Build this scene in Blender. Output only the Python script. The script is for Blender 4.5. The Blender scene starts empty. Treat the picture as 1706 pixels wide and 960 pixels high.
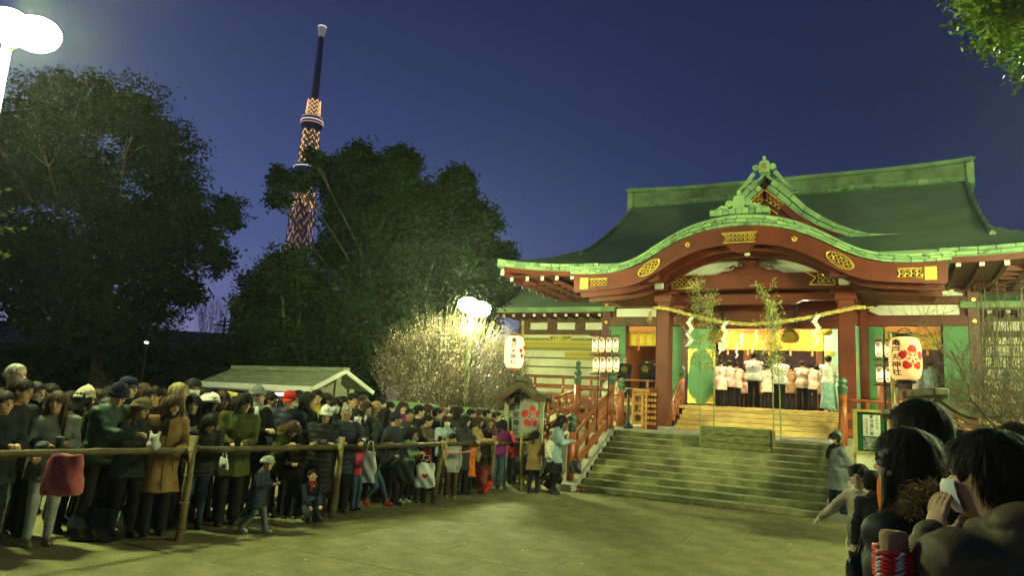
import bpy, math, random
import numpy as np
from mathutils import Vector, Matrix
R = math.radians
C = bpy.context.scene.collection
sc = bpy.context.scene
rnd = random.Random(7)

# ---------------------------------------------------------------- camera
CAM_H, FOC, PITCH, ROLL = 1.7, 1180.0, R(9.4), R(3.33)      # focal length in pixels of the 1706 px wide photograph
_F = Vector((0, math.cos(PITCH), math.sin(PITCH)))
_R0 = Vector((1, 0, 0)); _U0 = _R0.cross(_F)
_RX = _R0 * math.cos(ROLL) + _U0 * math.sin(ROLL)
_UP = -_R0 * math.sin(ROLL) + _U0 * math.cos(ROLL)
CP = Vector((0, 0, CAM_H))
cam_d = bpy.data.cameras.new('camera'); cam = bpy.data.objects.new('camera', cam_d); C.objects.link(cam)
cam_d.sensor_width = 36; cam_d.lens = 36 * FOC / 1706; cam_d.clip_end = 5000; cam_d.clip_start = 0.05
cam.matrix_world = Matrix(((_RX.x, _UP.x, -_F.x, 0), (_RX.y, _UP.y, -_F.y, 0), (_RX.z, _UP.z, -_F.z, CAM_H), (0, 0, 0, 1)))
sc.camera = cam
def ray(x, y): return _F + _RX * ((x - 853) / FOC) - _UP * ((y - 480) / FOC)
def at(x, y, d):                       # world point of a photo pixel at depth d (metres along +Y)
    r = ray(x, y); return CP + r * (d / r.y)
def gp(x, y, z=0.0):                   # world point where the ray of a pixel meets height z
    r = ray(x, y); return CP + r * ((z - CAM_H) / r.z)

# ---------------------------------------------------------------- render, world
sc.render.engine = 'CYCLES'
sc.view_settings.view_transform = 'Standard'; sc.view_settings.look = 'None'
sc.view_settings.exposure = 0.0; sc.view_settings.gamma = 1.0
sc.cycles.use_denoising = True
sc.cycles.max_bounces = 5; sc.cycles.diffuse_bounces = 3; sc.cycles.glossy_bounces = 2
sc.cycles.transparent_max_bounces = 4; sc.cycles.sample_clamp_indirect = 4.0; sc.cycles.caustics_reflective = False; sc.cycles.caustics_refractive = False
sc.cycles.use_light_tree = True
W = bpy.data.worlds.new('World'); sc.world = W; W.use_nodes = True
nt = W.node_tree; nt.nodes.clear()
def wn(t): return nt.nodes.new(t)
out = wn('ShaderNodeOutputWorld'); bg = wn('ShaderNodeBackground'); nt.links.new(bg.outputs[0], out.inputs[0])
tc = wn('ShaderNodeTexCoord'); sx = wn('ShaderNodeSeparateXYZ'); nt.links.new(tc.outputs['Generated'], sx.inputs[0])
# dusk sky: afterglow low in the west (left of the view), darkening upwards and away from it
rampU = wn('ShaderNodeValToRGB'); nt.links.new(sx.outputs['Z'], rampU.inputs[0])
def ramp(r, pts):
    e = r.color_ramp.elements
    while len(e) > 1: e.remove(e[0])
    e[0].position = pts[0][0]; e[0].color = (*pts[0][1], 1)
    for p, c in pts[1:]:
        n = e.new(p); n.color = (*c, 1)
ramp(rampU, [(0.0, (.36, .25, .40)), (.09, (.155, .165, .36)), (.2, (.072, .104, .27)), (.36, (.042, .060, .175)), (.55, (.020, .030, .094)), (.8, (.011, .016, .058)), (1, (.008, .012, .048))])
rampE = wn('ShaderNodeValToRGB'); nt.links.new(sx.outputs['Z'], rampE.inputs[0])
ramp(rampE, [(0.0, (.042, .054, .15)), (.15, (.027, .037, .115)), (.4, (.014, .021, .066)), (1, (.007, .011, .038))])
dt = wn('ShaderNodeVectorMath'); dt.operation = 'DOT_PRODUCT'; nt.links.new(tc.outputs['Generated'], dt.inputs[0])
dt.inputs[1].default_value = Vector((-.88, .47, 0)).normalized()
mr = wn('ShaderNodeMapRange'); mr.inputs['From Min'].default_value = -.15; mr.inputs['From Max'].default_value = .88; nt.links.new(dt.outputs['Value'], mr.inputs['Value'])
mr.interpolation_type = 'SMOOTHSTEP'
mx = wn('ShaderNodeMix'); mx.data_type = 'RGBA'; nt.links.new(mr.outputs[0], mx.inputs[0]); nt.links.new(rampE.outputs[0], mx.inputs[6]); nt.links.new(rampU.outputs[0], mx.inputs[7])
nt.links.new(mx.outputs[2], bg.inputs[0]); bg.inputs[1].default_value = 1.0

# ---------------------------------------------------------------- materials
_M = {}
def mat(name, col, rough=.7, metal=0.0, var=.18, scale=6.0, bump=0.0, bscale=60.0, emit=None, estr=0.0, tint=None, spec=.35, stretch=None, fn=None):
    """procedural principled material: base colour with noise variation, optional bump and emission"""
    if name in _M: return _M[name]
    m = bpy.data.materials.new(name); m.use_nodes = True; t = m.node_tree; b = t.nodes['Principled BSDF']
    b.inputs['Roughness'].default_value = rough; b.inputs['Metallic'].default_value = metal; b.inputs['Specular IOR Level'].default_value = spec
    co = t.nodes.new('ShaderNodeTexCoord'); mp = t.nodes.new('ShaderNodeMapping'); t.links.new(co.outputs['Object'], mp.inputs[0])
    if stretch: mp.inputs['Scale'].default_value = stretch
    no = t.nodes.new('ShaderNodeTexNoise'); no.inputs['Scale'].default_value = scale; no.inputs['Detail'].default_value = 5; t.links.new(mp.outputs[0], no.inputs[0])
    r = t.nodes.new('ShaderNodeValToRGB'); t.links.new(no.outputs['Fac'], r.inputs[0])
    lo = tuple(max(0, c * (1 - var * 1.6)) for c in col); hi = tuple(min(1, c * (1 + var)) for c in col)
    if tint: lo = tint
    ramp(r, [(.32, lo), (.62, hi)]) if not False else None
    t.links.new(r.outputs[0], b.inputs['Base Color'])
    if bump:
        n2 = t.nodes.new('ShaderNodeTexNoise'); n2.inputs['Scale'].default_value = bscale; n2.inputs['Detail'].default_value = 3; t.links.new(mp.outputs[0], n2.inputs[0])
        bp = t.nodes.new('ShaderNodeBump'); bp.inputs['Strength'].default_value = bump; bp.inputs['Distance'].default_value = .02
        t.links.new(n2.outputs['Fac'], bp.inputs['Height']); t.links.new(bp.outputs[0], b.inputs['Normal'])
    if emit:
        b.inputs['Emission Color'].default_value = (*emit, 1); b.inputs['Emission Strength'].default_value = estr
    if fn: fn(m, t, b, co, mp, r)
    _M[name] = m; return m

# ---------------------------------------------------------------- mesh helpers
class MB:
    def __init__(s): s.v = []; s.f = []; s.mi = []; s.k = 0
    def add(s, vs, fs, mi=0):
        n = len(s.v); s.v += [tuple(p) for p in vs]; s.f += [tuple(i + n for i in f) for f in fs]; s.mi += [mi] * len(fs); return s
    def box(s, x0, x1, y0, y1, z0, z1, bev=0.0, mi=0):
        if bev:
            vs = []; b = bev
            # chamfered box: 24 verts
            for sx_ in (0, 1):
                for sy in (0, 1):
                    for sz in (0, 1):
                        X, Y, Z = (x0, x1)[sx_], (y0, y1)[sy], (z0, z1)[sz]
                        dx, dy, dz = (b, -b)[sx_], (b, -b)[sy], (b, -b)[sz]
                        vs += [(X, Y + dy, Z + dz), (X + dx, Y, Z + dz), (X + dx, Y + dy, Z)]
            I = lambda a, b_, c, k: ((a * 2 + b_) * 2 + c) * 3 + k
            fs = []
            for a in (0, 1): fs.append([I(a, 0, 0, 0), I(a, 1, 0, 0), I(a, 1, 1, 0), I(a, 0, 1, 0)][::(-1 if a == 0 else 1)])
            for a in (0, 1): fs.append([I(0, a, 0, 1), I(1, a, 0, 1), I(1, a, 1, 1), I(0, a, 1, 1)][::(1 if a == 0 else -1)])
            for a in (0, 1): fs.append([I(0, 0, a, 2), I(1, 0, a, 2), I(1, 1, a, 2), I(0, 1, a, 2)][::(-1 if a == 0 else 1)])
            for a in (0, 1):
                for c in (0, 1):
                    fs.append([I(a, 0, c, 0), I(a, 1, c, 0), I(a, 1, c, 2), I(a, 0, c, 2)])
                    fs.append([I(a, c, 0, 0), I(a, c, 1, 0), I(a, c, 1, 1), I(a, c, 0, 1)])
                    fs.append([I(0, a, c, 1), I(1, a, c, 1), I(1, a, c, 2), I(0, a, c, 2)])
            for a in (0, 1):
                for b_ in (0, 1):
                    for c in (0, 1): fs.append([I(a, b_, c, 0), I(a, b_, c, 1), I(a, b_, c, 2)])
            return s.add(vs, fs, mi)
        vs = [(x, y, z) for x in (x0, x1) for y in (y0, y1) for z in (z0, z1)]
        return s.add(vs, [(0, 1, 3, 2), (4, 6, 7, 5), (0, 4, 5, 1), (2, 3, 7, 6), (0, 2, 6, 4), (1, 5, 7, 3)], mi)
    def obox(s, c, ax, ay, az, mi=0):      # oriented box: centre and three half-axis vectors
        c = Vector(c); ax, ay, az = Vector(ax), Vector(ay), Vector(az)
        vs = [c + ax * i + ay * j + az * k for i in (-1, 1) for j in (-1, 1) for k in (-1, 1)]
        return s.add(vs, [(0, 1, 3, 2), (4, 6, 7, 5), (0, 4, 5, 1), (2, 3, 7, 6), (0, 2, 6, 4), (1, 5, 7, 3)], mi)
    def beam(s, a, b, w, h, up=(0, 0, 1), mi=0):   # rectangular bar from a to b
        a, b = Vector(a), Vector(b); d = (b - a); L = d.length; d.normalize(); u = Vector(up)
        sd = d.cross(u)
        if sd.length < 1e-4: sd = d.cross(Vector((1, 0, 0)))
        sd.normalize(); u = sd.cross(d)
        return s.obox((a + b) / 2, d * L / 2, sd * w / 2, u * h / 2, mi)
    def tube(s, pts, rad, n=8, mi=0, cap=True):
        pts = [Vector(p) for p in pts]; m = len(pts); rr = rad if hasattr(rad, '__len__') else [rad] * m
        vs = []; ref = None
        for i, p in enumerate(pts):
            d = (pts[min(i + 1, m - 1)] - pts[max(i - 1, 0)])
            if d.length < 1e-9: d = Vector((0, 0, 1))
            d.normalize()
            if ref is None: ref = Vector((0, 0, 1)) if abs(d.z) < .9 else Vector((1, 0, 0))
            a = d.cross(ref)
            if a.length < 1e-5: a = d.cross(Vector((0, 1, 0)))
            a.normalize(); b = d.cross(a); ref = b.cross(d) if b.cross(d).length > .1 else ref
            ref = -b if False else ref
            for j in range(n):
                t = 2 * math.pi * j / n; vs.append(p + (a * math.cos(t) + b * math.sin(t)) * rr[i])
        fs = [(i * n + j, i * n + (j + 1) % n, (i + 1) * n + (j + 1) % n, (i + 1) * n + j) for i in range(m - 1) for j in range(n)]
        if cap: fs += [tuple(range(n))[::-1], tuple(range((m - 1) * n, m * n))]
        return s.add(vs, fs, mi)
    def lathe(s, prof, c=(0, 0, 0), n=16, mi=0, sx_=1, sy=1):      # prof: (radius, z)
        cx, cy, cz = c; vs = []; m = len(prof)
        for r_, z in prof:
            for j in range(n):
                t = 2 * math.pi * j / n; vs.append((cx + r_ * math.cos(t) * sx_, cy + r_ * math.sin(t) * sy, cz + z))
        fs = [(i * n + j, i * n + (j + 1) % n, (i + 1) * n + (j + 1) % n, (i + 1) * n + j) for i in range(m - 1) for j in range(n)]
        fs += [tuple(range(n))[::-1], tuple(range((m - 1) * n, m * n))]
        return s.add(vs, fs, mi)
    def prism(s, poly, y0, y1, mi=0, axis='y'):    # polygon in xz (axis y) extruded in y
        n = len(poly)
        if axis == 'y': vs = [(x, y0, z) for x, z in poly] + [(x, y1, z) for x, z in poly]
        elif axis == 'x': vs = [(y0, a, b) for a, b in poly] + [(y1, a, b) for a, b in poly]
        else: vs = [(a, b, y0) for a, b in poly] + [(a, b, y1) for a, b in poly]
        fs = [tuple(range(n)), tuple(range(n, 2 * n))[::-1]] + [(i, i + n, (i + 1) % n + n, (i + 1) % n) for i in range(n)]
        return s.add(vs, fs, mi)
    def strip(s, up, lo, y0, y1, mi=0):            # solid between two xz curves (same length), extruded y0..y1
        n = len(up); vs = []
        for y in (y0, y1):
            vs += [(x, y, z) for x, z in up] + [(x, y, z) for x, z in lo]
        fs = []
        for i in range(n - 1):
            fs += [(i, i + 1, n + i + 1, n + i), (2 * n + i, 3 * n + i, 3 * n + i + 1, 2 * n + i + 1),
                   (i, 2 * n + i, 2 * n + i + 1, i + 1), (n + i, n + i + 1, 3 * n + i + 1, 3 * n + i)]
        fs += [(0, n, 3 * n, 2 * n), (n - 1, 3 * n - 1, 4 * n - 1, 2 * n - 1)]
        return s.add(vs, fs, mi)
    def build(s, name, m, parent=None, origin=(0, 0, 0), smooth=False, fix=True):
        me = bpy.data.meshes.new(name)
        ox, oy, oz = origin
        me.from_pydata([(x - ox, y - oy, z - oz) for x, y, z in s.v], [], s.f)
        for mm in (m if isinstance(m, (list, tuple)) else [m]): me.materials.append(mm)
        if any(s.mi): me.polygons.foreach_set('material_index', s.mi)
        if fix:
            import bmesh
            bm = bmesh.new(); bm.from_mesh(me); bmesh.ops.recalc_face_normals(bm, faces=bm.faces); bm.to_mesh(me); bm.free()
        if smooth: me.shade_smooth()
        me.update()
        o = bpy.data.objects.new(name, me); C.objects.link(o)
        if parent: o.parent = parent
        return o
def mesh_np(name, V, F, m, parent=None, smooth=True, mi=None):
    """mesh object from numpy arrays; F is (n,4) or (n,3)"""
    me = mesh_data(name, V, F, m, smooth, mi)
    o = bpy.data.objects.new(name, me); C.objects.link(o)
    if parent: o.parent = parent
    return o
def mesh_data(name, V, F, m, smooth=True, mi=None):
    me = bpy.data.meshes.new(name); V = np.asarray(V, np.float32); F = np.asarray(F, np.int32); k = F.shape[1]
    me.vertices.add(len(V)); me.vertices.foreach_set('co', V.ravel())
    me.loops.add(F.size); me.loops.foreach_set('vertex_index', F.ravel())
    me.polygons.add(len(F)); me.polygons.foreach_set('loop_start', np.arange(0, F.size, k, dtype=np.int32))
    me.polygons.foreach_set('use_smooth', np.full(len(F), smooth))
    for mm in (m if isinstance(m, (list, tuple)) else [m]): me.materials.append(mm)
    if mi is not None: me.polygons.foreach_set('material_index', np.asarray(mi, np.int32))
    me.update(calc_edges=True); return me
def tag(o, label=None, cat=None, group=None, kind=None):
    if label: o['label'] = label
    if cat: o['category'] = cat
    if group: o['group'] = group
    if kind: o['kind'] = kind
    return o
def empty(name, loc=(0, 0, 0), rz=0.0, label=None, cat=None, group=None):
    o = bpy.data.objects.new(name, None); C.objects.link(o); o.location = loc; o.rotation_euler = (0, 0, rz); o.empty_display_size = .2
    return tag(o, label, cat, group)
def copy_tree(o, parent=None):
    c = o.copy(); C.objects.link(c)
    if parent: c.parent = parent
    for ch in list(o.children): copy_tree(ch, c)
    return c

# shrine frame: x to the right along the facade, y into the building, z up; origin at the middle of the stair foot
YAW = R(27.9)
UV = Vector((math.cos(YAW), -math.sin(YAW), 0)); VV = Vector((math.sin(YAW), math.cos(YAW), 0))
S0 = gp(946, 817); S0.z = 0
S0 = S0 + UV * 2.6
def sh(x, y, z=0.0): return S0 + UV * x + VV * y + Vector((0, 0, z))
def pv(px, py, y):                      # shrine coordinates of a photo pixel on the plane y = const
    d = ray(px, py); o = CP - S0; t = (y - o.dot(VV)) / d.dot(VV); P = o + d * t; return (P.dot(UV), y, P.z)
def loc_sh(p): p = Vector(p) - S0; return (p.dot(UV), p.dot(VV), p.z)
def sthing(name, x, y, z, label, cat, group=None, rz=0.0): return empty(name, sh(x, y, z), -YAW + rz, label, cat, group)
_fonts = {}
def text_mesh(s, size, depth=0.0, bold=.022):
    """vertices and faces of a line of text, centred, in the xy plane"""
    cu = bpy.data.curves.new('t', 'FONT'); cu.body = s; cu.size = size; cu.align_x = 'CENTER'; cu.align_y = 'CENTER'; cu.extrude = depth; cu.offset = bold * size; cu.resolution_u = 2
    o = bpy.data.objects.new('t', cu); C.objects.link(o); bpy.context.view_layer.update()
    me = bpy.data.meshes.new_from_object(o.evaluated_get(bpy.context.evaluated_depsgraph_get()))
    vs = [tuple(v.co) for v in me.vertices]; fs = [tuple(p.vertices) for p in me.polygons]
    bpy.data.objects.remove(o); bpy.data.curves.remove(cu); bpy.data.meshes.remove(me)
    return vs, fs

# ---------------------------------------------------------------- lamps (all are lamp posts that stand on the grounds)
def street_lamp(base, h, label, power, heads, colr=(.88, 1.0, .42), size=.26, rz=0, group='floodlight poles of the shrine grounds'):
    t = empty('street_lamp', base, rz, label, 'street lamp', group)
    mp_ = mat('lamp_pole_paint', (.50, .60, .36), .45, var=.1)
    MB().lathe([(.13, 0), (.13, .25), (.075, .3), (.07, h * .5), (.055, h - .15), (.055, h)], n=14).build('pole', mp_, t, smooth=True)
    for (dx, dy, dz) in heads:
        a = MB(); a.tube([(0, 0, h - .12), (dx * .5, dy * .5, h + dz * .6 - .05), (dx, dy, h + dz)], .025, 8); arm = a.build('arm', mp_, t, smooth=True)
        MB().lathe([(.05, .0), (size * .5, .05), (size * .98, size * .62), (size * .9, size * .7), (.04, size * .8)], (dx, dy, h + dz), 20).build('reflector', mat('reflector_metal', (.6, .62, .58), .3, .6), arm, smooth=True)
        n = 16; pr = [(max(.001, size * math.sin(math.pi * i / 10)), size * .62 - size * .92 * math.cos(math.pi * i / 10)) for i in range(11)]
        m = mat('lamp_glow_%g' % power, (.9, .9, .8), .4, emit=colr, estr=power)
        MB().lathe(pr, (dx, dy, h + dz - size * .3), n, sx_=1.25, sy=1.0).build('bulb', m, arm, smooth=True)
    return t
# ---------------------------------------------------------------- lamps
L1 = at(62, 48, 8.6); L1b = at(22, 170, 8.6)
street_lamp((L1.x - .35, 8.6, 0), L1.z - .2, 'bright twin headed lamp post at the far left above the crowd', 650, [(-.06, .0, .15), (.42, -.1, .0)], size=.24)
L2 = at(785, 505, 19.5)
street_lamp((L2.x + .02, 19.5, 0), L2.z - .25, 'glowing lamp post standing in the middle of the blossoming plum tree', 650, [(-.10, 0, .12), (.24, 0, .02)], size=.23)
street_lamp(sh(9.3, .5, 0), 4.4, 'lamp post to the right of the stairs, outside the picture', 650, [(-.2, 0, .1), (.25, 0, .08)], size=.28)
# lamp post outside the picture on the right, whose light falls on the court and on the branch overhead
street_lamp((9.0, 7.6, 0), 5.4, 'tall floodlight pole beside the court, outside the picture on the right', 380, [(-.35, .1, .1), (.35, .1, .1)], size=.32)

# ---------------------------------------------------------------- ground
def gfn(m, t, b, co, mp, r):
    n = t.nodes.new('ShaderNodeTexNoise'); n.inputs['Scale'].default_value = 38; n.inputs['Detail'].default_value = 2; t.links.new(co.outputs['Object'], n.inputs[0])
    n3 = t.nodes.new('ShaderNodeTexNoise'); n3.inputs['Scale'].default_value = .7; n3.inputs['Detail'].default_value = 6; t.links.new(co.outputs['Object'], n3.inputs[0])
    r3 = t.nodes.new('ShaderNodeValToRGB'); ramp(r3, [(.3, (.78, .78, .78)), (.5, (.95, .95, .93)), (.7, (1.06, 1.06, 1.03))]); t.links.new(n3.outputs['Fac'], r3.inputs[0])
    r4 = t.nodes.new('ShaderNodeValToRGB'); ramp(r4, [(.35, (.82, .82, .82)), (.5, (.97, .97, .97)), (.66, (1.12, 1.12, 1.1))]); t.links.new(n.outputs['Fac'], r4.inputs[0])
    m1 = t.nodes.new('ShaderNodeMix'); m1.data_type = 'RGBA'; m1.blend_type = 'MULTIPLY'; m1.inputs[0].default_value = 1
    m2 = t.nodes.new('ShaderNodeMix'); m2.data_type = 'RGBA'; m2.blend_type = 'MULTIPLY'; m2.inputs[0].default_value = 1
    t.links.new(r.outputs[0], m1.inputs[6]); t.links.new(r3.outputs[0], m1.inputs[7]); t.links.new(m1.outputs[2], m2.inputs[6]); t.links.new(r4.outputs[0], m2.inputs[7])
    t.links.new(m2.outputs[2], b.inputs['Base Color'])
M_ground = mat('court_concrete', (.185, .178, .075), .85, scale=3, var=.16, bump=.5, bscale=120, fn=gfn)
M_slab = mat('paving_stone', (.19, .183, .078), .8, scale=2.3, var=.2, bump=.4, bscale=90, fn=gfn)
g = MB()
g.add([(-2500, -60, 0), (2500, -60, 0), (2500, 4000, 0), (-2500, 4000, 0)], [(0, 1, 2, 3)])
ground = tag(g.build('ground', M_ground), kind='structure')
# stone slabs of the approach, laid square to the shrine; real joints
slab_root = tag(empty('stone_paving', sh(0, 0, 0), -YAW), kind='structure')
pr = random.Random(3)
xs = [-5.2 + i * 1.35 for i in range(13)]; y = -.62; row = 0
slabs = []
while y > -15.5:
    dpt = .95
    for i, x in enumerate(xs[:-1]):
        off = .67 * (row % 2)
        slabs.append((x + off, y - dpt)); 
    y -= dpt; row += 1
protos = []
for k in range(6):
    b = MB(); w, d = 1.35 - .006, .95 - .006; zt = .008 + .001 * (k % 3)
    b.box(0, w, 0, d, -.03, zt, bev=.006); o = b.build('paving_slab', M_slab, slab_root); protos.append(o)
n = 0
b = MB(); lr = random.Random(8)
for k in range(60):
    q = sh(lr.uniform(-6, 5), -lr.uniform(.3, 9)); s = lr.uniform(.008, .02); a = lr.uniform(0, 6.28); b.add([(q.x + s * math.cos(a + t) * (1 + .6 * (i % 2)), q.y + s * math.sin(a + t) * (1 + .6 * (i % 2)), .014 + .004 * (i % 2)) for i, t in enumerate((0, 1.6, 3.1, 4.7))], [(0, 1, 2, 3)])
tag(b.build('litter', mat('litter_scraps', (.45, .44, .34), .8), fix=False), 'tiny pale scraps of leaf and paper scattered over the court', 'litter', kind='stuff')
fence_side = [gp(298, 903), gp(868, 822)]
for i, (x, y) in enumerate(slabs):
    wpt = sh(x + .67, y + .5)
    if wpt.y < .8: continue
    fa, fb = fence_side
    if (fb.x - fa.x) * (wpt.y - fa.y) - (fb.y - fa.y) * (wpt.x - fa.x) > -.9: continue      # behind the fence
    if n < 6: o = protos[n]
    else: o = protos[pr.randrange(6)].copy(); C.objects.link(o); o.parent = slab_root
    o.location = (x, y, .001 * pr.random()); o.rotation_euler = (0, 0, 0); n += 1
# ---------------------------------------------------------------- shrine hall
def shingle_fn(m, t, b, co, mp, r):      # thin horizontal courses of copper sheet
    wv = t.nodes.new('ShaderNodeTexWave'); wv.bands_direction = 'Z'; wv.inputs['Scale'].default_value = 3.2; wv.inputs['Distortion'].default_value = .6
    wv.wave_profile = 'SAW'; t.links.new(co.outputs['Object'], wv.inputs[0])
    bp = t.nodes.new('ShaderNodeBump'); bp.inputs['Strength'].default_value = .5; bp.inputs['Distance'].default_value = .03
    t.links.new(wv.outputs['Fac'], bp.inputs['Height']); t.links.new(bp.outputs[0], b.inputs['Normal'])
M_red = mat('vermilion_lacquer', (.128, .024, .010), .42, var=.16, scale=1.5, bump=.06, bscale=25)
M_redd = mat('dark_red_timber', (.11, .017, .008), .5, var=.2, scale=2)
M_white = mat('white_plaster', (.80, .78, .66), .8, var=.06, scale=1.2)
M_cu = mat('patinated_copper_roof', (.18, .27, .16), .75, var=.10, scale=.8, spec=.15, fn=shingle_fn)
M_cul = mat('pale_verdigris_copper', (.17, .29, .13), .6, var=.25, scale=1.6, bump=.3, bscale=20, tint=(.13, .21, .12))
M_gold = mat('gilded_fitting', (.85, .60, .12), .35, .85, var=.15, scale=10)
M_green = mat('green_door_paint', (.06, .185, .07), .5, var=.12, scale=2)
M_cream = mat('cream_wall', (.74, .72, .50), .8, var=.08, scale=1.5)
M_wood = mat('pale_cypress_board', (.66, .46, .17), .5, var=.2, scale=3, stretch=(1, 6, 12))
M_brown = mat('brown_timber', (.13, .065, .03), .6, var=.25, scale=3)
M_stone = mat('stair_stone', (.24, .24, .19), .8, var=.3, scale=1.8, bump=.3, bscale=80)
M_black = mat('black_iron', (.012, .014, .013), .5, var=.2)
hall = sthing('shrine_hall', 0, 0, 0, 'large red and white shrine hall with curved green copper roof', 'shrine building')
def hb(name, m, parent=None, smooth=False):
    class _c:
        pass
    b = MB(); return b, (lambda: b.build(name, m, parent or hall, smooth=smooth))
def part(name, m, fn, parent=None, smooth=False, label=None):
    b = MB(); fn(b); o = b.build(name, m, parent or hall, smooth=smooth)
    if label: o['label'] = label
    return o
def smoothcurve(xs, zs, n=81, w=5):
    X = np.linspace(xs[0], xs[-1], n); Z = np.interp(X, xs, zs)
    for _ in range(3):
        Zp = np.pad(Z, w // 2, mode='edge'); Z2 = np.convolve(Zp, np.ones(w) / w, 'valid'); Z2[0] = Z[0]; Z2[-1] = Z[-1]; Z = Z2
    return X, Z
kx = [0, .4, .8, 1.3, 1.75, 2.0, 2.3, 2.65, 3.0, 3.4, 3.9, 4.4, 4.9]
kb = [6.88, 6.87, 6.82, 6.71, 6.52, 6.40, 6.20, 5.97, 5.81, 5.71, 5.67, 5.67, 5.71]
ki = [6.40, 6.39, 6.36, 6.25, 6.06, 5.92, 5.70, 5.47, 5.33, 5.26, 5.23, 5.19, 5.17]
full = lambda a: [*[-v for v in a[:0:-1]], *a]
fullz = lambda a: [*a[:0:-1], *a]
KX, KB = smoothcurve(full(kx), fullz(kb)); _, KI = smoothcurve(full(kx), fullz(ki))
KT = KB + .20 + .09 * np.clip(1 - np.abs(KX) / 3, 0, 1)
cur = lambda X, Z: list(zip(X.tolist(), Z.tolist()))
# karahafu: curved porch roof
kroof = part('porch_roof', M_cu, lambda b: b.strip(cur(KX, KT), cur(KX, KB + .02), 5.03, 9.6), smooth=False)
zt = lambda x: float(np.interp(x, KX, KT)); zb = lambda x: float(np.interp(x, KX, KB)); zi = lambda x: float(np.interp(x, KX, KI))
def band(parent, P, nrow, y, seglen, seed, mats, dep=.05, name='shingle'):
    """rows of copper edge tiles along a curve: P(s) -> lower point, upper point ; each tile is an object"""
    rr = random.Random(seed)
    s = np.concatenate([[0], np.cumsum([math.dist(P[i][0], P[i + 1][0]) for i in range(len(P) - 1)])]); L = s[-1]
    lo = np.array([p[0] for p in P]); hi = np.array([p[1] for p in P])
    f = lambda q, a: np.array([np.interp(q, s, a[:, k]) for k in range(a.shape[1])])
    for r_ in range(nrow):
        q = -seglen * rr.random()
        while q < L - .02:
            ln = seglen * rr.uniform(.75, 1.25); a, c = max(q, 0) + .013, min(q + ln, L) - .013; q += ln
            if c - a < .03: continue
            t0, t1 = (r_ + .07) / nrow, (r_ + .93) / nrow
            pts = []
            for qq, tt in ((a, t0), (c, t0), (c, t1), (a, t1)): pts.append(f(qq, lo) * (1 - tt) + f(qq, hi) * tt)
            d = dep + rr.uniform(0, .02) + .02 * r_; 
            vs = [(p[0], y - d, p[1]) for p in pts] + [(p[0], y + .02, p[1]) for p in pts]
            MB().add(vs, [(0, 1, 2, 3), (7, 6, 5, 4), (0, 4, 5, 1), (1, 5, 6, 2), (2, 6, 7, 3), (3, 7, 4, 0)]).build(name, mats[rr.randrange(len(mats))], parent)
M_cu2 = mat('bright_verdigris_copper', (.24, .37, .16), .6, var=.25, scale=2, tint=(.17, .28, .15)); M_cu3 = mat('stained_verdigris_copper', (.15, .25, .12), .6, var=.5, scale=6, tint=(.06, .09, .05))
CU = [M_cul, M_cu2, M_cu3, M_cul, M_cu3, M_cu2]
band(kroof, [((x, b_), (x, t_)) for x, b_, t_ in zip(KX, KB, KT)], 3, 5.03, .34, 11, CU)
part('copper_edge', M_cul, lambda b: b.strip(cur(KX, KT + .012), cur(KX, KT - .03), 4.93, 5.3), kroof)
# barge boards and the arches behind them
part('barge_board', M_red, lambda b: b.strip(cur(KX * .98, KB + .01), cur(KX * .98, KI), 5.06, 5.2))
part('barge_moulding', M_red, lambda b: b.strip(cur(KX * .97, KI + .09), cur(KX * .97, KI - .03), 5.01, 5.1))
part('arch_rib', M_redd, lambda b: b.strip(cur(KX * .97, KI + .2), cur(KX * .97, KI - .10), 5.55, 5.7))
part('arch_rib', M_redd, lambda b: b.strip(cur(KX * .97, KI + .2), cur(KX * .97, KI - .14), 6.25, 6.4))
part('porch_soffit', M_redd, lambda b: b.strip(cur(KX * .97, KI + .26), cur(KX * .97, KI + .2), 5.2, 9.5))
# gilded fittings on the board
def lattice(b, cx, cz, w, h, y, rings=5, rot=0.0):
    c_, s_ = math.cos(rot), math.sin(rot)
    def T(x, z): return (cx + x * c_ - z * s_, y, cz + x * s_ + z * c_)
    n = rings
    for i in range(n):
        x0 = -w / 2 + w * (i + .5) / n
        for zz in (-h * .2, h * .22):
            pts = [T(x0 + w / n * .38 * math.cos(a), zz + h * .2 * math.sin(a)) for a in np.linspace(0, 2 * math.pi, 9)]
            b.tube(pts, .014, 5, cap=False)
    for i in range(n + 1):
        x0 = -w / 2 + w * i / n; b.tube([T(x0, -h * .42), T(x0 + w / n * .3, 0), T(x0, h * .42)], .013, 5)
M_golddk = mat('gilding_shadow_plate', (.16, .09, .03), .5, var=.3)
def center_plate(b):
    b.box(-.46, .46, 5.0, 5.05, 6.66, 6.70); b.box(-.42, .42, 5.0, 5.05, 6.40, 6.43); lattice(b, 0, 6.55, .76, .23, 5.02, 7)
    b.add([(-.46, 5.03, 6.66), (-.3, 5.03, 6.55), (-.42, 5.03, 6.43), (-.40, 5.03, 6.40), (-.26, 5.03, 6.55), (-.42, 5.03, 6.69)], [(0, 1, 2, 3, 4, 5)])
    b.add([(.46, 5.03, 6.66), (.3, 5.03, 6.55), (.42, 5.03, 6.43), (.40, 5.03, 6.40), (.26, 5.03, 6.55), (.42, 5.03, 6.69)], [(0, 1, 2, 3, 4, 5)])
part('gilded_plate', M_gold, center_plate)
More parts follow.
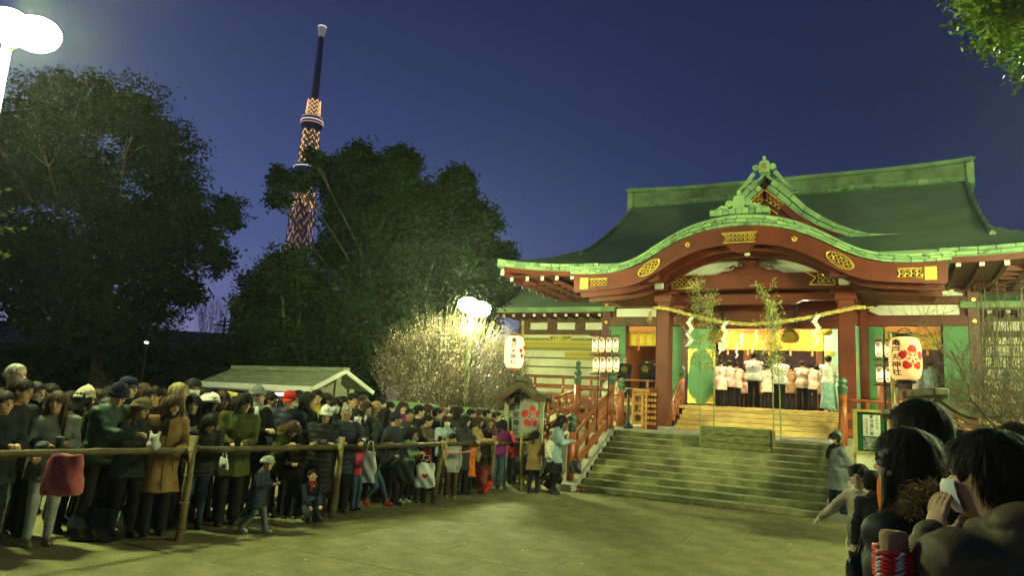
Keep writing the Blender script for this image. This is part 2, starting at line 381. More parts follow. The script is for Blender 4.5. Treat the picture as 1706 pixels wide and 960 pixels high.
for sg in (-1, 1):
    def oval(b, sg=sg):
        rot = -sg * R(35); cx, cz = sg * 2.48, 5.80; c_, s_ = math.cos(rot), math.sin(rot)
        pts = [(cx + .36 * math.cos(a) * c_ - .15 * math.sin(a) * s_, 4.995, cz + .36 * math.cos(a) * s_ + .15 * math.sin(a) * c_) for a in np.linspace(0, 2 * math.pi, 25)]
        b.tube(pts, .022, 6, cap=False); lattice(b, cx, cz, .55, .24, 5.0, 4, rot)
    part('gilded_oval', M_gold, oval)
    def endp(b, sg=sg):
        x0, x1 = sorted((sg * 3.75, sg * 4.28)); b.box(x0, x1, 5.02, 5.06, 5.52, 5.55); b.box(x0, x1, 5.02, 5.06, 5.27, 5.30); lattice(b, (x0 + x1) / 2, 5.41, .5, .22, 5.03, 4)
        b.box(*sorted((sg * 4.32, sg * 4.58)), 4.99, 5.22, 5.23, 5.57, .01)
    part('gilded_plate', M_gold, endp)
    part('beam_end', M_red, lambda b, sg=sg: b.box(*sorted((sg * 4.28, sg * 4.6)), 5.02, 5.35, 5.21, 5.59))
    def flower(b, sg=sg):
        for k in range(5):
            a = 2 * math.pi * k / 5 + math.pi / 2; b.lathe([(.001, -.01), (.032, 0), (.03, .012), (.001, .018)], (0, 0, 0), 8)
            for i in range(-32, 0):
                x, y, z = b.v[i]; b.v[i] = (sg * 1.4 + .048 * math.cos(a) + x, 5.05 - z, 6.43 + .048 * math.sin(a) + y)
    part('plum_crest', M_gold, flower)
# ridge ornament on the porch roof
def orn(b, cx, cz, s, y, tail=True):
    b.prism([(cx - .17 * s, cz), (cx + .17 * s, cz), (cx + .17 * s, cz + .28 * s), (cx + .12 * s, cz + .38 * s), (cx - .12 * s, cz + .38 * s), (cx - .17 * s, cz + .28 * s)], y - .06, y + .16)
    b.box(cx - .05 * s, cx + .05 * s, y - .04, y + .08, cz + .36 * s, cz + .55 * s)
    for sg in (-1, 1):
        pass
        b.prism([(cx + sg * (.27 + .11 * math.cos(a)) * s, cz + (.17 + .10 * math.sin(a)) * s) for a in np.linspace(0, 2 * math.pi, 13)[:-1]], y - .05, y + .10)
        b.prism([(cx + sg * (.26 + .04 * math.cos(a)) * s, cz + (.18 + .035 * math.sin(a)) * s) for a in np.linspace(0, 2 * math.pi, 9)[:-1]], y - .08, y + .0)
        if tail: b.tube([(cx + sg * .30 * s, y, cz + .06 * s), (cx + sg * .48 * s, y, cz + .07 * s), (cx + sg * .62 * s, y, cz + .0 * s), (cx + sg * .72 * s, y, cz - .07 * s), (cx + sg * .80 * s, y, cz - .03 * s)], [.09 * s, .08 * s, .06 * s, .045 * s, .03 * s], 6)
def korn(b):
    orn(b, 0, 7.34, .95, 5.0)
po = part('ridge_ornament', M_cu2, korn)
part('crest_medallion', mat('faded_gold_crest', (.45, .26, .12), .5, .3), lambda b: [b.lathe([(.001, 0), (.035, 0), (.03, .02), (.001, .025)], (0, 0, 0), 8) or [b.v.__setitem__(i, (b.v[i][0] + .05 * math.cos(a), 4.92 - b.v[i][2], 7.53 + b.v[i][1] + .05 * math.sin(a))) for i in range(len(b.v) - 32, len(b.v))] for a in [2 * math.pi * k / 5 + .3 for k in range(5)]], po)
rr = random.Random(4)
for i in range(9):
    x0 = -.78 + i * 1.56 / 9; zz = 7.20 + .02 * (1 - (abs(x0 + .08) / .8) ** 2)
    part('ridge_block', CU[i % 4], lambda b: b.box(x0 + .005, x0 + 1.56 / 9 - .006, 4.92, 5.25, zz - .02, zz + .14, .008), kroof)
part('ridge_cap', M_cu, lambda b: b.box(-.25, .25, 5.2, 9.5, 7.1, 7.42, .05), kroof)

# main roof
HX, EY, RY = 8.48, 7.0, 15.0
def Fz(d): return .0 + .36 * d + .0225 * d * d
def upturn(x, y):      # corners sweep up
    a = max(0, (abs(x) - 5.2) / 3.28); b_ = max(0, (3.2 - min(y - EY, 23 - y)) / 3.2); return .30 * a * a * b_
def roofz(x, y):
    dy = min(y - EY, (2 * RY - EY) - y); z = Fz(dy)
    if abs(x) > 6.25:
        d2 = HX - abs(x); s = d2 * .42 + .12 * d2 * d2 + .0; z = min(z, s) if abs(x) > 6.3 else z
    return 6.42 + z + upturn(x, y)
xs_ = np.concatenate([np.linspace(-HX, -6.31, 9), np.linspace(-6.29, 6.29, 31), np.linspace(6.31, HX, 9)]); ys_ = np.linspace(EY, 2 * RY - EY, 49)
def mainroof(b):
    nx, ny = len(xs_), len(ys_); vs = []
    for t_ in (0, 1):
        for y in ys_:
            for x in xs_: vs.append((x, y, roofz(x, y) - .22 * t_ * (1 if True else 0)))
    fs = []; N = nx * ny
    for j in range(ny - 1):
        for i in range(nx - 1):
            a = j * nx + i; fs += [(a, a + 1, a + nx + 1, a + nx), (N + a, N + a + nx, N + a + nx + 1, N + a + 1)]
    for i in range(nx - 1): fs += [(i, N + i, N + i + 1, i + 1), (N - nx + i, N - nx + i + 1, 2 * N - nx + i + 1, 2 * N - nx + i)]
    for j in range(ny - 1): fs += [(j * nx, (j + 1) * nx, N + (j + 1) * nx, N + j * nx), (j * nx + nx - 1, N + j * nx + nx - 1, N + (j + 1) * nx + nx - 1, (j + 1) * nx + nx - 1)]
    b.add(vs, fs)
mroof = part('main_roof', M_cu, mainroof)
for sg in (-1, 1):
    X = np.linspace(sg * 4.75, sg * HX, 16)
    band(mroof, [((x, roofz(x, EY) - .20), (x, roofz(x, EY) + .02)) for x in X], 2, EY, .42, 20 + sg, [M_cul, M_cu3, M_cu3, M_cu2], name='shingle')
    # side edge
    part('side_edge', M_cul, lambda b: b.strip([(y, roofz(sg * HX, y) + .03) for y in np.linspace(EY, 23, 20)], [(y, roofz(sg * HX, y) - .23) for y in np.linspace(EY, 23, 20)], 0, .08), mroof)
    o = mroof.children[-1]
    o.rotation_euler = (0, 0, math.pi / 2); o.location = (sg * HX + (.08 if sg > 0 else 0), 0, 0)
# main ridge
def ridge(b):
    X = np.linspace(-6.3, 6.3, 25); up = [(x, 11.22 + .10 * (x / 6.3) ** 4) for x in X]; lo = [(x, 10.55) for x in X]; b.strip(up, lo, 14.8, 15.2)
part('main_ridge', mat('ridge_copper', (.15, .22, .11), .6, var=.25, scale=2), ridge)
part('ridge_cap', M_cul, lambda b: b.strip([(x, 11.36 + .14 * (x / 6.45) ** 4) for x in np.linspace(-6.45, 6.45, 25)], [(x, 11.22 + .12 * (x / 6.45) ** 4) for x in np.linspace(-6.45, 6.45, 25)], 14.68, 15.32))
rr = random.Random(8); x = -6.25
while x < 6.2:
    w = rr.uniform(.3, .5); part('ridge_block', CU[rr.randrange(5)], lambda b: b.box(x, min(x + w - .012, 6.3), 14.70, 14.86, 10.62 + rr.uniform(-.01, .01), 10.80, .01), mroof); x += w
for sg in (-1, 1):
    part('ridge_end_ornament', M_cu2, lambda b: (b.box(*sorted((sg * 6.2, sg * 6.46)), 14.6, 15.4, 10.35, 11.28, .03), b.tube([(sg * 6.36, 14.6, 11.28), (sg * 6.5, 14.55, 11.42)], [.06, .03], 6), b.tube([(sg * 6.33, 14.62, 10.4), (sg * 6.3, 14.4, 10.15), (sg * 6.22, 14.3, 9.95)], [.12, .1, .04], 6)))
# verge ribs down the gable ends of the upper roof
for sg in (-1, 1):
    ys2 = np.linspace(8.9, 15, 22)
    part('verge_rib', M_cu, lambda b: b.tube([(sg * 6.2, y, roofz(6.2, y) + .04) for y in ys2], .09, 6))
# triangular dormer (chidori-hafu)
dx = [0, .3, .6, .8, 1.0, 1.35, 2.0, 2.43, 3.1, 4.1]; dz = [9.97, 9.66, 9.38, 9.2, 8.98, 8.56, 8.1, 7.85, 7.6, 7.52]
DX, DZ = smoothcurve(full(dx), fullz(dz), 101, 3); DZ[50] = 9.97
yG = 9.7
def droof(b):
    up = cur(DX, DZ); lo = [(x, z - .10) for x, z in up]; b.strip(up, lo, yG + .06, 15)
dr = part('dormer_roof', M_cu, droof)
def dband(s0, s1, dy0, dy1):
    return lambda b: b.strip([(x, z + s0) for x, z in cur(DX, DZ)], [(x, z + s1) for x, z in cur(DX, DZ)], dy0, dy1)
for sg in (-1, 1):
    k = DX * sg >= -1e-6; o_ = np.argsort(DX[k] * sg); X = DX[k][o_]; Z = DZ[k][o_]
    nx_ = np.gradient(Z) ; ln = np.hypot(np.gradient(X), np.gradient(Z)); px, pz = -np.gradient(Z) / ln, np.gradient(X) / ln
    if sg < 0: px, pz = -px, -pz
    tt = .40 * np.clip(1.25 - np.abs(X) / 4.4, .25, 1)
    P = [((X[i] - px[i] * tt[i], Z[i] - pz[i] * tt[i]), (X[i], Z[i])) for i in range(len(X))]
    P = [p for p in P if p[0][0] * sg > .02] 
    band(dr, P, 2, yG, .55, 31 + sg, [M_cul, M_cul, M_cu2], name='shingle')
    part('dormer_barge', M_redd, lambda b: b.add([(p[0][0], yG + .02, p[0][1] + .05) for p in P] + [(p[0][0] * 1, yG + .02, p[0][1] - .28) for p in P] + [(p[0][0], yG + .12, p[0][1] + .05) for p in P] + [(p[0][0], yG + .12, p[0][1] - .28) for p in P], [f for i in range(len(P) - 1) for f in ((i, i + 1, len(P) + i + 1, len(P) + i), (2 * len(P) + i, 3 * len(P) + i, 3 * len(P) + i + 1, 2 * len(P) + i + 1), (len(P) + i, len(P) + i + 1, 3 * len(P) + i + 1, 3 * len(P) + i))]), dr)
part('dormer_gable', M_redd, lambda b: b.strip([(x, z - .3) for x, z in cur(DX[6:-6], DZ[6:-6])], [(x, 7.0) for x in DX[6:-6]], yG + .25, yG + .35))
def dgold(b):
    for sg in (-1, 1): 
        b.beam((sg * .02, yG + .0, 9.32), (sg * .62, yG + .0, 8.78), .03, .05); lattice(b, sg * .32, 8.88, .50, .34, yG, 3, -sg * R(42)); b.beam((sg * .0, yG + .0, 8.78), (sg * .42, yG + .0, 8.45), .03, .04)
    b.lathe([(.001, -.08), (.07, -.05), (.08, 0), (.07, .05), (.001, .08)], (.0, yG - .02, 8.52), 10)
part('gilded_pendant', M_gold, dgold)
do = part('dormer_ornament', M_cu2, lambda b: orn(b, 0, 9.93, 1.02, yG - .02, False))
for sg in (-1, 1): part('ornament_scroll', M_cu2, lambda b: b.tube([(sg * .34, yG, 9.93), (sg * .48, yG, 9.74), (sg * .64, yG, 9.54), (sg * .82, yG, 9.38)], [.08, .07, .055, .03], 6), do)
part('crest_medallion', _M['faded_gold_crest'], lambda b: b.box(-.08, .08, yG - .12, yG - .06, 10.03, 10.22, .02), do)
part('dormer_ridge', M_cul, lambda b: b.box(-.2, .2, yG + .15, 15, 9.88, 10.12, .04), dr)

# eaves: soffit, fascia and white-ended rafters
part('eave_soffit', M_redd, lambda b: (b.box(-8.3, 8.3, EY + .12, 12.0, 6.10, 6.16)))
for a_, c_ in ((-8.3, -4.5), (4.5, 8.3)): part('eave_fascia', M_red, lambda b: b.strip([(x, roofz(x, EY) - .2) for x in np.linspace(a_, c_, 12)], [(x, roofz(x, EY) - .37) for x in np.linspace(a_, c_, 12)], EY + .05, EY + .13))
M_rw = mat('rafter_end_paint', (.74, .72, .62), .6, var=.05)
proto = None
for k, x in enumerate([-8.02, -7.42, -6.85, -6.30, -5.75, -5.2, 5.2, 5.72, 6.26, 6.8, 7.35, 7.9]):
    if proto is None:
        r_ = MB().box(-.05, .05, 0, 4.2, -.16, -.02).build('rafter', M_redd, hall); e_ = MB().box(-.056, .056, -.012, .02, -.17, -.012).build('rafter_end', M_rw, r_); proto = r_
        r_.location = (x, EY + .14, 6.13)
    else:
        c_ = proto.copy(); C.objects.link(c_); c_.location = (x, EY + .14, 6.13); c_.parent = hall
        for ch in proto.children: d_ = ch.copy(); C.objects.link(d_); d_.parent = c_
# left and right side rafter tips, seen from below
for sg in (-1, 1):
    for k in range(12):
        y = 8.0 + .62 * k; c_ = proto.copy(); C.objects.link(c_); c_.location = (sg * 8.34, y, 6.13); c_.rotation_euler = (0, 0, sg * math.pi / 2); c_.parent = hall; c_.scale = (1, .5, 1)
        for ch in proto.children: d_ = ch.copy(); C.objects.link(d_); d_.parent = c_
part('corner_rafter', M_redd, lambda b: [b.beam((sg * 8.38, EY + .08, 6.28), (sg * 5.9, 10.6, 5.98), .14, .2) for sg in (-1, 1)])
part('corner_rafter_end', M_rw, lambda b: [b.beam((sg * 8.40, EY + .05, 6.285), (sg * 8.36, EY + .11, 6.28), .15, .21) for sg in (-1, 1)])

# columns of the porch
for sg in (-1, 1):
    x = sg * 2.52
    col_ = part('porch_column', M_red, lambda b: b.box(x - .215, x + .215, 6.7, 7.12, 1.30, 5.16, .035))
    part('capital', M_red, lambda b: (b.box(x - .27, x + .27, 6.64, 7.18, 5.05, 5.3, .02), b.box(x - .4, x + .4, 6.72, 7.1, 5.30, 5.42, .03)), col_)
    part('stone_base', M_stone, lambda b: b.box(x - .36, x + .36, 6.5, 7.32, 1.26, 1.34, .02), col_)
    part('nosing', M_red, lambda b: b.prism([(x - .13, 5.36), (x + .13, 5.36), (x + .13, 5.62), (x - .13, 5.62)], 6.25, 6.9))
    part('nosing_end', M_rw, lambda b: b.box(x - .14, x + .14, 6.16, 6.25, 5.38, 5.57, .03))
    part('bracket_carving', M_redd, lambda b: (b.prism([(x - .22, 5.56), (x + .22, 5.56), (x + .30, 5.75), (x + .18, 5.9), (x - .18, 5.9), (x - .30, 5.75)], 5.9, 6.5), b.prism([(x - .3, 5.42), (x + .1, 5.42), (x + .3, 5.52), (x + .22, 5.68), (x, 5.60), (x - .25, 5.68)], 5.18, 5.5)))
# rainbow beam with plates
BX = np.linspace(-2.35, 2.35, 25)
part('rainbow_beam', M_red, lambda b: b.strip([(x, 5.88 - .04 * (x / 2.3) ** 2) for x in BX], [(x, 5.40 + .05 * math.cos(x / 2.35 * math.pi / 2)) for x in BX], 6.72, 7.02))
for sg in (-1, 1):
    def fl(b, sg=sg):
        xa, xb = sg * 2.26, sg * 1.5
        b.beam((xa, 6.69, 5.84), (xb, 6.69, 5.88), .03, .035); b.beam((xb, 6.69, 5.88), (sg * 1.78, 6.69, 5.7), .03, .035); b.beam((sg * 1.78, 6.69, 5.7), (sg * 1.62, 6.69, 5.5), .03, .035); b.beam((xa, 6.69, 5.48), (sg * 1.62, 6.69, 5.5), .03, .035); b.beam((xa, 6.69, 5.84), (xa, 6.69, 5.48), .03, .035)
        lattice(b, sg * 2.03, 5.67, .42, .30, 6.69, 3)
    part('gilded_plate', M_gold, fl)
part('tympanum', M_white, lambda b: b.strip([(x, float(np.interp(x, KX * .97, KI)) + .15) for x in BX], [(x, 5.8) for x in BX], 6.9, 6.96))
def kaeru(b):
    b.prism([(-.95, 5.86), (.95, 5.86), (.75, 5.96), (.5, 5.98), (.35, 6.1), (.22, 6.12), (.2, 6.5), (-.2, 6.5), (-.22, 6.12), (-.35, 6.1), (-.5, 5.98), (-.75, 5.96)], 6.7, 6.9)
    for sg in (-1, 1):
        b.tube([(sg * (.45 + .09 * math.cos(a)), 6.66, 6.02 + .08 * math.sin(a)) for a in np.linspace(0, 5, 9)], .03, 6)
        b.tube([(sg * (.22 + .08 * math.cos(a)), 6.66, 6.1 + .09 * math.sin(a)) for a in np.linspace(0, 5, 9)], .03, 6)
    b.box(-.3, .3, 6.4, 7.0, 6.42, 6.55, .03)
part('frog_leg_strut', M_redd, kaeru)
part('pendant_carving', M_redd, lambda b: b.prism([(-.42, 6.42), (.42, 6.42), (.3, 6.32), (.2, 6.2), (.06, 6.16), (-.06, 6.16), (-.2, 6.2), (-.3, 6.32)], 5.1, 5.3))
part('pendant_tip', M_rw, lambda b: b.lathe([(.001, -.05), (.05, -.03), (.06, 0), (.05, .03), (.001, .05)], (.12, 5.6, 6.2), 10, sx_=1.4))
# lower carved board and frame behind the beam
part('lower_beam', M_red, lambda b: b.strip([(x, 5.38) for x in BX], [(x, 5.18 - .10 * (1 if abs(x) < 1.2 else 0)) for x in BX], 7.4, 7.6))
part('carved_panel', M_red, lambda b: b.prism([(-1.1, 4.62), (1.1, 4.62), (1.1, 4.98), (.7, 5.02), (.5, 5.12), (.2, 5.2), (-.2, 5.2), (-.5, 5.12), (-.7, 5.02), (-1.1, 4.98)], 8.5, 8.6))
part('cross_beam', M_red, lambda b: b.box(-2.3, 2.3, 8.6, 8.85, 4.5, 4.72, .02))
for sg in (-1, 1):
    part('cross_beam', M_red, lambda b: b.box(*sorted((sg * 1.12, sg * 2.3)), 8.4, 8.6, 4.72, 4.98, .02))
    part('hanger_post', M_black, lambda b: b.box(sg * 1.08 - .035, sg * 1.08 + .035, 8.36, 8.45, 4.5, 5.15))
    # curved tie beams from the porch columns back to the hall
    pts = [(sg * 2.52, 7.1, 4.75), (sg * 2.55, 8.2, 5.1), (sg * 2.6, 9.5, 5.4), (sg * 2.7, 11, 5.5)]
    part('tie_beam', M_red, lambda b: [b.beam(pts[i], pts[i + 1], .22, .34) for i in range(3)])
# ceiling over the porch
part('porch_ceiling', M_redd, lambda b: b.box(-5.7, 5.7, 9.3, 11.0, 6.3, 6.36))

# hall front wall at y = 11
WY = 11.0
def hpost(x, w=.32): part('wall_post', M_red, lambda b: b.box(x - w / 2, x + w / 2, WY - .12, WY + .2, 1.9, 6.2, .02))
for x in (-5.86, -2.86, 2.86, 5.86): hpost(x, .34 if abs(x) > 5 else .26)
for sg in (-1, 1):
    x0, x1 = sorted((sg * 2.99, sg * 5.69))
    part('head_beam', M_redd if sg > 0 else M_brown, lambda b: b.box(x0 - .02, x1 + .02, WY - .16, WY + .1, 4.86, 5.19, .015))
    part('frieze_beam', M_redd if sg > 0 else M_brown, lambda b: b.box(x0 - .02, x1 + .02, WY - .14, WY + .1, 5.55, 5.78, .015))
    part('top_beam', M_redd, lambda b: b.box(x0 - .02, x1 + .02, WY - .14, WY + .1, 6.13, 6.32, .015))
    a, c_ = (x0, x1) if sg > 0 else (x0, x1)
    e0, e1 = (sg * 3.0, sg * 5.5)
    part('plaster_panel', M_white, lambda b: b.prism([(e0, 5.37), (e0 + sg * .3, 5.22), (e1, 5.22), (e1, 5.53), (e0 + sg * .3, 5.53)], WY - .02, WY + .05))
    part('plaster_panel', M_white, lambda b: b.prism([(e0, 5.81), (e1 + sg * .1, 5.81), (e1 + sg * .1, 5.88), (e1 - sg * .12, 5.94), (e1 - sg * .12, 6.0), (e1 - sg * .75, 6.02), (e1 - sg * .75, 6.11), (e0 + sg * .8, 6.11), (e0 + sg * .6, 5.92), (e0, 5.88)], WY - .02, WY + .05))
    part('wall_backing', M_redd, lambda b: b.box(x0, x1, WY + .06, WY + .1, 4.9, 6.3))
    for zz in (5.0, 5.66):
        part('nail_cover', M_gold, lambda b: b.tube([(sg * 5.86, WY - .19, zz), (sg * 5.86, WY - .12, zz)], [.05, .07], 10))
    part('frog_block', M_redd, lambda b: b.box(sg * 4.35 - .16, sg * 4.35 + .16, WY - .2, WY - .05, 5.8, 6.13, .03))
    # door leaves folded open
    part('door_leaf', M_green, lambda b: (b.box(*sorted((sg * 5.68, sg * 5.02)), WY - .3, WY - .24, 2.14, 4.84, .008)))
    part('door_leaf', M_green, lambda b: (b.box(*sorted((sg * 2.99, sg * 3.42)), WY - .1, WY - .04, 2.14, 4.84, .008)))
    part('door_sill', M_wood, lambda b: b.box(x0, x1, WY - .3, WY + .1, 1.98, 2.12, .01))
part('door_sill', M_wood, lambda b: b.box(-2.7, 2.7, WY - .3, WY + .1, 1.98, 2.08, .01))
part('head_beam', M_red, lambda b: b.box(-2.73, 2.73, WY - .16, WY + .1, 4.86, 5.3, .015))
part('upper_wall', M_redd, lambda b: b.box(-2.73, 2.73, WY - .05, WY + .1, 5.3, 6.4))
M_gg = mat('inside_lit_green_paint', (.22, .42, .27), .5, var=.1)  # paler green: light from inside the hall put into the colour
for sg in (-1, 1):
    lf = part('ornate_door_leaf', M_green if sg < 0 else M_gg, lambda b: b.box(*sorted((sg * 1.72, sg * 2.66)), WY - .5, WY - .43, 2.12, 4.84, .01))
    x0, x1 = sorted((sg * 1.72, sg * 2.66)); y = WY - .51
    for (cx, sx2) in ((x0, 1), (x1, -1)):
        for (cz, sz2) in ((2.14, 1), (4.0, -1)):
            def corner(b):
                hgt = .5 if sz2 > 0 else .9
                b.prism([(cx + sx2 * .01, cz), (cx + sx2 * .34, cz), (cx + sx2 * .26, cz + sz2 * .06), (cx + sx2 * .20, cz + sz2 * .16), (cx + sx2 * .10, cz + sz2 * .26), (cx + sx2 * .07, cz + sz2 * hgt * .6), (cx + sx2 * .01, cz + sz2 * hgt)], y - .012, y)
                for k in range(4): b.tube([(cx + sx2 * (.10 + .06 * k + .035 * math.cos(a)), y - .02, cz + sz2 * (.26 - .05 * k + .035 * math.sin(a))) for a in np.linspace(0, 5.5, 7)], .01, 5)
            part('gilded_corner', M_gold, corner, lf)
part('side_panel', M_gg, lambda b: b.box(-2.73, -2.05, 10.92, 10.98, 2.1, 4.85))
part('side_panel', M_gg, lambda b: b.box(2.05, 2.73, 10.92, 10.98, 2.1, 4.85))
# inside of the hall
M_int = mat('interior_timber', (.28, .12, .04), .5, var=.2, scale=3)
M_floor = mat('polished_floor_boards', (.50, .33, .13), .3, var=.15, scale=3, stretch=(1, 8, 1))
part('inner_floor', M_floor, lambda b: b.box(-5.7, 5.7, 11.1, 17.5, 1.95, 2.06))
part('inner_ceiling', M_int, lambda b: b.box(-5.7, 5.7, 11.1, 17.5, 5.0, 5.08))
part('inner_back_wall', M_int, lambda b: b.box(-5.7, 5.7, 17.4, 17.5, 2.0, 5.0))
part('inner_side_wall', M_int, lambda b: (b.box(-5.72, -5.6, 11.1, 17.5, 2.0, 5.0), b.box(5.6, 5.72, 11.1, 17.5, 2.0, 5.0)))
for x in (-2.86, 2.86, -1.3, 1.3): part('inner_column', M_int, lambda b: b.box(x - .12, x + .12, 14.2, 14.44, 2.06, 5.0, .01))
# outer walls so the hall is a closed building
part('side_wall', M_cream, lambda b: (b.box(-5.95, -5.75, 11.2, 19, 0, 6.3), b.box(5.75, 5.95, 11.2, 19, 0, 6.3), b.box(-5.75, 5.75, 18.9, 19.05, 0, 6.3)))
# gable ends of the upper roof
for sg in (-1, 1): part('gable_wall', M_redd, lambda b: b.prism([(y, roofz(6.2, y) - .2) for y in np.linspace(9.2, 20.8, 15)] , sg * 6.1 - .04, sg * 6.1 + .04, axis='x'))
# hall floor platform, stairs of cypress boards
part('veranda_floor', M_floor, lambda b: b.box(-3.0, 3.0, 8.72, 10.72, 1.93, 2.03, .01))
for k in range(5):
    z0 = 1.26 + .154 * k; y0 = 7.42 + .32 * k
    part('wooden_step', M_wood, lambda b: (b.box(-2.3, 2.3, y0, y0 + .33, z0 + .010, z0 + .154, .005)))
part('step_backing', M_brown, lambda b: b.prism([(7.46, 1.26), (8.75, 1.26), (8.75, 1.9), (8.72, 1.9)], -2.28, 2.28, axis='x'))
for sg in (-1, 1):
    part('veranda_floor', M_wood, lambda b: b.box(*sorted((sg * 3.0, sg * 13)), 9.4, 10.72, 1.93, 2.03, .01))
    part('veranda_fascia', M_brown, lambda b: b.box(*sorted((sg * 2.4, sg * 13)), 9.42, 9.55, 1.70, 1.93))
    for k in range(6): part('veranda_post', M_redd, lambda b: b.box(sg * (3.1 + 1.6 * k) - .09, sg * (3.1 + 1.6 * k) + .09, 9.6, 9.78, 0.0, 1.93))
    part('foundation_wall', M_cream, lambda b: b.box(*sorted((sg * 2.5, sg * 12.5)), 10.0, 10.1, 0, 1.7))
# side wings
for sg in (-1, 1):
    x0, x1 = sorted((sg * 6.0, sg * (10.1 if sg < 0 else 12.2))); wy = 12.2
    wall_ = part('wing_wall', M_cream, lambda b: b.box(x0, x1, wy, wy + .12, 1.9, 5.4))
    for z in (2.62, 2.98, 3.34, 3.70, 4.06, 4.42): part('batten', M_brown, lambda b: b.box(x0, x1, wy - .04, wy + .01, z - .025, z + .025), wall_)
    part('wing_beam', M_brown, lambda b: b.box(x0 - .1, x1 + .1, wy - .12, wy + .02, 4.66, 4.86, .01), wall_)
    part('wing_beam', M_brown, lambda b: b.box(x0 - .1, x1 + .1, wy - .12, wy + .02, 5.16, 5.34, .01), wall_)
    for k in range(4):
        xx = x0 + .2 + k * (x1 - x0 - .4) / 3; part('frog_block', M_brown, lambda b: b.box(xx - .22, xx + .22, wy - .1, wy - .0, 4.86, 5.16, .03), wall_)
    part('wing_frieze', M_white, lambda b: b.box(x0, x1, wy - .02, wy, 4.87, 5.15), wall_)
    for k in (0, 4): part('wing_post', M_brown, lambda b: b.box(x0 + k * (x1 - x0) / 4 - .1, x0 + k * (x1 - x0) / 4 + .1, wy - .08, wy + .06, 1.9, 5.2, .01), wall_)
    wr = part('wing_roof', M_cu, lambda b: b.add(*(lambda n: ([(x, y, z) for t_ in (0, .16) for (y, z) in [(wy - 1.35 + .5 * i, 5.56 + .2 * i + .012 * i * i - t_) for i in range(n)] for x in (x0 - .5 * (sg < 0), x1 + .5 * (sg > 0))], [f for i in range(n - 1) for f in ((2 * i, 2 * i + 1, 2 * i + 3, 2 * i + 2), (2 * n + 2 * i, 2 * n + 2 * i + 2, 2 * n + 2 * i + 3, 2 * n + 2 * i + 1))] + [(0, 2 * n, 2 * n + 1, 1)] + [f for i in range(n - 1) for f in ((2 * i, 2 * i + 2, 2 * n + 2 * i + 2, 2 * n + 2 * i), (2 * i + 1, 2 * n + 2 * i + 1, 2 * n + 2 * i + 3, 2 * i + 3))]))(9)))
    part('copper_edge', M_cul, lambda b: b.box(x0 - .5, x1 + .5, wy - 1.42, wy - 1.30, 5.40, 5.60, .01), wr)
    part('wing_soffit', M_redd, lambda b: b.box(x0 - .3, x1 + .3, wy - 1.29, wy, 5.36, 5.40), wr)
    for k in range(int((x1 - x0) / .46) + 2):
        xx = x0 - .2 + .46 * k; c_ = proto.copy(); C.objects.link(c_); c_.location = (xx, wy - 1.28, 5.38); c_.parent = wr; c_.scale = (.8, .32, .8)
        part('rafter_end', M_rw, lambda b: b.box(xx - .055, xx + .055, wy - 1.30, wy - 1.275, 5.24, 5.34), wr)
# list of donors on the left wing: a yellow board full of narrow wooden tallies
db = sthing('donor_board', -8.1, 12.06, 3.6, 'long rack of thin yellow wooden name tallies on the cream wall of the left wing', 'notice board')
M_tal = mat('yellow_wood_tally', (.62, .50, .10), .6, var=.25, scale=8)
MB().box(-2.2, 2.05, .02, .06, .42, .92).build('backing', mat('olive_board', (.30, .26, .08), .7), db)
part('heading_board', M_tal, lambda b: b.box(-.6, .35, -.03, .02, .82, 1.0, .004), db)
rr = random.Random(5); tp = None
for row in range(2):
    for k in range(56 if row == 0 else 26):
        x = (2.0 if row == 0 else 2.0) - .075 * k; z = .80 - .4 * row if row == 0 else .38
        if tp is None: tp = MB().box(-.031, .031, -.02, 0, -.34, 0).build('tally', M_tal, db); o = tp
        else: o = tp.copy(); C.objects.link(o); o.parent = db
        o.location = (x, 0, z)
hv, hf = text_mesh('第五十二四大号', .13)
part('heading_text', M_black, lambda b: b.add([(x - .12, -.034, y + .91) for x, y, z in hv], hf), db)
# ---------------------------------------------------------------- stone stairs and terrace (part of the setting)
stairs = tag(empty('stone_stairs', sh(0, 0, 0), -YAW), kind='structure')
sr = random.Random(2)
def stone_fn(m, t, b, co, mp, r):
    n = t.nodes.new('ShaderNodeTexNoise'); n.inputs['Scale'].default_value = .9; n.inputs['Detail'].default_value = 4; t.links.new(co.outputs['Object'], n.inputs[0])
    q = t.nodes.new('ShaderNodeValToRGB'); ramp(q, [(.4, (.42, .45, .38)), (.6, (1.1, 1.15, .95))]); t.links.new(n.outputs['Fac'], q.inputs[0])
    m2 = t.nodes.new('ShaderNodeMix'); m2.data_type = 'RGBA'; m2.blend_type = 'MULTIPLY'; m2.inputs[0].default_value = 1
    t.links.new(r.outputs[0], m2.inputs[6]); t.links.new(q.outputs[0], m2.inputs[7]); t.links.new(m2.outputs[2], b.inputs['Base Color'])
M_step = mat('worn_granite_step', (.25, .25, .13), .8, scale=3, var=.25, bump=.35, bscale=70, fn=stone_fn)
M_stone2 = mat('terrace_granite', (.30, .29, .24), .8, scale=2, var=.15, bump=.3, bscale=70)
M_nose = mat('worn_pale_granite', (.36, .36, .23), .75, scale=4, var=.2)
RUN, RISE, NS = .245, .126, 10
for k in range(NS):
    z0 = RISE * k
    x = -2.36
    cuts = [-2.36, sr.uniform(-1.2, -.5), sr.uniform(.4, 1.2), 2.40]
    for a, c in zip(cuts[:-1], cuts[1:]):
        o = MB().box(a + .002, c - .002, RUN * k, RUN * k + (RUN + .03 if k < NS - 1 else .6), max(0, z0 - .02), z0 + RISE - .0015 * sr.random(), bev=.012).build('step_stone', M_step, stairs)
    MB().box(-2.355, 2.395, RUN * k - .006, RUN * k + .022, z0 + RISE - .022, z0 + RISE + .002, .003).build('worn_nosing', M_nose, stairs)
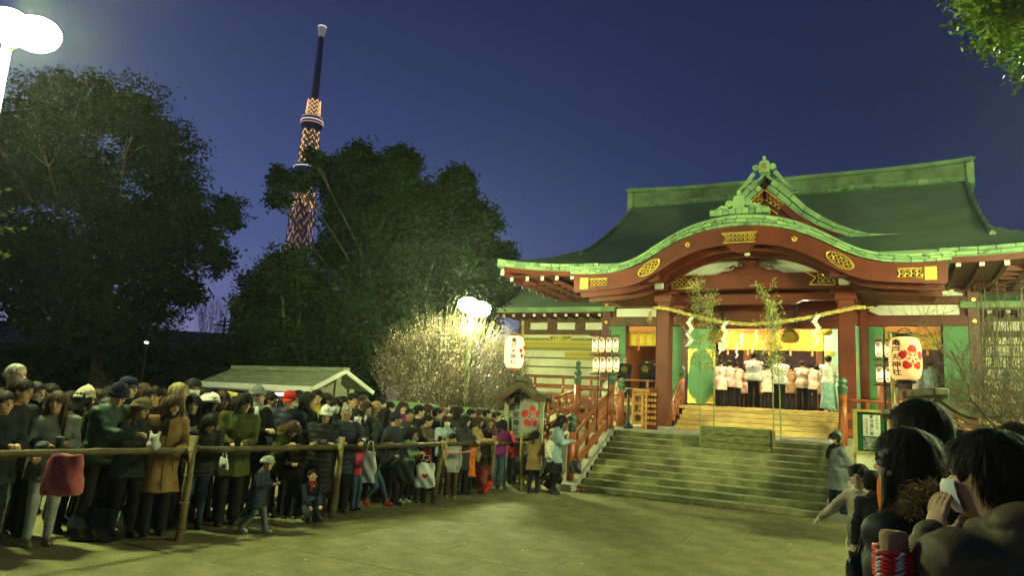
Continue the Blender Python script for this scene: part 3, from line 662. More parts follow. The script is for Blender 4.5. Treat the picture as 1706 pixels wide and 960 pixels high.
MB().prism([(.1, 0), (2.3, 0), (2.3, 1.12), ], -2.35, 2.38, axis='x').build('stair_core', M_stone2, stairs)
for sg in (-1, 1):
    MB().prism([(-.30, 0), (2.9, 0), (2.9, 1.262), (2.25, 1.262), (-.05, .17), (-.30, .14)], *sorted((sg * 2.405, sg * 2.80)), axis='x').build('cheek_wall', M_stone2, stairs)
terr = tag(empty('terrace', sh(0, 0, 0), -YAW), kind='structure')
for j in range(9):
    for i in range(8):
        x0 = -3.7 + i * .93; y0 = 2.81 + j * .75 if True else 0
        MB().box(x0 + .003, x0 + .93 - .003, y0, y0 + .744, 1.16, 1.262, bev=.005).build('terrace_slab', M_stone2, terr)
MB().box(-3.68, -2.42, 2.3, 2.80, 1.16, 1.26, bev=.01).build('terrace_edge', M_stone2, terr)
MB().box(2.42, 3.70, 2.3, 2.80, 1.16, 1.26, bev=.01).build('terrace_edge', M_stone2, terr)
MB().box(-3.66, 3.68, 2.36, 9.4, 0, 1.155).build('terrace_wall', M_cream, terr)
for sg in (-1, 1):
    MB().prism([(sg * 3.70, 0), (sg * 3.70, 1.2), (sg * 6.0, .0)], 3.3, 6.0).build('side_stair', M_stone2, stairs)

# ---------------------------------------------------------------- railings with bronze capped newels
M_rail = mat('railing_lacquer', (.30, .085, .03), .35, var=.18, scale=3, spec=.5)
M_bronze = mat('verdigris_bronze', (.10, .17, .12), .5, .4, var=.3, scale=6)
GI = [(.075, 0), (.08, .02), (.08, .14), (.092, .15), (.092, .17), (.07, .19), (.05, .21), (.05, .23), (.08, .25), (.085, .30), (.06, .35), (.02, .385), (.004, .40)]
def newel(b_root, x, y, z0, h, r_=.085):
    o = MB().lathe([(r_, z0), (r_, z0 + h)], (x, y, 0), 14).build('newel', M_rail, b_root, smooth=True)
    MB().lathe([(a * 1.15, z) for a, z in GI], (x, y, z0 + h - .06), 14).build('bronze_cap', M_bronze, o, smooth=True)
    return o
def railing(name, label, pts, group, heights=(.95, .62, .28), newels=(True, True), cat='railing', nb=4, curve=0.0):
    """pts: list of (x,y,z) ground points along the railing"""
    t = sthing(name, pts[0][0], pts[0][1], 0, label, cat, group)
    O = Vector((pts[0][0], pts[0][1], 0)); P = [Vector(p) - O for p in pts]
    for i, p in enumerate(P):
        if newels[min(i, len(newels) - 1)]: newel(t, p.x, p.y, p.z, 1.12)
    for a, c in zip(P[:-1], P[1:]):
        up = lambda h: [a.lerp(c, s) + Vector((0, 0, h + curve * math.sin(s * math.pi))) for s in np.linspace(0, 1, 7)]
        MB().tube(up(heights[0]), .038, 8).build('top_rail', M_rail, t, smooth=True)
        MB().beam(a + Vector((0, 0, heights[1])), c + Vector((0, 0, heights[1])), .06, .13).build('middle_rail', M_rail, t)
        MB().beam(a + Vector((0, 0, heights[2])), c + Vector((0, 0, heights[2])), .07, .15).build('bottom_rail', M_rail, t)
        for k in range(nb):
            s = (k + .5) / nb; q = a.lerp(c, s)
            pl = MB().box(q.x - .035, q.x + .035, q.y - .035, q.y + .035, q.z + .0, q.z + heights[0] - .03).build('baluster', M_rail, t)
            MB().lathe([(.001, -.03), (.028, -.02), (.028, .02), (.001, .03)], (q.x - .0, q.y - .05, q.z + heights[1]), 8).build('stud', M_rw, pl)
            MB().lathe([(.001, -.03), (.028, -.02), (.028, .02), (.001, .03)], (q.x - .0, q.y - .05, q.z + heights[2]), 8).build('stud', M_rw, pl)
    return t
railing('stair_railing', 'red lacquered railing sloping up the left side of the stone stairs', [(-2.58, .05, .15), (-2.58, 2.45, 1.26)], 'red railings of the shrine stairs')
railing('stair_railing', 'red lacquered railing up the right side of the stone stairs by the notice board', [(2.60, .05, .15), (2.60, 2.45, 1.26)], 'red railings of the shrine stairs')
railing('terrace_railing', 'short red railing from the top left stair post to the next post', [(-2.58, 2.5, 1.26), (-3.5, 2.5, 1.26)], 'red railings of the terrace', newels=(False, True), nb=1)
railing('terrace_railing', 'short red railing right of the top right stair post', [(2.60, 2.5, 1.26), (3.55, 2.5, 1.26)], 'red railings of the terrace', newels=(False, True), nb=1)
railing('side_railing', 'red railing bending down to the left beside the side steps of the terrace', [(-3.55, 3.0, 1.26), (-4.4, 3.2, 1.0), (-5.9, 3.2, .15)], 'red railings of the side steps', newels=(False, False, True), curve=.03)
railing('side_railing', 'farther red railing of the left side steps behind the nearer one', [(-3.55, 6.1, 1.26), (-4.4, 6.1, 1.0), (-6.1, 6.1, .12)], 'red railings of the side steps', newels=(True, False, True), curve=.03)
railing('side_railing', 'red railing sloping down right of the terrace, behind the heads at the right edge', [(3.55, 3.0, 1.26), (4.4, 3.0, 1.0), (6.1, 3.0, .12)], 'red railings of the side steps', newels=(False, False, True), curve=.03)
railing('veranda_railing', 'long low red railing along the veranda of the left wing', [(-3.3, 9.6, 1.98), (-6.4, 9.6, 1.98), (-9.8, 9.6, 1.98)], 'red railings of the veranda', heights=(.82, .48, .12), nb=3)
railing('veranda_railing', 'long low red railing along the veranda of the right wing', [(3.3, 9.6, 1.98), (6.4, 9.6, 1.98), (10.4, 9.6, 1.98)], 'red railings of the veranda', heights=(.82, .48, .12), nb=3)
for sg in (-1, 1):
    t = sthing('step_railing', sg * 2.42, 7.3, 1.26, 'curved red railing on the %s side of the wooden steps' % ('left' if sg < 0 else 'right'), 'railing', 'curved railings of the wooden steps')
    newel(t, 0, 1.45, .77, .92, .075)
    for h, w in ((.92, .035), (.55, .03), (.25, .03)):
        pts = [(0, 1.45, .77 + h * .85), (0, 1.0, .72 + h * .8), (0, .6, .42 + h * .75), (0, .25, .12 + h * .7), (0, .0, .0 + h * .75)]
        MB().tube(pts, w, 8).build('rail', M_rail, t, smooth=True)
    for k in range(3): MB().box(-.03, .03, .15 + .4 * k, .21 + .4 * k, .05 + .2 * k, .7 + .26 * k).build('baluster', M_rail, t)

# ---------------------------------------------------------------- curtains, rope, bells and paper streamers
M_yel = mat('yellow_silk_curtain', (.62, .42, .03), .6, var=.12, scale=5, stretch=(1, 1, 5))
M_rpat = mat('red_patterned_valance', (.45, .09, .04), .6, var=.6, scale=22, tint=(.60, .42, .10))
M_pur = mat('purple_curtain', (.085, .05, .07), .7, var=.15, scale=3)
def curtain(x0, x1, y, z0, z1, label, m=M_yel, val=True, ties=4):
    t = sthing('curtain', (x0 + x1) / 2, y, z0, label, 'curtain', 'shrine curtains'); w = (x1 - x0) / 2
    n = int((x1 - x0) / .05); X = np.linspace(-w, w, n)
    b = MB(); vs = []; 
    for z in np.linspace(z1 - z0, 0, 6):
        for x in X: vs.append((x, .025 * math.sin(x * 22) * (1.2 - z / (z1 - z0 + .01)), z))
    for r_ in range(5):
        for i in range(n - 1): b.add([], []); b.f.append((r_ * n + i, r_ * n + i + 1, (r_ + 1) * n + i + 1, (r_ + 1) * n + i)); b.mi.append(0)
    b.v = vs; b.build('cloth', m, t, smooth=True)
    if val:
        MB().box(-w, w, -.06, -.035, z1 - z0 - .17, z1 - z0).build('valance', M_rpat, t)
        bb = MB()
        for i in range(int(w * 2 / .07)): bb.lathe([(.001, -.14), (.018, -.10), (.01, -.02), (.008, 0)], (-w + .035 + i * .07, -.05, z1 - z0 - .165), 5)
        tag(bb.build('fringe', M_rpat, t), kind='stuff')
    for k in range(ties):
        x = -w + 2 * w * (k + .5) / ties
        MB().box(x - .022, x + .022, -.05, -.02, -.02, z1 - z0 - .1).build('hanging_cord', M_rpat, t)
        MB().lathe([(.001, -.16), (.04, -.15), (.03, -.05), (.012, 0), (.02, .02), (.001, .05)], (x, -.05, -.02), 8).build('tassel', M_rpat, t)
    return t
curtain(-1.68, 1.68, 10.75, 4.02, 4.86, 'wide yellow curtain with red patterned top over the middle doorway', ties=5)
curtain(-5.0, -3.45, 11.05, 4.14, 4.86, 'yellow curtain with red patterned top in the left doorway', ties=2)
curtain(3.45, 5.0, 11.05, 4.14, 4.86, 'yellow curtain with red patterned top in the right doorway behind the big lantern', ties=2)
curtain(-2.6, 2.6, 14.8, 2.3, 4.6, 'plain purple curtain hanging deep inside the hall', M_pur, False, 0)
curtain(2.9, 5.5, 13.0, 2.3, 4.3, 'plain pale purple curtain inside the right doorway', M_pur, False, 0)
M_straw = mat('rice_straw', (.62, .50, .15), .75, var=.3, scale=14, bump=.4, bscale=60)
rope = sthing('straw_rope', 0, 6.45, 4.3, 'thick twisted straw rope sagging between the two red porch columns', 'rope')
rp = [pv(x, y, 6.45) for x, y in [(1088, 514), (1100, 512), (1125, 518), (1150, 525), (1200, 537), (1250, 541), (1300, 537), (1350, 529), (1400, 518), (1432, 511), (1442, 513)]]
RX_ = np.linspace(rp[0][0], rp[-1][0], 90); RZ_ = np.interp(RX_, [p[0] for p in rp], [p[2] for p in rp])
for _ in range(3): RZ_[1:-1] = (RZ_[:-2] + RZ_[1:-1] + RZ_[2:]) / 3
for s_ in range(3):
    pts = [(x, .028 * math.cos(x * 9 + s_ * 2.094), z - 4.3 + .028 * math.sin(x * 9 + s_ * 2.094)) for x, z in zip(RX_, RZ_)]
    MB().tube(pts, .034, 7).build('rope_strand', M_straw, rope, smooth=True)
for sg, i in ((-1, 0), (1, -1)):
    b = MB()
    for k in range(12):
        a = rnd.uniform(-.5, .5); b.tube([(RX_[i], 0, RZ_[i] - 4.3), (RX_[i] + sg * .08 + .05 * a, -.04 + .05 * a, RZ_[i] - 4.3 - .15), (RX_[i] + sg * .09 + .12 * a, -.04 + .1 * a, RZ_[i] - 4.3 - .36 - .1 * rnd.random())] if sg < 0 else [(RX_[i], 0, RZ_[i] - 4.3), (RX_[i] + .1, .03 * a, RZ_[i] - 4.3 + .06 * a), (RX_[i] + .2, .1 * a, RZ_[i] - 4.3 + .12 * a)], .008, 4)
    tag(b.build('straw_tassel', M_straw, rope), kind='stuff')
M_paper = mat('white_paper', (.80, .80, .74), .8, var=.03)
def shide(px, py, y, h, label, w=.14):
    x, _, z = pv(px, py, y); t = sthing('paper_streamer', x, y, z, label, 'paper streamer', 'zigzag paper streamers')
    b = MB(); n = 5; s = h / n
    for k in range(n):
        o0, o1 = (-1) ** k * w * .26, -(-1) ** k * w * .26; z1, z2 = -k * s, -(k + 1) * s - s * .12; hw_ = w * .30; t_ = .10 * s * (-1) ** k
        b.add([(x, y, z) for y in (-.012 * k - .002, -.012 * k + .002) for x, z in ((o0 - hw_, z1 - t_), (o0 + hw_, z1 + t_), (o1 + hw_, z2 + t_), (o1 - hw_, z2 - t_))], [(0, 1, 2, 3), (7, 6, 5, 4), (0, 4, 5, 1), (1, 5, 6, 2), (2, 6, 7, 3), (3, 7, 4, 0)])
    b.build('folded_paper', M_paper, t)
    MB().tube([(0, 0, 0), (0, 0, .08)], .008, 5).build('string', M_straw, t)
shide(1150, 528, 6.35, .85, 'large white zigzag paper streamer on the rope near the left column', .24)
shide(1208, 535, 6.35, .85, 'large white zigzag paper streamer left of the rope middle', .24)
shide(1360, 525, 6.35, .85, 'large white zigzag paper streamer on the rope near the right column', .24)
for i, (px, py) in enumerate([(1200, 566), (1228, 572), (1236, 556), (1254, 572), (1260, 550), (1272, 565)]):
    shide(px, py, 9.6, .48, ['small white paper streamer hanging lowest left in the doorway', 'small white paper streamer second from the left in the doorway', 'small streamer high between the doorway streamers', 'small white paper streamer low in the middle of the doorway', 'small white paper streamer high in the middle of the doorway', 'small white paper streamer rightmost in the doorway'][i], .11)
def bell(px, py, y, r_, label):
    x, _, z = pv(px, py, y); t = sthing('shrine_bell', x, y, z, label, 'bell', 'gilded bells over the steps')
    MB().lathe([(.001, -r_ * .7), (r_ * .7, -r_ * .62), (r_, -r_ * .3), (r_, -r_ * .05), (r_ * 1.05, 0), (r_ * 1.05, r_ * .1), (r_ * .92, r_ * .14), (r_ * .85, r_ * .5), (r_ * .55, r_ * .85), (r_ * .2, r_ * 1.0), (r_ * .16, r_ * 1.2), (r_ * .001, r_ * 1.25)], n=20).build('body', M_gold, t, smooth=True)
    MB().tube([(0, 0, r_), (0, 0, 5.2 - z)], .012, 6).build('hanger', M_black, t)
    for k in range(2): MB().lathe([(r_ * (1.04 - k * .1), -.012), (r_ * (1.1 - k * .1), 0), (r_ * (1.04 - k * .1), .012)], (0, 0, r_ * (.0 + .35 * k)), 20).build('ring', M_gold, t, smooth=True)
bell(1316, 562, 8.2, .26, 'large gilded round bell hanging right of the middle streamers')
bell(1193, 562, 8.2, .26, 'gilded round bell hanging left behind the bamboo spray')
bell(1378, 553, 9.8, .16, 'small gilded lantern shaped bell near the right column')
# warm lamps under the porch and in the hall, hanging from the ceilings
def hang_lamp(x, y, z, power, label, colr=(1, .82, .50), r_=.11, top=5.0):
    t = sthing('hanging_lantern', x, y, z, label, 'lantern', 'warm lamps hanging in the shrine')
    MB().lathe([(.001, -r_), (r_ * .8, -r_ * .7), (r_, 0), (r_ * .8, r_ * .7), (.001, r_)], n=14).build('glass_globe', mat('warm_lamp_glow_%g' % power, (.9, .8, .6), .4, emit=colr, estr=power), t, smooth=True)
    MB().lathe([(r_ * 2.2, -r_ * .1), (r_ * 2.25, -r_ * .05), (r_ * 1.5, r_ * .9), (.03, r_ * 1.5)], n=16).build('cap', M_gold, t)  # cap widened to keep the lamp's light off the ceiling
    MB().tube([(0, 0, r_), (0, 0, top - z)], .01, 5).build('chain', M_black, t)
for i, (x, y, z, p_, tp_) in enumerate([(-1.2, 9.4, 4.95, 1100, 5.9), (1.2, 9.4, 4.95, 1100, 5.9), (-1.0, 12.2, 4.7, 500, 5), (1.0, 12.2, 4.7, 500, 5), (-4.3, 12.4, 4.7, 120, 5), (4.3, 12.2, 4.7, 90, 5)]):
    hang_lamp(x, y, z, p_, ['warm lamp hidden behind the left half of the carved panel', 'warm lamp hidden behind the right half of the carved panel', 'warm lamp inside the hall left of the middle', 'warm lamp inside the hall right of the middle', 'warm lamp inside the left doorway', 'warm lamp inside the right doorway'][i], top=tp_)

# ---------------------------------------------------------------- offering chest with bamboo at its corners
M_gplank = mat('mossy_green_plank', (.17, .18, .065), .7, var=.35, scale=5, stretch=(1, 6, 6))
ax, _, az = pv(1166, 733, 1.75); bx_, _, bz = pv(1284, 741, 1.75)
ch = sthing('offering_chest', (ax + bx_) / 2, 1.75, 1.0, 'long mossy green plank chest standing at the head of the stairs', 'wooden chest')
hw = (bx_ - ax) / 2
for k in range(3): MB().box(-hw, hw, 0, .03, .02 + .155 * k, .165 + .155 * k, .006).build('plank', M_gplank, ch)
for k in range(3): MB().box(hw + .005, hw + .03, 0.0, .5, .02 + .155 * k, .165 + .155 * k, .006).build('side_plank', M_brown, ch)
for k in range(7): MB().box(-hw + .02, hw - .02, .04 + .065 * k, .09 + .065 * k, .47, .50, .004).build('top_slat', M_gplank, ch)
MB().box(-hw, hw, .47, .5, .0, .48).build('back_board', M_gplank, ch)
M_bam = mat('green_bamboo', (.20, .26, .08), .4, var=.2); M_bleaf = mat('dry_bamboo_leaf', (.44, .42, .15), .7, var=.35, scale=20)
def bamboo(px, py, y, ptop, label, seed, spread):
    x, _, z = pv(px, py, y); tx, _, tz = pv(ptop[0], ptop[1], y)
    if z > 1.3: pass
    z = min(z, 1.27) if y > 2.3 else z
    t = sthing('bamboo_branch', x, y, z, label, 'bamboo', 'leafy bamboos tied over the stairs'); rr = random.Random(seed)
    H_ = tz - z; pts = [(0 + (tx - x) * s * s, 0, H_ * s) for s in np.linspace(0, 1, 12)]
    MB().tube(pts, [.016 - .011 * i / 11 for i in range(12)], 6).build('stem', M_bam, t)
    tw = MB(); lf = MB()
    for k in range(64):
        s = rr.uniform(.42, 1.0); bx0 = (tx - x) * s * s; bz0 = H_ * s; a = rr.uniform(0, 6.28); L = spread * rr.uniform(.4, 1.0) * (1.2 - s * .6) * .8
        q = [(bx0, 0, bz0)]; dx_, dy_, dz_ = math.cos(a) * L * .5, math.sin(a) * L * .5, L * .7
        for i in range(1, 4): q.append((bx0 + dx_ * i / 3, dy_ * i / 3, bz0 + dz_ * i / 3 - .1 * (i / 3) ** 2 * L))
        tw.tube(q, .004, 3)
        for i in range(7):
            p = Vector(q[rr.choice((1, 2, 3))]) + Vector((rr.uniform(-.05, .05), rr.uniform(-.05, .05), rr.uniform(-.05, .05))); d = Vector((rr.uniform(-1, 1), rr.uniform(-1, 1), rr.uniform(-1.2, .6))).normalized() * rr.uniform(.07, .14)
            w = d.cross(Vector((rr.uniform(-1, 1), rr.uniform(-1, 1), rr.uniform(-1, 1)))).normalized() * .010
            lf.add([p, p + d * .5 + w, p + d, p + d * .5 - w], [(0, 1, 2, 3)])
    tw.build('twigs', M_bam, t, fix=False)['kind'] = 'stuff'; lf.build('leaves', M_bleaf, t, fix=False)['kind'] = 'stuff'
bamboo(1166, 737, 1.7, (1160, 478), 'leafy bamboo at the near left corner of the green chest', 1, 1.25)
bamboo(1189, 722, 2.4, (1182, 495), 'leafy bamboo at the far left corner of the green chest', 2, .9)
bamboo(1289, 745, 1.7, (1278, 486), 'leafy bamboo at the near right corner of the green chest', 3, 1.1)
bamboo(1301, 735, 2.4, (1284, 505), 'thin leafy bamboo at the far right corner of the green chest', 4, .6)

# ---------------------------------------------------------------- things on the terrace left of the column
M_op = mat('orange_varnished_board', (.50, .24, .06), .45, var=.2, scale=4)
M_ink = mat('brush_ink', (.03, .015, .01), .7)
def sign_rack():
    x0, y_, z_ = pv(1062, 712, 4.6); t = sthing('prayer_sign', x0, 4.6, 1.262, 'upright varnished wooden sign with brush writing beside the left column', 'sign')
    for x in (-.30, -.16, .12, .22): MB().box(x - .022, x + .022, 0, .05, 0, 1.05, .004).build('upright', M_op, t)
    MB().box(-.34, .3, -.03, .08, 1.0, 1.08, .01).build('cap_board', M_op, t)
    p = MB().box(-.12, .10, .01, .03, .12, .98).build('panel', M_op, t)
    b = MB()
    for i, c_ in enumerate('祈願串'):
        v, f = text_mesh(c_, .2); b.add([(x, -.005, y + .80 - .26 * i) for x, y, z in v], f)
    b.build('writing', M_ink, p)
sign_rack()
x0, _, _ = pv(1083, 712, 5.2); t = sthing('votive_rack', x0, 5.2, 1.262, 'dark rack hung with small wooden votive tablets left of the column', 'votive rack')
MB().box(-.2, .2, .03, .07, 0, 1.15, .01).build('back_panel', M_redd, t)
tp = None
for r_ in range(6):
    for k in range(4):
        if tp is None: tp = MB().prism([(-.035, 0), (.035, 0), (.035, .07), (0, .09), (-.035, .07)], -.01, .01).build('tablet', M_op, t); o = tp
        else: o = tp.copy(); C.objects.link(o); o.parent = t
        o.location = (-.14 + k * .09, -.0 - .02 * (k % 2), .12 + .16 * r_); o.rotation_euler = (0, rnd.uniform(-.15, .15), 0)
x0, _, _ = pv(1046, 714, 4.2); t = sthing('iron_lantern_stand', x0, 4.2, 1.262, 'black iron stand with a flat round top by the stair post', 'stand')
MB().lathe([(.13, 0), (.13, .06), (.09, .10), (.055, .16), (.035, .22), (.03, .85), (.04, .95), (.09, 1.0), (.11, 1.04), (.001, 1.06)], n=14).build('pedestal', M_black, t, smooth=True)
MB().lathe([(.10, .0), (.10, .02)], (0, 0, 1.07), 12).build('tray', M_bronze, t)
# small pale round bundle on the veranda (white cloth covered drum)
x0, _, z0 = pv(1006, 640, 9.0); t = sthing('covered_drum', x0, 9.85, 2.03, 'pale cloth covered round drum behind the small lanterns', 'drum')
MB().lathe([(.30, 0), (.36, .1), (.38, .35), (.33, .6), (.2, .75), (.001, .8)], n=20).build('cover', M_cream, t, smooth=True)
MB().lathe([(.34, -.0), (.36, .03), (.34, .06)], (0, 0, .12), 20).build('cord', M_redd, t)
# low stone foundations in front of the side verandas, darkness behind the posts stays as it is
# ---------------------------------------------------------------- trees
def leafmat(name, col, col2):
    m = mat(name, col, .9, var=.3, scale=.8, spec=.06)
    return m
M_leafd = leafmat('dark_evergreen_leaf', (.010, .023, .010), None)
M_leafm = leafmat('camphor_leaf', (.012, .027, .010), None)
M_bark = mat('tree_bark', (.07, .055, .04), .9, var=.4, scale=8, bump=.6, bscale=30)
def leaves_np(P, size, rs, asp=.45, flat=0.0):
    """one rhombic leaf per point"""
    n = len(P); d = rs.normal(size=(n, 3)); d[:, 2] *= .7; d /= np.linalg.norm(d, axis=1)[:, None]
    e = rs.normal(size=(n, 3)); w = np.cross(d, e); w /= np.linalg.norm(w, axis=1)[:, None]
    s = (size * rs.uniform(.6, 1.3, n))[:, None]; d = d * s; w = w * s * asp * .5
    V = np.stack([P, P + d * .5 + w, P + d, P + d * .5 - w], 1).reshape(-1, 3)
    F = np.arange(4 * n).reshape(n, 4); return V, F
def tree(name, label, base, blobs, depth, nleaf, lsize, m, seed, trunk_r=.35, group='trees round the court', core=.25, trunk_h=.35):
    """blobs: (px, py, radius in px[, depth offset]) traced on the photograph and given real depth"""
    rs = np.random.RandomState(seed); t = empty(name, base, 0, label, 'tree', group); B = Vector(base)
    cs = []; 
    for bl in blobs:
        px, py, r_ = bl[:3]; dd = bl[3] if len(bl) > 3 else rs.uniform(-1.5, 1.5)
        c = at(px, py, depth + dd) - B; cs.append((np.array(c), r_ * (depth + dd) / FOC))
    vol = np.array([r_ ** 2 for c, r_ in cs]); vol /= vol.sum(); Ps = []
    for (c, r_), f in zip(cs, vol):
        n = int(nleaf * f); nc = max(6, int(n / 45)); u = rs.normal(size=(nc, 3)); u /= np.linalg.norm(u, axis=1)[:, None]
        cc = c + u * r_ * (rs.uniform(.35, 1.04, nc) ** .6)[:, None]
        k = rs.randint(0, nc, n); cr = r_ * .12 + .22
        q = rs.normal(size=(n, 3)) * [1, 1, .65]; Ps.append(cc[k] + q * cr * .6)
    P = np.concatenate(Ps); V, F = leaves_np(P, lsize, rs)
    # bigger leaves deep inside close the crown
    Q = []
    for (c, r_), f in zip(cs, vol):
        n = int(nleaf * core * f); u = rs.normal(size=(n, 3)); u /= np.linalg.norm(u, axis=1)[:, None]; Q.append(c + u * r_ * rs.uniform(0, .72, n)[:, None])
    V2, F2 = leaves_np(np.concatenate(Q), lsize * 2.2, rs, .6)
    o = mesh_np('crown', np.concatenate([V, V2]), np.concatenate([F, F2 + len(V)]), m, t, smooth=False); o['kind'] = 'stuff'
    # trunk and limbs
    b = MB(); top = Vector(np.mean([c for c, r_ in cs], 0)); th = top.z * trunk_h
    b.tube([(0, 0, -.1), (0, 0, .3), (top.x * .2, top.y * .2, th * .6), (top.x * .4, top.y * .4, th), tuple(top * .92)], [trunk_r * 1.5, trunk_r * 1.1, trunk_r, trunk_r * .8, trunk_r * .25], 10)
    b.build('trunk', M_bark, t, smooth=True)
    b = MB()
    for i, (c, r_) in enumerate(cs):
        a = Vector((top.x * .35, top.y * .35, th * rs.uniform(.6, 1.1))); c = Vector(c); mid = a.lerp(c, .5) + Vector((0, 0, .4))
        b.tube([a, mid, c], [trunk_r * .28, trunk_r * .16, .02], 6)
        for k in range(3):
            e_ = c + Vector(rs.normal(size=3)).normalized() * r_ * .8; b.tube([mid.lerp(c, .6), (mid.lerp(c, .6) + e_) / 2 + Vector((0, 0, .15)), e_], [trunk_r * .08, .03, .012], 4)
    b.build('limbs', M_bark, t, smooth=True)['kind'] = 'stuff'
    return t
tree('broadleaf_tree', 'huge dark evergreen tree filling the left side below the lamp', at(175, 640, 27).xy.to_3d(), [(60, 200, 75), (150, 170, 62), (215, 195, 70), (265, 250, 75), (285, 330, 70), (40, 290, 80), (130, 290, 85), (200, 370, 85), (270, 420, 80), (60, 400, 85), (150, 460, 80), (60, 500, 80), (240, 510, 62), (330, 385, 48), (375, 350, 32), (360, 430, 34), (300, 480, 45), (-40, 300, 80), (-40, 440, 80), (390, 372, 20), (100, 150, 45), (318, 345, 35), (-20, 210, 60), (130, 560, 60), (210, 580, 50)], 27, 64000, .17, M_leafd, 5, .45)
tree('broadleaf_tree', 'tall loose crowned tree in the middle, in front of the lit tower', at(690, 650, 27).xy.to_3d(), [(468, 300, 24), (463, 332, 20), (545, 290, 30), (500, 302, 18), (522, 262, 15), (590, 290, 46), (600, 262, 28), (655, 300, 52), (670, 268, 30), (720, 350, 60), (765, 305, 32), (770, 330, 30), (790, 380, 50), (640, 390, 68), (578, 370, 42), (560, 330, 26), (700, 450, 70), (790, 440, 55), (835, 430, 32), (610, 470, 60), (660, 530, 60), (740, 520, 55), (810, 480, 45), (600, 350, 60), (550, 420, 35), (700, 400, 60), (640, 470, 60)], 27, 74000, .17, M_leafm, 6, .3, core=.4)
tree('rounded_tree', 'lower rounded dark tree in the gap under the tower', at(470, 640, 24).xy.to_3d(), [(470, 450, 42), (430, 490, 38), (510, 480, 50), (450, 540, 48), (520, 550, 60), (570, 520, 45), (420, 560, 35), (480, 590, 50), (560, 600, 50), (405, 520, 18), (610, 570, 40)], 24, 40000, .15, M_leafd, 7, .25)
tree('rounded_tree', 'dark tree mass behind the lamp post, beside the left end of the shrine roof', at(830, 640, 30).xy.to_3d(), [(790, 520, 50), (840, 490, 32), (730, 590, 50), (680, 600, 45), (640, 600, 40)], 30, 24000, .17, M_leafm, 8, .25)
# low dark shrubbery added under the trees to hide the glow at the horizon
rs = np.random.RandomState(3); n = 26000
X = rs.uniform(-60, 640, n); Y = rs.uniform(575, 668, n); hh = 12 * np.sin(X * .03) + 8 * np.sin(X * .11 + 1)
Dp = rs.uniform(27, 33, n); P = np.array([at(x, max(y, 582 + h_), d) for x, y, h_, d in zip(X, Y, hh, Dp)])
V, F = leaves_np(P, .3, rs, .6); tag(mesh_np('shrubbery', V, F, M_leafd, smooth=False), 'dark shrubbery added under the big trees to hide the horizon glow', 'shrubs', kind='stuff')
# dark hall and wall far behind
b = MB(); a_, c_ = at(330, 560, 40), at(560, 560, 40)
bt = empty('background_hall', (a_.x, 40, 0), 0, 'unlit low hall far behind under the round tree', 'building')
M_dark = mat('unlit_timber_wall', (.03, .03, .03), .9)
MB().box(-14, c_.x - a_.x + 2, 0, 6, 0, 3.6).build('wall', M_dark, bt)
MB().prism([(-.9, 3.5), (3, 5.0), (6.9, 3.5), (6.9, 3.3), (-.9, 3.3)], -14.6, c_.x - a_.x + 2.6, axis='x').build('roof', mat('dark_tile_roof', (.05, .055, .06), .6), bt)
for i in range(3):
    p = at([372, 382, 391][i], 556, 39); pt = empty('utility_pole', (p.x, 39, 0), 0, ['thin leftmost pole in the sky gap between the trees', 'middle pole of the three in the sky gap between the trees', 'rightmost pole in the sky gap between the trees'][i], 'pole', 'poles in the sky gap')
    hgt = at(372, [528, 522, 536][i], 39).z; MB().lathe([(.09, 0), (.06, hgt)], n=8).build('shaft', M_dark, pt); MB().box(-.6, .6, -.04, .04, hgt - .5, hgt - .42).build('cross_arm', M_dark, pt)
p1, p2 = at(352, 528, 39), at(396, 548, 39)
tag(MB().tube([p1, p1.lerp(p2, .5) - Vector((0, 0, .25)), p2], .03, 4).build('power_line', M_dark), 'sagging wire crossing the sky gap between the trees', 'cable')

# ---------------------------------------------------------------- bare and blossoming trees made of twigs
def twigs(seed, starts, levels, L0, r0, spread=.55, up=.15, kids=(3, 4), shrink=.72, seg=3, box=None):
    rr = random.Random(seed); segs = []; tips = []
    def grow(p, d, L, r_, lv):
        q = [p]; dd = d.copy()
        for i in range(seg):
            dd = (dd + Vector((rr.gauss(0, .16), rr.gauss(0, .16), rr.gauss(0, .12) + up * .25))).normalized(); q.append(q[-1] + dd * L / seg)
        segs.append((q, [r_ * (1 - .45 * i / seg) for i in range(seg + 1)], lv))
        if lv >= levels: tips.append(q); return
        for k in range(rr.randint(*kids)):
            s = rr.uniform(.3, 1.0); j = min(seg, max(1, int(s * seg + .5))); v = Vector((rr.gauss(0, 1), rr.gauss(0, 1), rr.gauss(0, 1) + up)).normalized()
            grow(q[j], (dd * (1 - spread) + v * spread).normalized(), L * shrink * rr.uniform(.75, 1.2), r_ * .58, lv + 1)
    for p, d in starts: grow(Vector(p), Vector(d).normalized(), L0, r0, 0)
    return segs, tips
def twigmesh(segs, name, m, parent, lv=lambda l: True):
    b = MB()
    for q, r_, l in segs:
        if lv(l): b.tube(q, r_, 6 if l < 2 else 3, cap=False)
    o = b.build(name, m, parent, smooth=True, fix=False); o['kind'] = 'stuff'; return o
M_twig = mat('plum_twig', (.12, .085, .05), .8, var=.3); M_blos = mat('white_plum_blossom', (.38, .34, .26), .7, var=.08)
pb = at(795, 690, 20); plum = empty('plum_tree', (pb.x, 20, 0), 0, 'rounded plum tree covered in small white blossom round the glowing lamp post', 'tree')
starts = []
for (x, dx_) in ((712, -.5), (740, -.2), (790, .0), (810, .25), (845, .4), (765, -.1)):
    p = at(x, 712, 20 + rnd.uniform(-.5, .5)); starts.append(((p.x - pb.x, p.y - 20, 0.0), (dx_ * .4, rnd.uniform(-.3, .3), 1)))
segs, tips = twigs(21, starts, 6, 1.15, .075, .5, .35, (3, 4), .76)
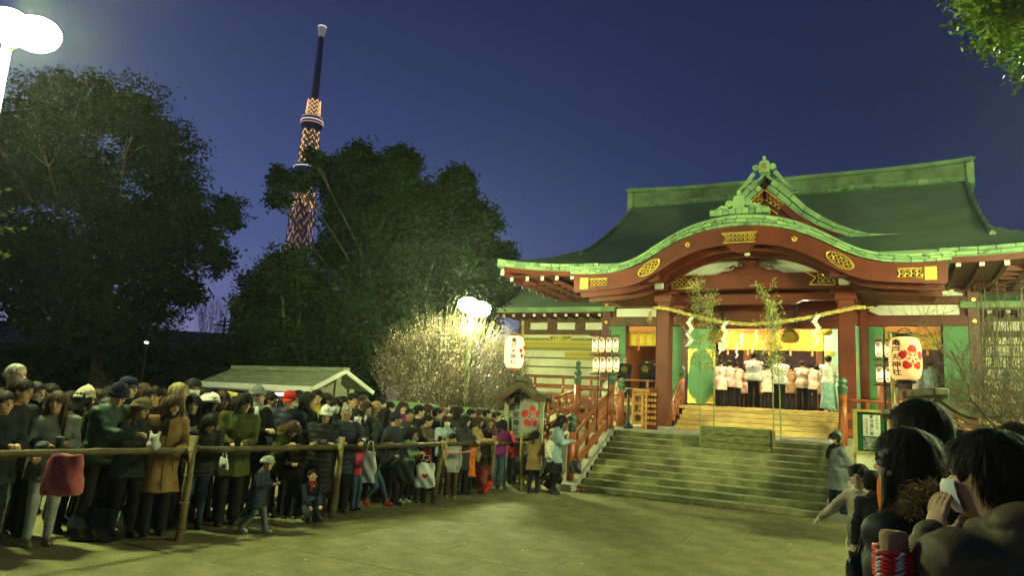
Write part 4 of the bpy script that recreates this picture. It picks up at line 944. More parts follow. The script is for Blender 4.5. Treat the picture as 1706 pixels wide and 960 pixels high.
def inside(p):      # rounded outline of the crown
    q = Vector(p) + Vector((pb.x, 20, 0)); d = q - CP; z = d.dot(_F); px = 853 + FOC * d.dot(_RX) / z; py = 480 - FOC * d.dot(_UP) / z
    return ((px - 748) / 126) ** 2 + ((py - 622) / 80) ** 2 < 1.0 and py < 700
segs = [s for s in segs if s[2] < 3 or inside(s[0][-1])]
twigmesh(segs, 'trunk', M_bark, plum, lambda l: l < 2)
# crown: many fine upright shoots filling the rounded outline
rr = random.Random(9); b = MB(); rs = np.random.RandomState(9); BP = []
for k in range(2600):
    a = rr.uniform(0, 6.283); q = math.sqrt(rr.random()); px = 748 + 120 * q * math.cos(a); py = 624 + 76 * q * math.sin(a)
    if py > 688: continue
    dd = 20 + rr.uniform(-1.0, 1.0) * 1.7 * math.sqrt(max(.05, 1 - q * q)); p = at(px, py, dd) - Vector((pb.x, 20, 0))
    out_ = Vector((math.cos(a) * .55 * q, rr.gauss(0, .35), .75 - .45 * max(0, math.sin(a)) * q)).normalized(); L = rr.uniform(.25, .7)
    if -math.sin(a) * q > .45: L *= rr.uniform(.8, 1.4)
    q1 = p + out_ * L * .5 + Vector((rr.gauss(0, .05), rr.gauss(0, .05), 0)); q2 = p + out_ * L
    b.tube([p, q1, q2], [.009, .006, .003], 3, cap=False)
    nb = rr.choice((0, 0, 2, 4)) if py > 560 or True else 0
    if py < 560 and rr.random() < .5: nb = 0
    for i in range(nb): BP.append(tuple(p.lerp(q2, rr.random() * .8) + Vector((rr.gauss(0, .012), rr.gauss(0, .012), 0))))
b.build('twigs', M_twig, plum, fix=False)['kind'] = 'stuff'
twigmesh(segs, 'branches', M_twig, plum, lambda l: l >= 2)
V, F = leaves_np(np.array(BP), .05, rs, .95); mesh_np('blossom', V, F, M_blos, plum, smooth=False)['kind'] = 'stuff'
# bare tree in the gap
p = at(345, 640, 30); bare = empty('bare_tree', (p.x, 30, 0), 0, 'bare leafless tree against the glow between the two dark trees', 'tree')
M_dtw = mat('dark_twig', (.05, .04, .035), .9)
segs, tips = twigs(5, [((0, 0, 0), (.1, 0, 1))], 6, 2.2, .13, .45, .45, (3, 4), .74); twigmesh(segs, 'trunk', M_dtw, bare, lambda l: l < 2); twigmesh(segs, 'twigs', M_dtw, bare, lambda l: l >= 2)
# bare shrub in front of the right wing
p = at(1690, 800, 11); bs = empty('bare_shrub', (p.x, 11, 0), 0, 'leafless twiggy plum at the right edge in front of the shrine wing', 'tree')
M_rtw = mat('grey_brown_twig', (.10, .085, .055), .85)
segs, tips = twigs(31, [((0, 0, 0), (.12, 0, 1)), ((.2, .2, 0), (-.25, 0, 1)), ((.5, 0, 0), (.1, .1, 1))], 6, 1.45, .06, .5, .18, (3, 4), .76); twigmesh(segs, 'trunk', M_rtw, bs, lambda l: l < 2); twigmesh(segs, 'twigs', M_rtw, bs, lambda l: l >= 2)
# shoots standing up against the roof
b = MB(); rr = random.Random(4)
for k in range(70):
    px = rr.uniform(1625, 1712); py = rr.uniform(560, 640); p = at(px, py, 11) ; q = at(px + rr.uniform(-14, 8), py - rr.uniform(50, 110), 11 + rr.uniform(-.3, .3)); o0 = Vector((at(1690, 800, 11).x, 11, 0))
    b.tube([p - o0, (p + q) / 2 - o0 + Vector((rr.gauss(0, .03), 0, 0)), q - o0], [.008, .006, .003], 3, cap=False)
b.build('shoots', M_rtw, bs, fix=False)['kind'] = 'stuff'
# branch of a broadleaf tree overhead at the top right, near the camera
M_fresh = mat('fresh_green_leaf', (.27, .44, .04), .5, var=.4, scale=3, spec=.3)
ob = at(1750, 40, 5.2); br = empty('leafy_branch', ob, 0, 'brightly lit green branch hanging into the top right corner', 'branch')
rr = random.Random(12); b = MB(); nodes = []
for k in range(75):
    e_ = at(rr.uniform(1590, 1725), rr.uniform(-60, 130), 5.2 + rr.uniform(-.3, .5)) - ob
    d_ = e_ + ob - CP; z = d_.dot(_F); px = 853 + FOC * d_.dot(_RX) / z; py = 480 - FOC * d_.dot(_UP) / z
    if py > 15 + (px - 1590) * 1.1: continue
    mid = e_ * .5 + Vector((rr.gauss(0, .03), rr.gauss(0, .03), .06)); b.tube([(0, 0, .05), mid, e_], [.008, .005, .002], 4, cap=False)
    for s in np.linspace(.5, 1.0, 4): nodes.append((Vector((0, 0, .05)).lerp(mid, s * 2) if s < .5 else mid.lerp(e_, s * 2 - 1)))
b.build('twigs', mat('young_twig', (.20, .22, .07), .7), br, fix=False)['kind'] = 'stuff'
def leafproto(L, w):
    pts = [(0, 0, 0), (w * .7, L * .3, .004), (w, L * .55, .006), (w * .5, L * .85, 0), (0, L, -.006), (-w * .5, L * .85, 0), (-w, L * .55, .006), (-w * .7, L * .3, .004), (0, L * .5, -.004)]
    return pts, [(i, (i + 1) % 8, 8) for i in range(8)]
lp = [MB().add(*leafproto(L, w)) for L, w in ((.062, .019), (.05, .017), (.07, .02))]; lme = []
for q_ in lp:
    o = q_.build('leaf', M_fresh, br, smooth=True); lme.append(o)
nl = 0
rr.shuffle(nodes)
for nd in nodes:
    for k in range(2):
        if nl >= 285: break
        q_ = rr.randrange(3); o = lme[q_] if nl == q_ and nl < 3 else lme[q_].copy()
        if o is not lme[q_]: C.objects.link(o); o.parent = br
        o.location = nd + Vector((rr.gauss(0, .035), rr.gauss(0, .035), rr.gauss(0, .03))); o.rotation_euler = (rr.uniform(-1.4, .4), rr.uniform(-.7, .7), rr.uniform(0, 6.28)); o.scale = (1, 1, 1); nl += 1
rs = np.random.RandomState(12); P = np.array([tuple(nd + Vector(rs.normal(size=3)) * .05 + Vector((.0, .12, .02))) for nd in nodes for _ in range(9)]); V, F = leaves_np(P, .055, rs, .6)
mesh_np('back_leaves', V, F, M_fresh, br, smooth=False)['kind'] = 'stuff'
ob = at(-60, 380, 4.0); br2 = empty('leafy_twig', ob, 0, 'few lit leaves on a twig poking in at the left edge', 'branch')
b = MB(); lf = MB()
for (x, y) in ((25, 345), (38, 382), (20, 388), (12, 312), (8, 430)):
    e_ = at(x, y, 4.0) - ob; b.tube([(0, 0, 0), e_ * .6 + Vector((0, 0, .02)), e_], [.006, .004, .002], 4, cap=False)
    for k in range(7):
        s = rnd.uniform(.55, 1.0); p = e_ * s; d_ = Vector((rnd.uniform(.2, 1), rnd.uniform(-1, 1), rnd.uniform(-.6, .8))).normalized() * .04; w = d_.cross(Vector((0, 1, .3))).normalized() * .009; lf.add([p, p + d_ * .5 + w, p + d_, p + d_ * .5 - w], [(0, 1, 2, 3)])
b.build('twigs', M_rtw, br2, fix=False)['kind'] = 'stuff'; lf.build('leaves', M_fresh, br2, fix=False)['kind'] = 'stuff'

# ---------------------------------------------------------------- the lit tower far away
TD = 1300.0
tt_, tb_ = at(537, 45, TD), at(497.5, 410, TD); ax_ = (tt_ - tb_); base = tb_ - ax_ * (tb_.z / ax_.z); zl = tt_.z
tow = empty('lattice_tower', base, 0, 'tall slender broadcasting tower lit orange rising behind the trees', 'tower')
lean = ax_ / ax_.z
def TP(ang, r_, z): c = lean * z; return (c.x + r_ * math.cos(ang), c.y + r_ * math.sin(ang), z)
def zpx(y): t = (410 - y) / 365.0; return (tb_ + ax_ * t).z
M_tw = mat('tower_steel', (.22, .23, .27), .6, var=.1); M_tl = mat('tower_light_strip', (.8, .6, .4), .5, emit=(1, .58, .24), estr=1.4); M_tld = mat('tower_dim_light', (.8, .5, .4), .5, emit=(1, .50, .22), estr=.55); M_twh = mat('tower_white_light', (.8, .8, .8), .5, emit=(.9, .85, 1), estr=.8)
def ring(b, r0, r1, z0, z1, n=24):
    vs = [TP(2 * math.pi * j / n, r_, z) for r_, z in ((r0, z0), (r1, z1)) for j in range(n)]
    b.add(vs, [(j, (j + 1) % n, n + (j + 1) % n, n + j) for j in range(n)] + [tuple(range(n))[::-1], tuple(range(n, 2 * n))]); return b
ring(MB(), 17, 9, 0, zpx(170)).build('core_shaft', M_tw, tow, smooth=False)
def latt(name, z0, z1, r0, r1, n, rows, m, th, parent=None):
    b = MB(); rad = lambda z: r0 + (r1 - r0) * (z - z0) / (z1 - z0)
    for k in range(rows):
        a, c = z0 + (z1 - z0) * k / rows, z0 + (z1 - z0) * (k + 1) / rows
        for j in range(n):
            t0 = 2 * math.pi * j / n; t1 = 2 * math.pi * (j + .5) / n
            b.tube([TP(t0, rad(c), c), TP(t1, rad(a), a)], th, 3, cap=False); b.tube([TP(t1, rad(a), a), TP(2 * math.pi * (j + 1) / n, rad(c), c)], th, 3, cap=False)
    return tag(b.build(name, m, parent or tow, fix=False), kind='stuff')
latt('lower_lattice', 60, zpx(322), 32, 21, 10, 11, M_tw, 1.3); latt('lower_lights', zpx(425), zpx(318), 25, 20.5, 9, 7, M_tld, .5)
latt('middle_lights', zpx(350), zpx(322), 21.5, 20.6, 8, 2, M_tl, .6)
latt('upper_lattice', zpx(322), zpx(215), 20.5, 15.5, 9, 9, M_tw, 1.2); latt('upper_lights', zpx(276), zpx(222), 17.6, 15.6, 6, 5, M_tl, .75)
latt('gallery_lights', zpx(200), zpx(172), 14, 12.5, 8, 4, M_tl, .6)
dk = ring(ring(MB(), 19, 25, zpx(305), zpx(287)), 25, 21, zpx(287), zpx(280)).build('lower_deck', M_tw, tow); ring(MB(), 25.3, 25.3, zpx(286), zpx(284.5)).build('deck_light_ring', M_twh, dk)
dk = ring(ring(MB(), 14, 21, zpx(226), zpx(215)), 21.5, 19, zpx(215), zpx(200)).build('upper_deck', M_tw, tow)
for (y, r_, m) in ((208, 21.6, M_twh), (213, 21.9, M_tld), (202, 19.6, M_tld)): ring(MB(), r_, r_, zpx(y), zpx(y - 1.3)).build('deck_light_ring', m, dk)
for y0, y1, r0, r1 in ((172, 140, 6.5, 6.3), (140, 105, 6.0, 5.6), (105, 62, 5.0, 4.4)): ring(MB(), r0, r1, zpx(y0), zpx(y1), 14).build('antenna_mast', M_tw, tow)
latt('mast_rings', zpx(170), zpx(64), 7.2, 5.2, 6, 14, M_tw, .35)
ring(ring(MB(), 5, 8.2, zpx(62), zpx(50)), 8.2, 8.4, zpx(50), zpx(44), 16).build('mast_top', mat('lit_mast_top', (.5, .5, .5), .6, emit=(.85, .82, .7), estr=.14), tow)
ring(MB(), 8.5, 8.5, zpx(46), zpx(43.8), 16).build('mast_light_ring', M_twh, tow)
# ---------------------------------------------------------------- wash basin pavilion with the pale roof
M_pgr = mat('pale_green_shingle', (.25, .27, .17), .8, var=.25, scale=2, stretch=(1, 8, 8)); M_pw = mat('white_painted_board', (.80, .78, .70), .6, var=.05); M_pg2 = mat('pale_board', (.50, .50, .34), .7, var=.1)
A, B_, Rl, Rr, Q = at(333, 638, 19.5), at(521, 649, 16.2), at(386, 613, 21.5), at(585, 618, 17.0), at(622, 656, 17.5)
u = (B_ - A); u.z = 0; ul = u.length; u.normalize(); ang = math.atan2(u.y, u.x)
pav = empty('wash_pavilion', (A.x, A.y, 0), ang, 'low open pavilion with pale green gabled roof and white eaves behind the crowd', 'pavilion')
wd = (Q - B_); w_ = abs(-math.sin(ang) * wd.x + math.cos(ang) * wd.y); ez, rz_ = B_.z, Rr.z - .05; L = ul
def slope(y0, z0, y1, z1, n, sg):
    for k in range(n):
        ya, yb = y0 + (y1 - y0) * k / n, y0 + (y1 - y0) * (k + 1) / n; za, zb_ = z0 + (z1 - z0) * k / n, z0 + (z1 - z0) * (k + 1) / n
        MB().add([(0, ya, za + .02), (L, ya, za + .02), (L, yb, zb_), (0, yb, zb_), (0, ya, za - .02), (L, ya, za - .02), (L, yb, zb_ - .02), (0, yb, zb_ - .02)], [(0, 1, 2, 3), (7, 6, 5, 4), (0, 4, 5, 1), (1, 5, 6, 2), (2, 6, 7, 3), (3, 7, 4, 0)]).build('roof_course', M_pgr, pav)
slope(0, ez + .05, w_ / 2, rz_, 9, 1); slope(w_, ez + .05, w_ / 2, rz_, 9, -1)
MB().box(-.0, L - .02, -.07, -.01, ez - .08, ez + .06).build('eave_board', M_pw, pav); MB().box(.1, L - .1, .02, .07, ez - .13, ez - .05).build('eave_board', M_pw, pav)
MB().box(.15, L + .03, w_ / 2 - .12, w_ / 2 + .12, rz_ - .02, rz_ + .11, .02).build('ridge_cap', M_pgr, pav)
for xx in (L + .01, ): 
    for s in ((-.02, w_ / 2), (w_ + .02, w_ / 2)): MB().beam((xx, s[0], ez), (xx, s[1], rz_ + .02), .05, .09).build('gable_board', M_pw, pav)
MB().prism([(.3, ez - .12), (w_ - .3, ez - .12), (w_ / 2, rz_ - .2)], L - .35, L - .3, axis='x').build('gable_infill', M_pg2, pav)
for y_ in (.45, w_ - .45, w_ / 2): MB().box(L - .34, L - .22, y_ - .07, y_ + .07, 0 if y_ != w_ / 2 else ez - .2, ez + (.06 if y_ != w_ / 2 else .5)).build('post', M_pg2, pav)
for y_ in (.45, w_ - .45): MB().box(.3, .42, y_ - .07, y_ + .07, 0, ez).build('post', M_pg2, pav)
MB().box(L - .3, L - .2, .1, w_ - .1, ez - .32, ez - .2).build('tie_beam', M_pg2, pav); MB().box(.2, L - .2, .4, .5, ez - .3, ez - .18).build('tie_beam', M_pg2, pav)
MB().box(1.0, L - 1.0, .9, w_ - .9, 0, .75, .04).build('stone_basin', M_stone, pav)
pavl = empty('pavilion_lamp', (pav.matrix_basis @ Vector((L * .5, w_ * .45, ez - .16))), ang, 'small tube lamp under the wash pavilion roof', 'lamp'); MB().tube([(-.4, 0, 0), (.4, 0, 0)], .03, 8).build('tube', mat('tube_glow', (.9, .9, .9), .4, emit=(.95, .9, .85), estr=60), pavl); MB().box(-.45, .45, -.05, .05, .03, .07).build('housing', M_pw, pavl)
# long roofed wall
A, B_ = at(600, 667, 17.0), at(905, 695, 18.2); u = (B_ - A).to_2d(); ang = math.atan2(u.y, u.x); L = u.length
rw = empty('roofed_wall', (A.x, A.y, 0), ang, 'long low wall with a thin green coping roof below the plum tree', 'wall')
z0 = A.z; dz_ = B_.z - A.z
def rbox(x0, x1, y0, y1, za, zb_): return MB().add([(x, y, z + dz_ * x / L) for x in (x0, x1) for y in (y0, y1) for z in (za, zb_)], [(0, 1, 3, 2), (4, 6, 7, 5), (0, 4, 5, 1), (2, 3, 7, 6), (0, 2, 6, 4), (1, 5, 7, 3)])
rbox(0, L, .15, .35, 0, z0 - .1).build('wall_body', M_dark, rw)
rbox(.5, L, -.12, .6, z0 - .02, z0 + .06).build('coping_roof', M_cul, rw); rbox(-.1, L, -.2, .7, z0 - .09, z0 - .03).build('lower_coping', M_cul, rw)
tp = None
for k in range(34):
    x = .3 + k * (L - .4) / 34; o = rbox(-.03, .03, -.15, -.1, -.05, .0).build('rafter_end', M_rw, rw) if tp is None else tp.copy()
    if tp is None: tp = o
    else: C.objects.link(o); o.parent = rw
    o.location = (x, 0, z0 - .12 + dz_ * x / L)

# ---------------------------------------------------------------- paper lanterns
M_frame = mat('lantern_black_ring', (.02, .015, .01), .5)
def lfn(m, t, b, co, mp, r):
    wv = t.nodes.new('ShaderNodeTexWave'); wv.bands_direction = 'Z'; wv.inputs['Scale'].default_value = 9; t.links.new(co.outputs['Object'], wv.inputs[0])
    bp = t.nodes.new('ShaderNodeBump'); bp.inputs['Strength'].default_value = .4; t.links.new(wv.outputs['Fac'], bp.inputs['Height']); t.links.new(bp.outputs[0], b.inputs['Normal'])
M_plit = mat('glowing_lantern_paper', (.8, .62, .3), .7, var=.05, emit=(1, .55, .16), estr=.85, fn=lfn); M_plit2 = mat('bright_lantern_paper', (.8, .7, .4), .7, emit=(1, .78, .38), estr=1.5, fn=lfn)
M_psm = mat('small_lantern_paper', (.8, .7, .5), .7, emit=(1, .74, .40), estr=1.3); M_punlit = mat('unlit_lantern_paper', (.36, .37, .30), .6, var=.1, spec=.5, fn=lfn)
M_ink2 = mat('lantern_ink', (.10, .03, .02), .7, spec=.1); M_redp = mat('red_crest_paint', (.55, .02, .02), .6, emit=(.6, .02, .01), estr=.5); M_redu = mat('red_crest_paint_unlit', (.55, .03, .02), .6)
def lantern(name, c, rad, hh, label, paper, ink, redm, face, textang, crestang, text, pole=None, tsize=.9, group='big paper lanterns with the shrine name', crest_r=.5):
    t = empty(name, c, face, label, 'lantern', group)
    prof = lambda z: rad * (max(0, 1 - abs(z / hh) ** 3.2) ** .5 * .42 + .58)
    pr_ = [(prof(z) + .0025 * (i % 2), z) for i, z in enumerate(np.linspace(-hh, hh, 41))]
    MB().lathe(pr_, n=32).build('paper_body', paper, t, smooth=True)
    for sg in (-1, 1): MB().lathe([(rad * .60, 0), (rad * .64, .02), (rad * .60, .05), (rad * .5, .055)], (0, 0, sg * (hh + .02) - .025), 24).build('rim', M_frame if paper is not M_plit2 else M_op, t, smooth=True)
    MB().tube([(rad * .45 * math.cos(a), 0, hh + .03 + rad * .5 * math.sin(a)) for a in np.linspace(0, math.pi, 9)], .008, 5).build('handle', M_frame, t)
    if text:
        b = MB(); n = len(text); s = hh * 1.72 / n
        for i, ch_ in enumerate(text):
            v, f = text_mesh(ch_, s * 1.12); zc = hh * .86 - s * (i + .5)
            vs = []
            for x, y, z in v:
                zz = zc + y * .86; r_ = prof(zz) + .012; a = textang + x * tsize / rad; vs.append((r_ * math.sin(a), -r_ * math.cos(a), zz))
            b.add(vs, f)
        b.build('lettering', ink, t, fix=False)
    # plum crest of balls and rays
    b = MB(); cr = hh * crest_r
    def sp(x, z, o=.010): r_ = prof(z) + o; a = crestang + x / rad; return (r_ * math.sin(a), -r_ * math.cos(a), z)
    for k in range(5):
        a = math.pi / 2 + 2 * math.pi * k / 5; cx, cz = cr * .72 * math.cos(a), cr * .72 * math.sin(a)
        ps = [sp(cx, cz)] + [sp(cx + cr * .30 * math.cos(q), cz + cr * .30 * math.sin(q), .008) for q in np.linspace(0, 2 * math.pi, 13)[:-1]]
        b.add(ps, [(0, i + 1, (i + 1) % 12 + 1) for i in range(12)])
        for da in (.45, .8):
            a2 = a + da; l0, l1 = .16 * cr, (.82 if da == .45 else .8) * cr; wx, wz = -math.sin(a2) * .035 * cr, math.cos(a2) * .035 * cr; sx0, sz0, sx1, sz1 = l0 * math.cos(a2), l0 * math.sin(a2), l1 * math.cos(a2), l1 * math.sin(a2)
            b.add([sp(sx0 - wx, sz0 - wz), sp(sx0 + wx, sz0 + wz), sp(sx1 + wx, sz1 + wz), sp(sx1 - wx, sz1 - wz)], [(0, 1, 2, 3)])
    b.build('crest', redm, t, fix=False)
    return t
def facing(p): return math.atan2(CP.y - p.y, CP.x - p.x) + math.pi / 2
G1 = gp(868, 820); D1 = G1.y
c1 = at(857, 587, D1); c1.x -= .0
lantern('paper_lantern', c1, .20, .33, 'small glowing lantern with brown lettering hanging on the left pole', M_plit2, M_ink2, M_redp, facing(c1), -.1, 1.15, '亀戸天神社', tsize=.9, crest_r=.42)
pl = tag(empty('bamboo_pole', G1, 0), 'tall thin bamboo pole carrying the left lantern at the fence end', 'pole', 'bamboo lantern poles')
tp_ = at(871, 535, D1)
MB().tube([(0, 0, 0), ((tp_.x - G1.x) * .5, 0, tp_.z * .5), (tp_.x - G1.x, 0, tp_.z)], [.035, .032, .028], 10).build('pole', mat('yellow_bamboo', (.50, .44, .14), .45, var=.2, scale=5), pl, smooth=True)
MB().tube([(tp_.x - G1.x, 0, tp_.z - .12), (c1.x - G1.x, 0, c1.z + .42)], .012, 6).build('hook', M_frame, pl)
for z in np.arange(.3, tp_.z, .38): MB().lathe([(.035, -.006), (.038, 0), (.035, .006)], ((tp_.x - G1.x) * z / tp_.z, 0, z), 10).build('node', mat('bamboo_node', (.25, .2, .06), .6), pl)
D2 = 10.4; c2 = at(1508, 598, D2)
lantern('paper_lantern', c2, .215, .315, 'large glowing yellow lantern with black lettering and red plum crest at the right', M_plit, M_frame, M_redp, facing(c2), -.58, .45, '亀戸天神社', tsize=1.25, crest_r=.6)
b2 = at(1501, 560, D2 + .02); pl = tag(empty('bamboo_pole', (b2.x - .03, D2 + .02, 0), 0), 'bamboo pole under the large yellow lantern at the right', 'pole', 'bamboo lantern poles')
MB().tube([(.06, .25, 0), (.04, .25, 1.5), (.0, .25, b2.z + .1)], [.035, .032, .028], 10).build('pole', _M['yellow_bamboo'], pl, smooth=True)
MB().tube([(0, .25, b2.z + .08), (.08, 0, b2.z + .02)], .01, 6).build('hook', M_frame, pl)
D3 = 14.9; c3 = at(875, 692, D3); c3.z -= .02
lantern('paper_lantern', c3, .27, .46, 'large unlit white lantern with black lettering under the little roof behind the fence', M_punlit, M_frame, M_redu, facing(c3), -.75, .55, '亀戸天神社', tsize=1.0, crest_r=.5)
def shelter(c, wpx, label, D, roofc, hh=.36, colr=None):
    t = empty('lantern_shelter', (c.x, D, 0), -YAW * .4, label, 'lantern shelter', 'little roofs over the great lanterns')
    M_thatch = mat('weathered_shingle', (.13, .12, .075), .85, var=.3, scale=6)
    z = roofc; X = np.linspace(-wpx, wpx, 15); up = [(x, z + hh * (1 - abs(x / wpx)) ** 1.5 + .04 * abs(x / wpx) ** 3) for x in X]; lo = [(x, q - .07) for x, q in up]
    MB().strip(up, lo, -.5, .5).build('curved_roof', M_thatch, t); MB().box(-.1, .1, -.55, .55, z + hh - .02, z + hh + .09, .02).build('ridge', M_thatch, t)
    for k in (-.46, .46): MB().strip([(x, q - .05) for x, q in up], [(x, q - .15) for x, q in up], k - .03, k + .03).build('barge', M_brown, t)
    for sx_ in (-.42, .42): MB().box(sx_ * wpx * 1.6 - .05, sx_ * wpx * 1.6 + .05, .2, .3, 0, z + .12, .008).build('post', M_pg2, t)
    MB().box(-wpx * .75, wpx * .75, .21, .29, z - .02, z + .08).build('cross_bar', M_brown, t)
    return t
shelter(at(872, 650, 14.9), .55, 'small curved wooden roof over the big unlit lantern', 14.9, at(872, 660, 14.9).z, .3)
shelter(at(1545, 700, 10.2), .46, 'small curved wooden roof behind the heads below the yellow lantern', 10.2, at(1545, 690, 10.2).z, .26)
# small lantern racks
def rack(px0, py0, D, cols, rowys, dx, label, labels, hpx, wpx_):
    base = at(px0 + dx * (cols - 1) / 2, 700, D); t = empty('lantern_rack', (base.x, D, 1.26 if D > 13 else 0), -YAW, label, 'lantern stand', 'stands of small lanterns'); z0 = 1.26 if D > 13 else 0
    for r_, py in enumerate(rowys):
        for s in (-1, 1):
            a = at(px0 - 8, py + s * hpx * .62, D); c = at(px0 + dx * (cols - 1) + 8, py + s * hpx * .62 + .5, D)
            Mi = Matrix.Rotation(YAW, 4, 'Z'); o = Vector((base.x, D, z0)); MB().beam(Mi @ (a - o), Mi @ (c - o), .02, .025).build('rack_bar', M_redd, t)
    for xx in (.25, .75):
        a = at(px0 + dx * (cols - 1) * xx, rowys[0] - hpx, D); o = Vector((base.x, D, z0)); p = Matrix.Rotation(YAW, 4, 'Z') @ (a - o); MB().tube([(p.x, p.y, 0), p], .015, 6).build('upright', M_frame, t)
    tp = None
    for r_, py in enumerate(rowys):
        for k in range(cols):
            c = at(px0 + dx * k + 1.5 * r_, py, D - .04); hh = hpx / 2 / FOC * D; rd = wpx_ / 2 / FOC * D
            if tp is None:
                tp = empty('small_lantern', c, facing(c), labels[0], 'lantern', 'rows of small lit lanterns')
                MB().lathe([(rd * .5, -hh), (rd * .8, -hh * .85), (rd * .98, -hh * .55), (rd, 0), (rd * .98, hh * .55), (rd * .8, hh * .85), (rd * .5, hh)], n=14).build('paper_body', M_psm, tp, smooth=True)
                for s in (-1, 1): MB().lathe([(rd * .72, -.008), (rd * .75, 0), (rd * .7, .012), (.001, .012)], (0, 0, s * hh), 12).build('cap', M_redd, tp)
                b = MB()
                for i, ch_ in enumerate('節分'):
                    v, f = text_mesh(ch_, hh * .62); b.add([(x, -rd * 1.02 - .003, y + hh * (.55 if i == 0 else -.62)) for x, y, z in v], f)
                b.build('lettering', M_redu if i == 9 else M_ink2, tp, fix=False); o = tp
            else:
                o = copy_tree(tp); o.location = c; o.rotation_euler = (0, 0, facing(c))
            o['label'] = labels[r_ * cols + k]
    return t
names4 = ['leftmost', 'second from the left', 'third from the left', 'rightmost']
rack(991, 575, 16.6, 4, (575, 608), 11.5, 'stand of eight small lanterns left of the green door', ['small lit lantern, %s in the %s row of the left stand' % (n, r_) for r_ in ('upper', 'lower') for n in names4], 25, 9)
rack(1464, 583, 11.2, 3, (583, 625), 15.5, 'stand of small lanterns half hidden by the large yellow lantern', ['small lit lantern, %s in the %s row of the right stand' % (n, r_) for r_ in ('upper', 'lower') for n in ('leftmost', 'middle', 'rightmost')], 27, 10)

# ---------------------------------------------------------------- notice board
D = 11.6; A = at(1424, 754, D); B_ = at(1479, 755, D); T_ = at(1424, 684, D)
nb = empty('notice_board', (A.x, D, 0), -R(8), 'green notice board in pale wood frame with a printed sheet, at the right stair foot', 'notice board')
w = (B_ - A).length; h0, h1 = A.z, T_.z; s0 = .045; M_fr = mat('pale_frame_wood', (.55, .48, .16), .6, var=.12, scale=6); M_felt = mat('green_felt', (.02, .10, .04), .95, var=.1)
MB().box(0, w, .02, .05, h0, h1).build('felt_panel', M_felt, nb)
for (x0, x1, z0, z1) in ((-.01, s0, h0, h1), (w - s0, w + .01, h0, h1)): MB().box(x0, x1, -.01, .04, z0, z1, .004).build('frame_side', M_fr, nb)
for z in (h0, h1): MB().box(-.02, w + .02, -.015, .045, z - s0 / 2, z + s0 / 2, .004).build('frame_rail', M_fr, nb)
for x in (.02, w - .02): MB().box(x - .02, x + .02, .045, .085, 0, h0 + .1).build('leg', M_fr, nb)
sh_ = MB().box(w * .26, w * .76, .012, .018, h0 + (h1 - h0) * .40, h1 - .06).build('printed_sheet', mat('printed_paper', (.78, .80, .66), .8, var=.03), nb)
b = MB()
for (txt, cx, top, sz, st) in (('二月三日', .66, .93, .042, .058), ('節分追儺祭', .51, .92, .060, .068), ('午後六時執行', .37, .84, .036, .045)):
    for i, ch_ in enumerate(txt):
        v, f = text_mesh(ch_, sz); b.add([(x + w * cx, .009, y + h0 + (h1 - h0) * top - .04 - st * i) for x, y, z in v], f)
b.build('lettering', M_frame, sh_, fix=False)
ph = MB().box(w * .26, w * .76, .012, .018, h0 + (h1 - h0) * .08, h0 + (h1 - h0) * .37).build('photo_print', mat('printed_photo', (.22, .26, .22), .6, var=.9, scale=16, tint=(.05, .06, .05)), nb)

# ---------------------------------------------------------------- bamboo fence in front of the crowd
M_fp = mat('weathered_bamboo_post', (.19, .145, .06), .55, var=.25, scale=6); M_fr2 = mat('dark_bamboo_rail', (.08, .06, .027), .6, var=.25, scale=6)
feet = [(-150, 985), (298, 903), (553, 865), (722, 838), (816, 820), (880, 812)]; tops = [(-120, 760), (324, 727), (570, 729), (737, 736), (824, 727), (893, 735)]
fen = empty('bamboo_fence', gp(298, 903), 0, 'low bamboo rail fence holding back the crowd along the court', 'fence'); FO = gp(298, 903); FP = []
rail_o = Vector((-.06, .05, 0))
for (fx, fy), (tx, ty) in zip(feet, tops):
    g_ = gp(fx, fy); tpt = at(tx, ty, g_.y); FP.append((g_, tpt))
    o = MB().tube([g_ - FO, (g_ + tpt) / 2 - FO, tpt - FO], [.052, .05, .048], 12).build('post', M_fp, fen, smooth=True)
    for s in (.12, .36, .62, .86): p = g_.lerp(tpt, s) - FO; MB().lathe([(.051, -.008), (.057, 0), (.051, .008)], p, 12).build('node', M_fp, o)
rl = [(at(x, y, FP[i][0].y + .06) - FO) for i, (x, y) in enumerate([(-150, 760), (318, 751), (566, 745), (736, 741), (824, 738), (893, 742)])]
RAIL = [p + FO for p in rl]
for a, c in zip(rl[:-1], rl[1:]):
    n_ = 6; pts = [a.lerp(c, s) for s in np.linspace(-.02, 1.02, n_)]; MB().tube(pts, [.038 + .003 * (i % 2) for i in range(n_)], 10).build('rail', M_fr2, fen, smooth=True)
for p in rl[1:]:
    b = MB()
    for k in range(4): b.tube([(p.x + .065 * math.cos(a), p.y + .065 * math.sin(a) - .03, p.z - .03 + .02 * k) for a in np.linspace(0, 6.28, 11)], .007, 4, cap=False)
    b.build('rope_lashing', M_straw, fen)
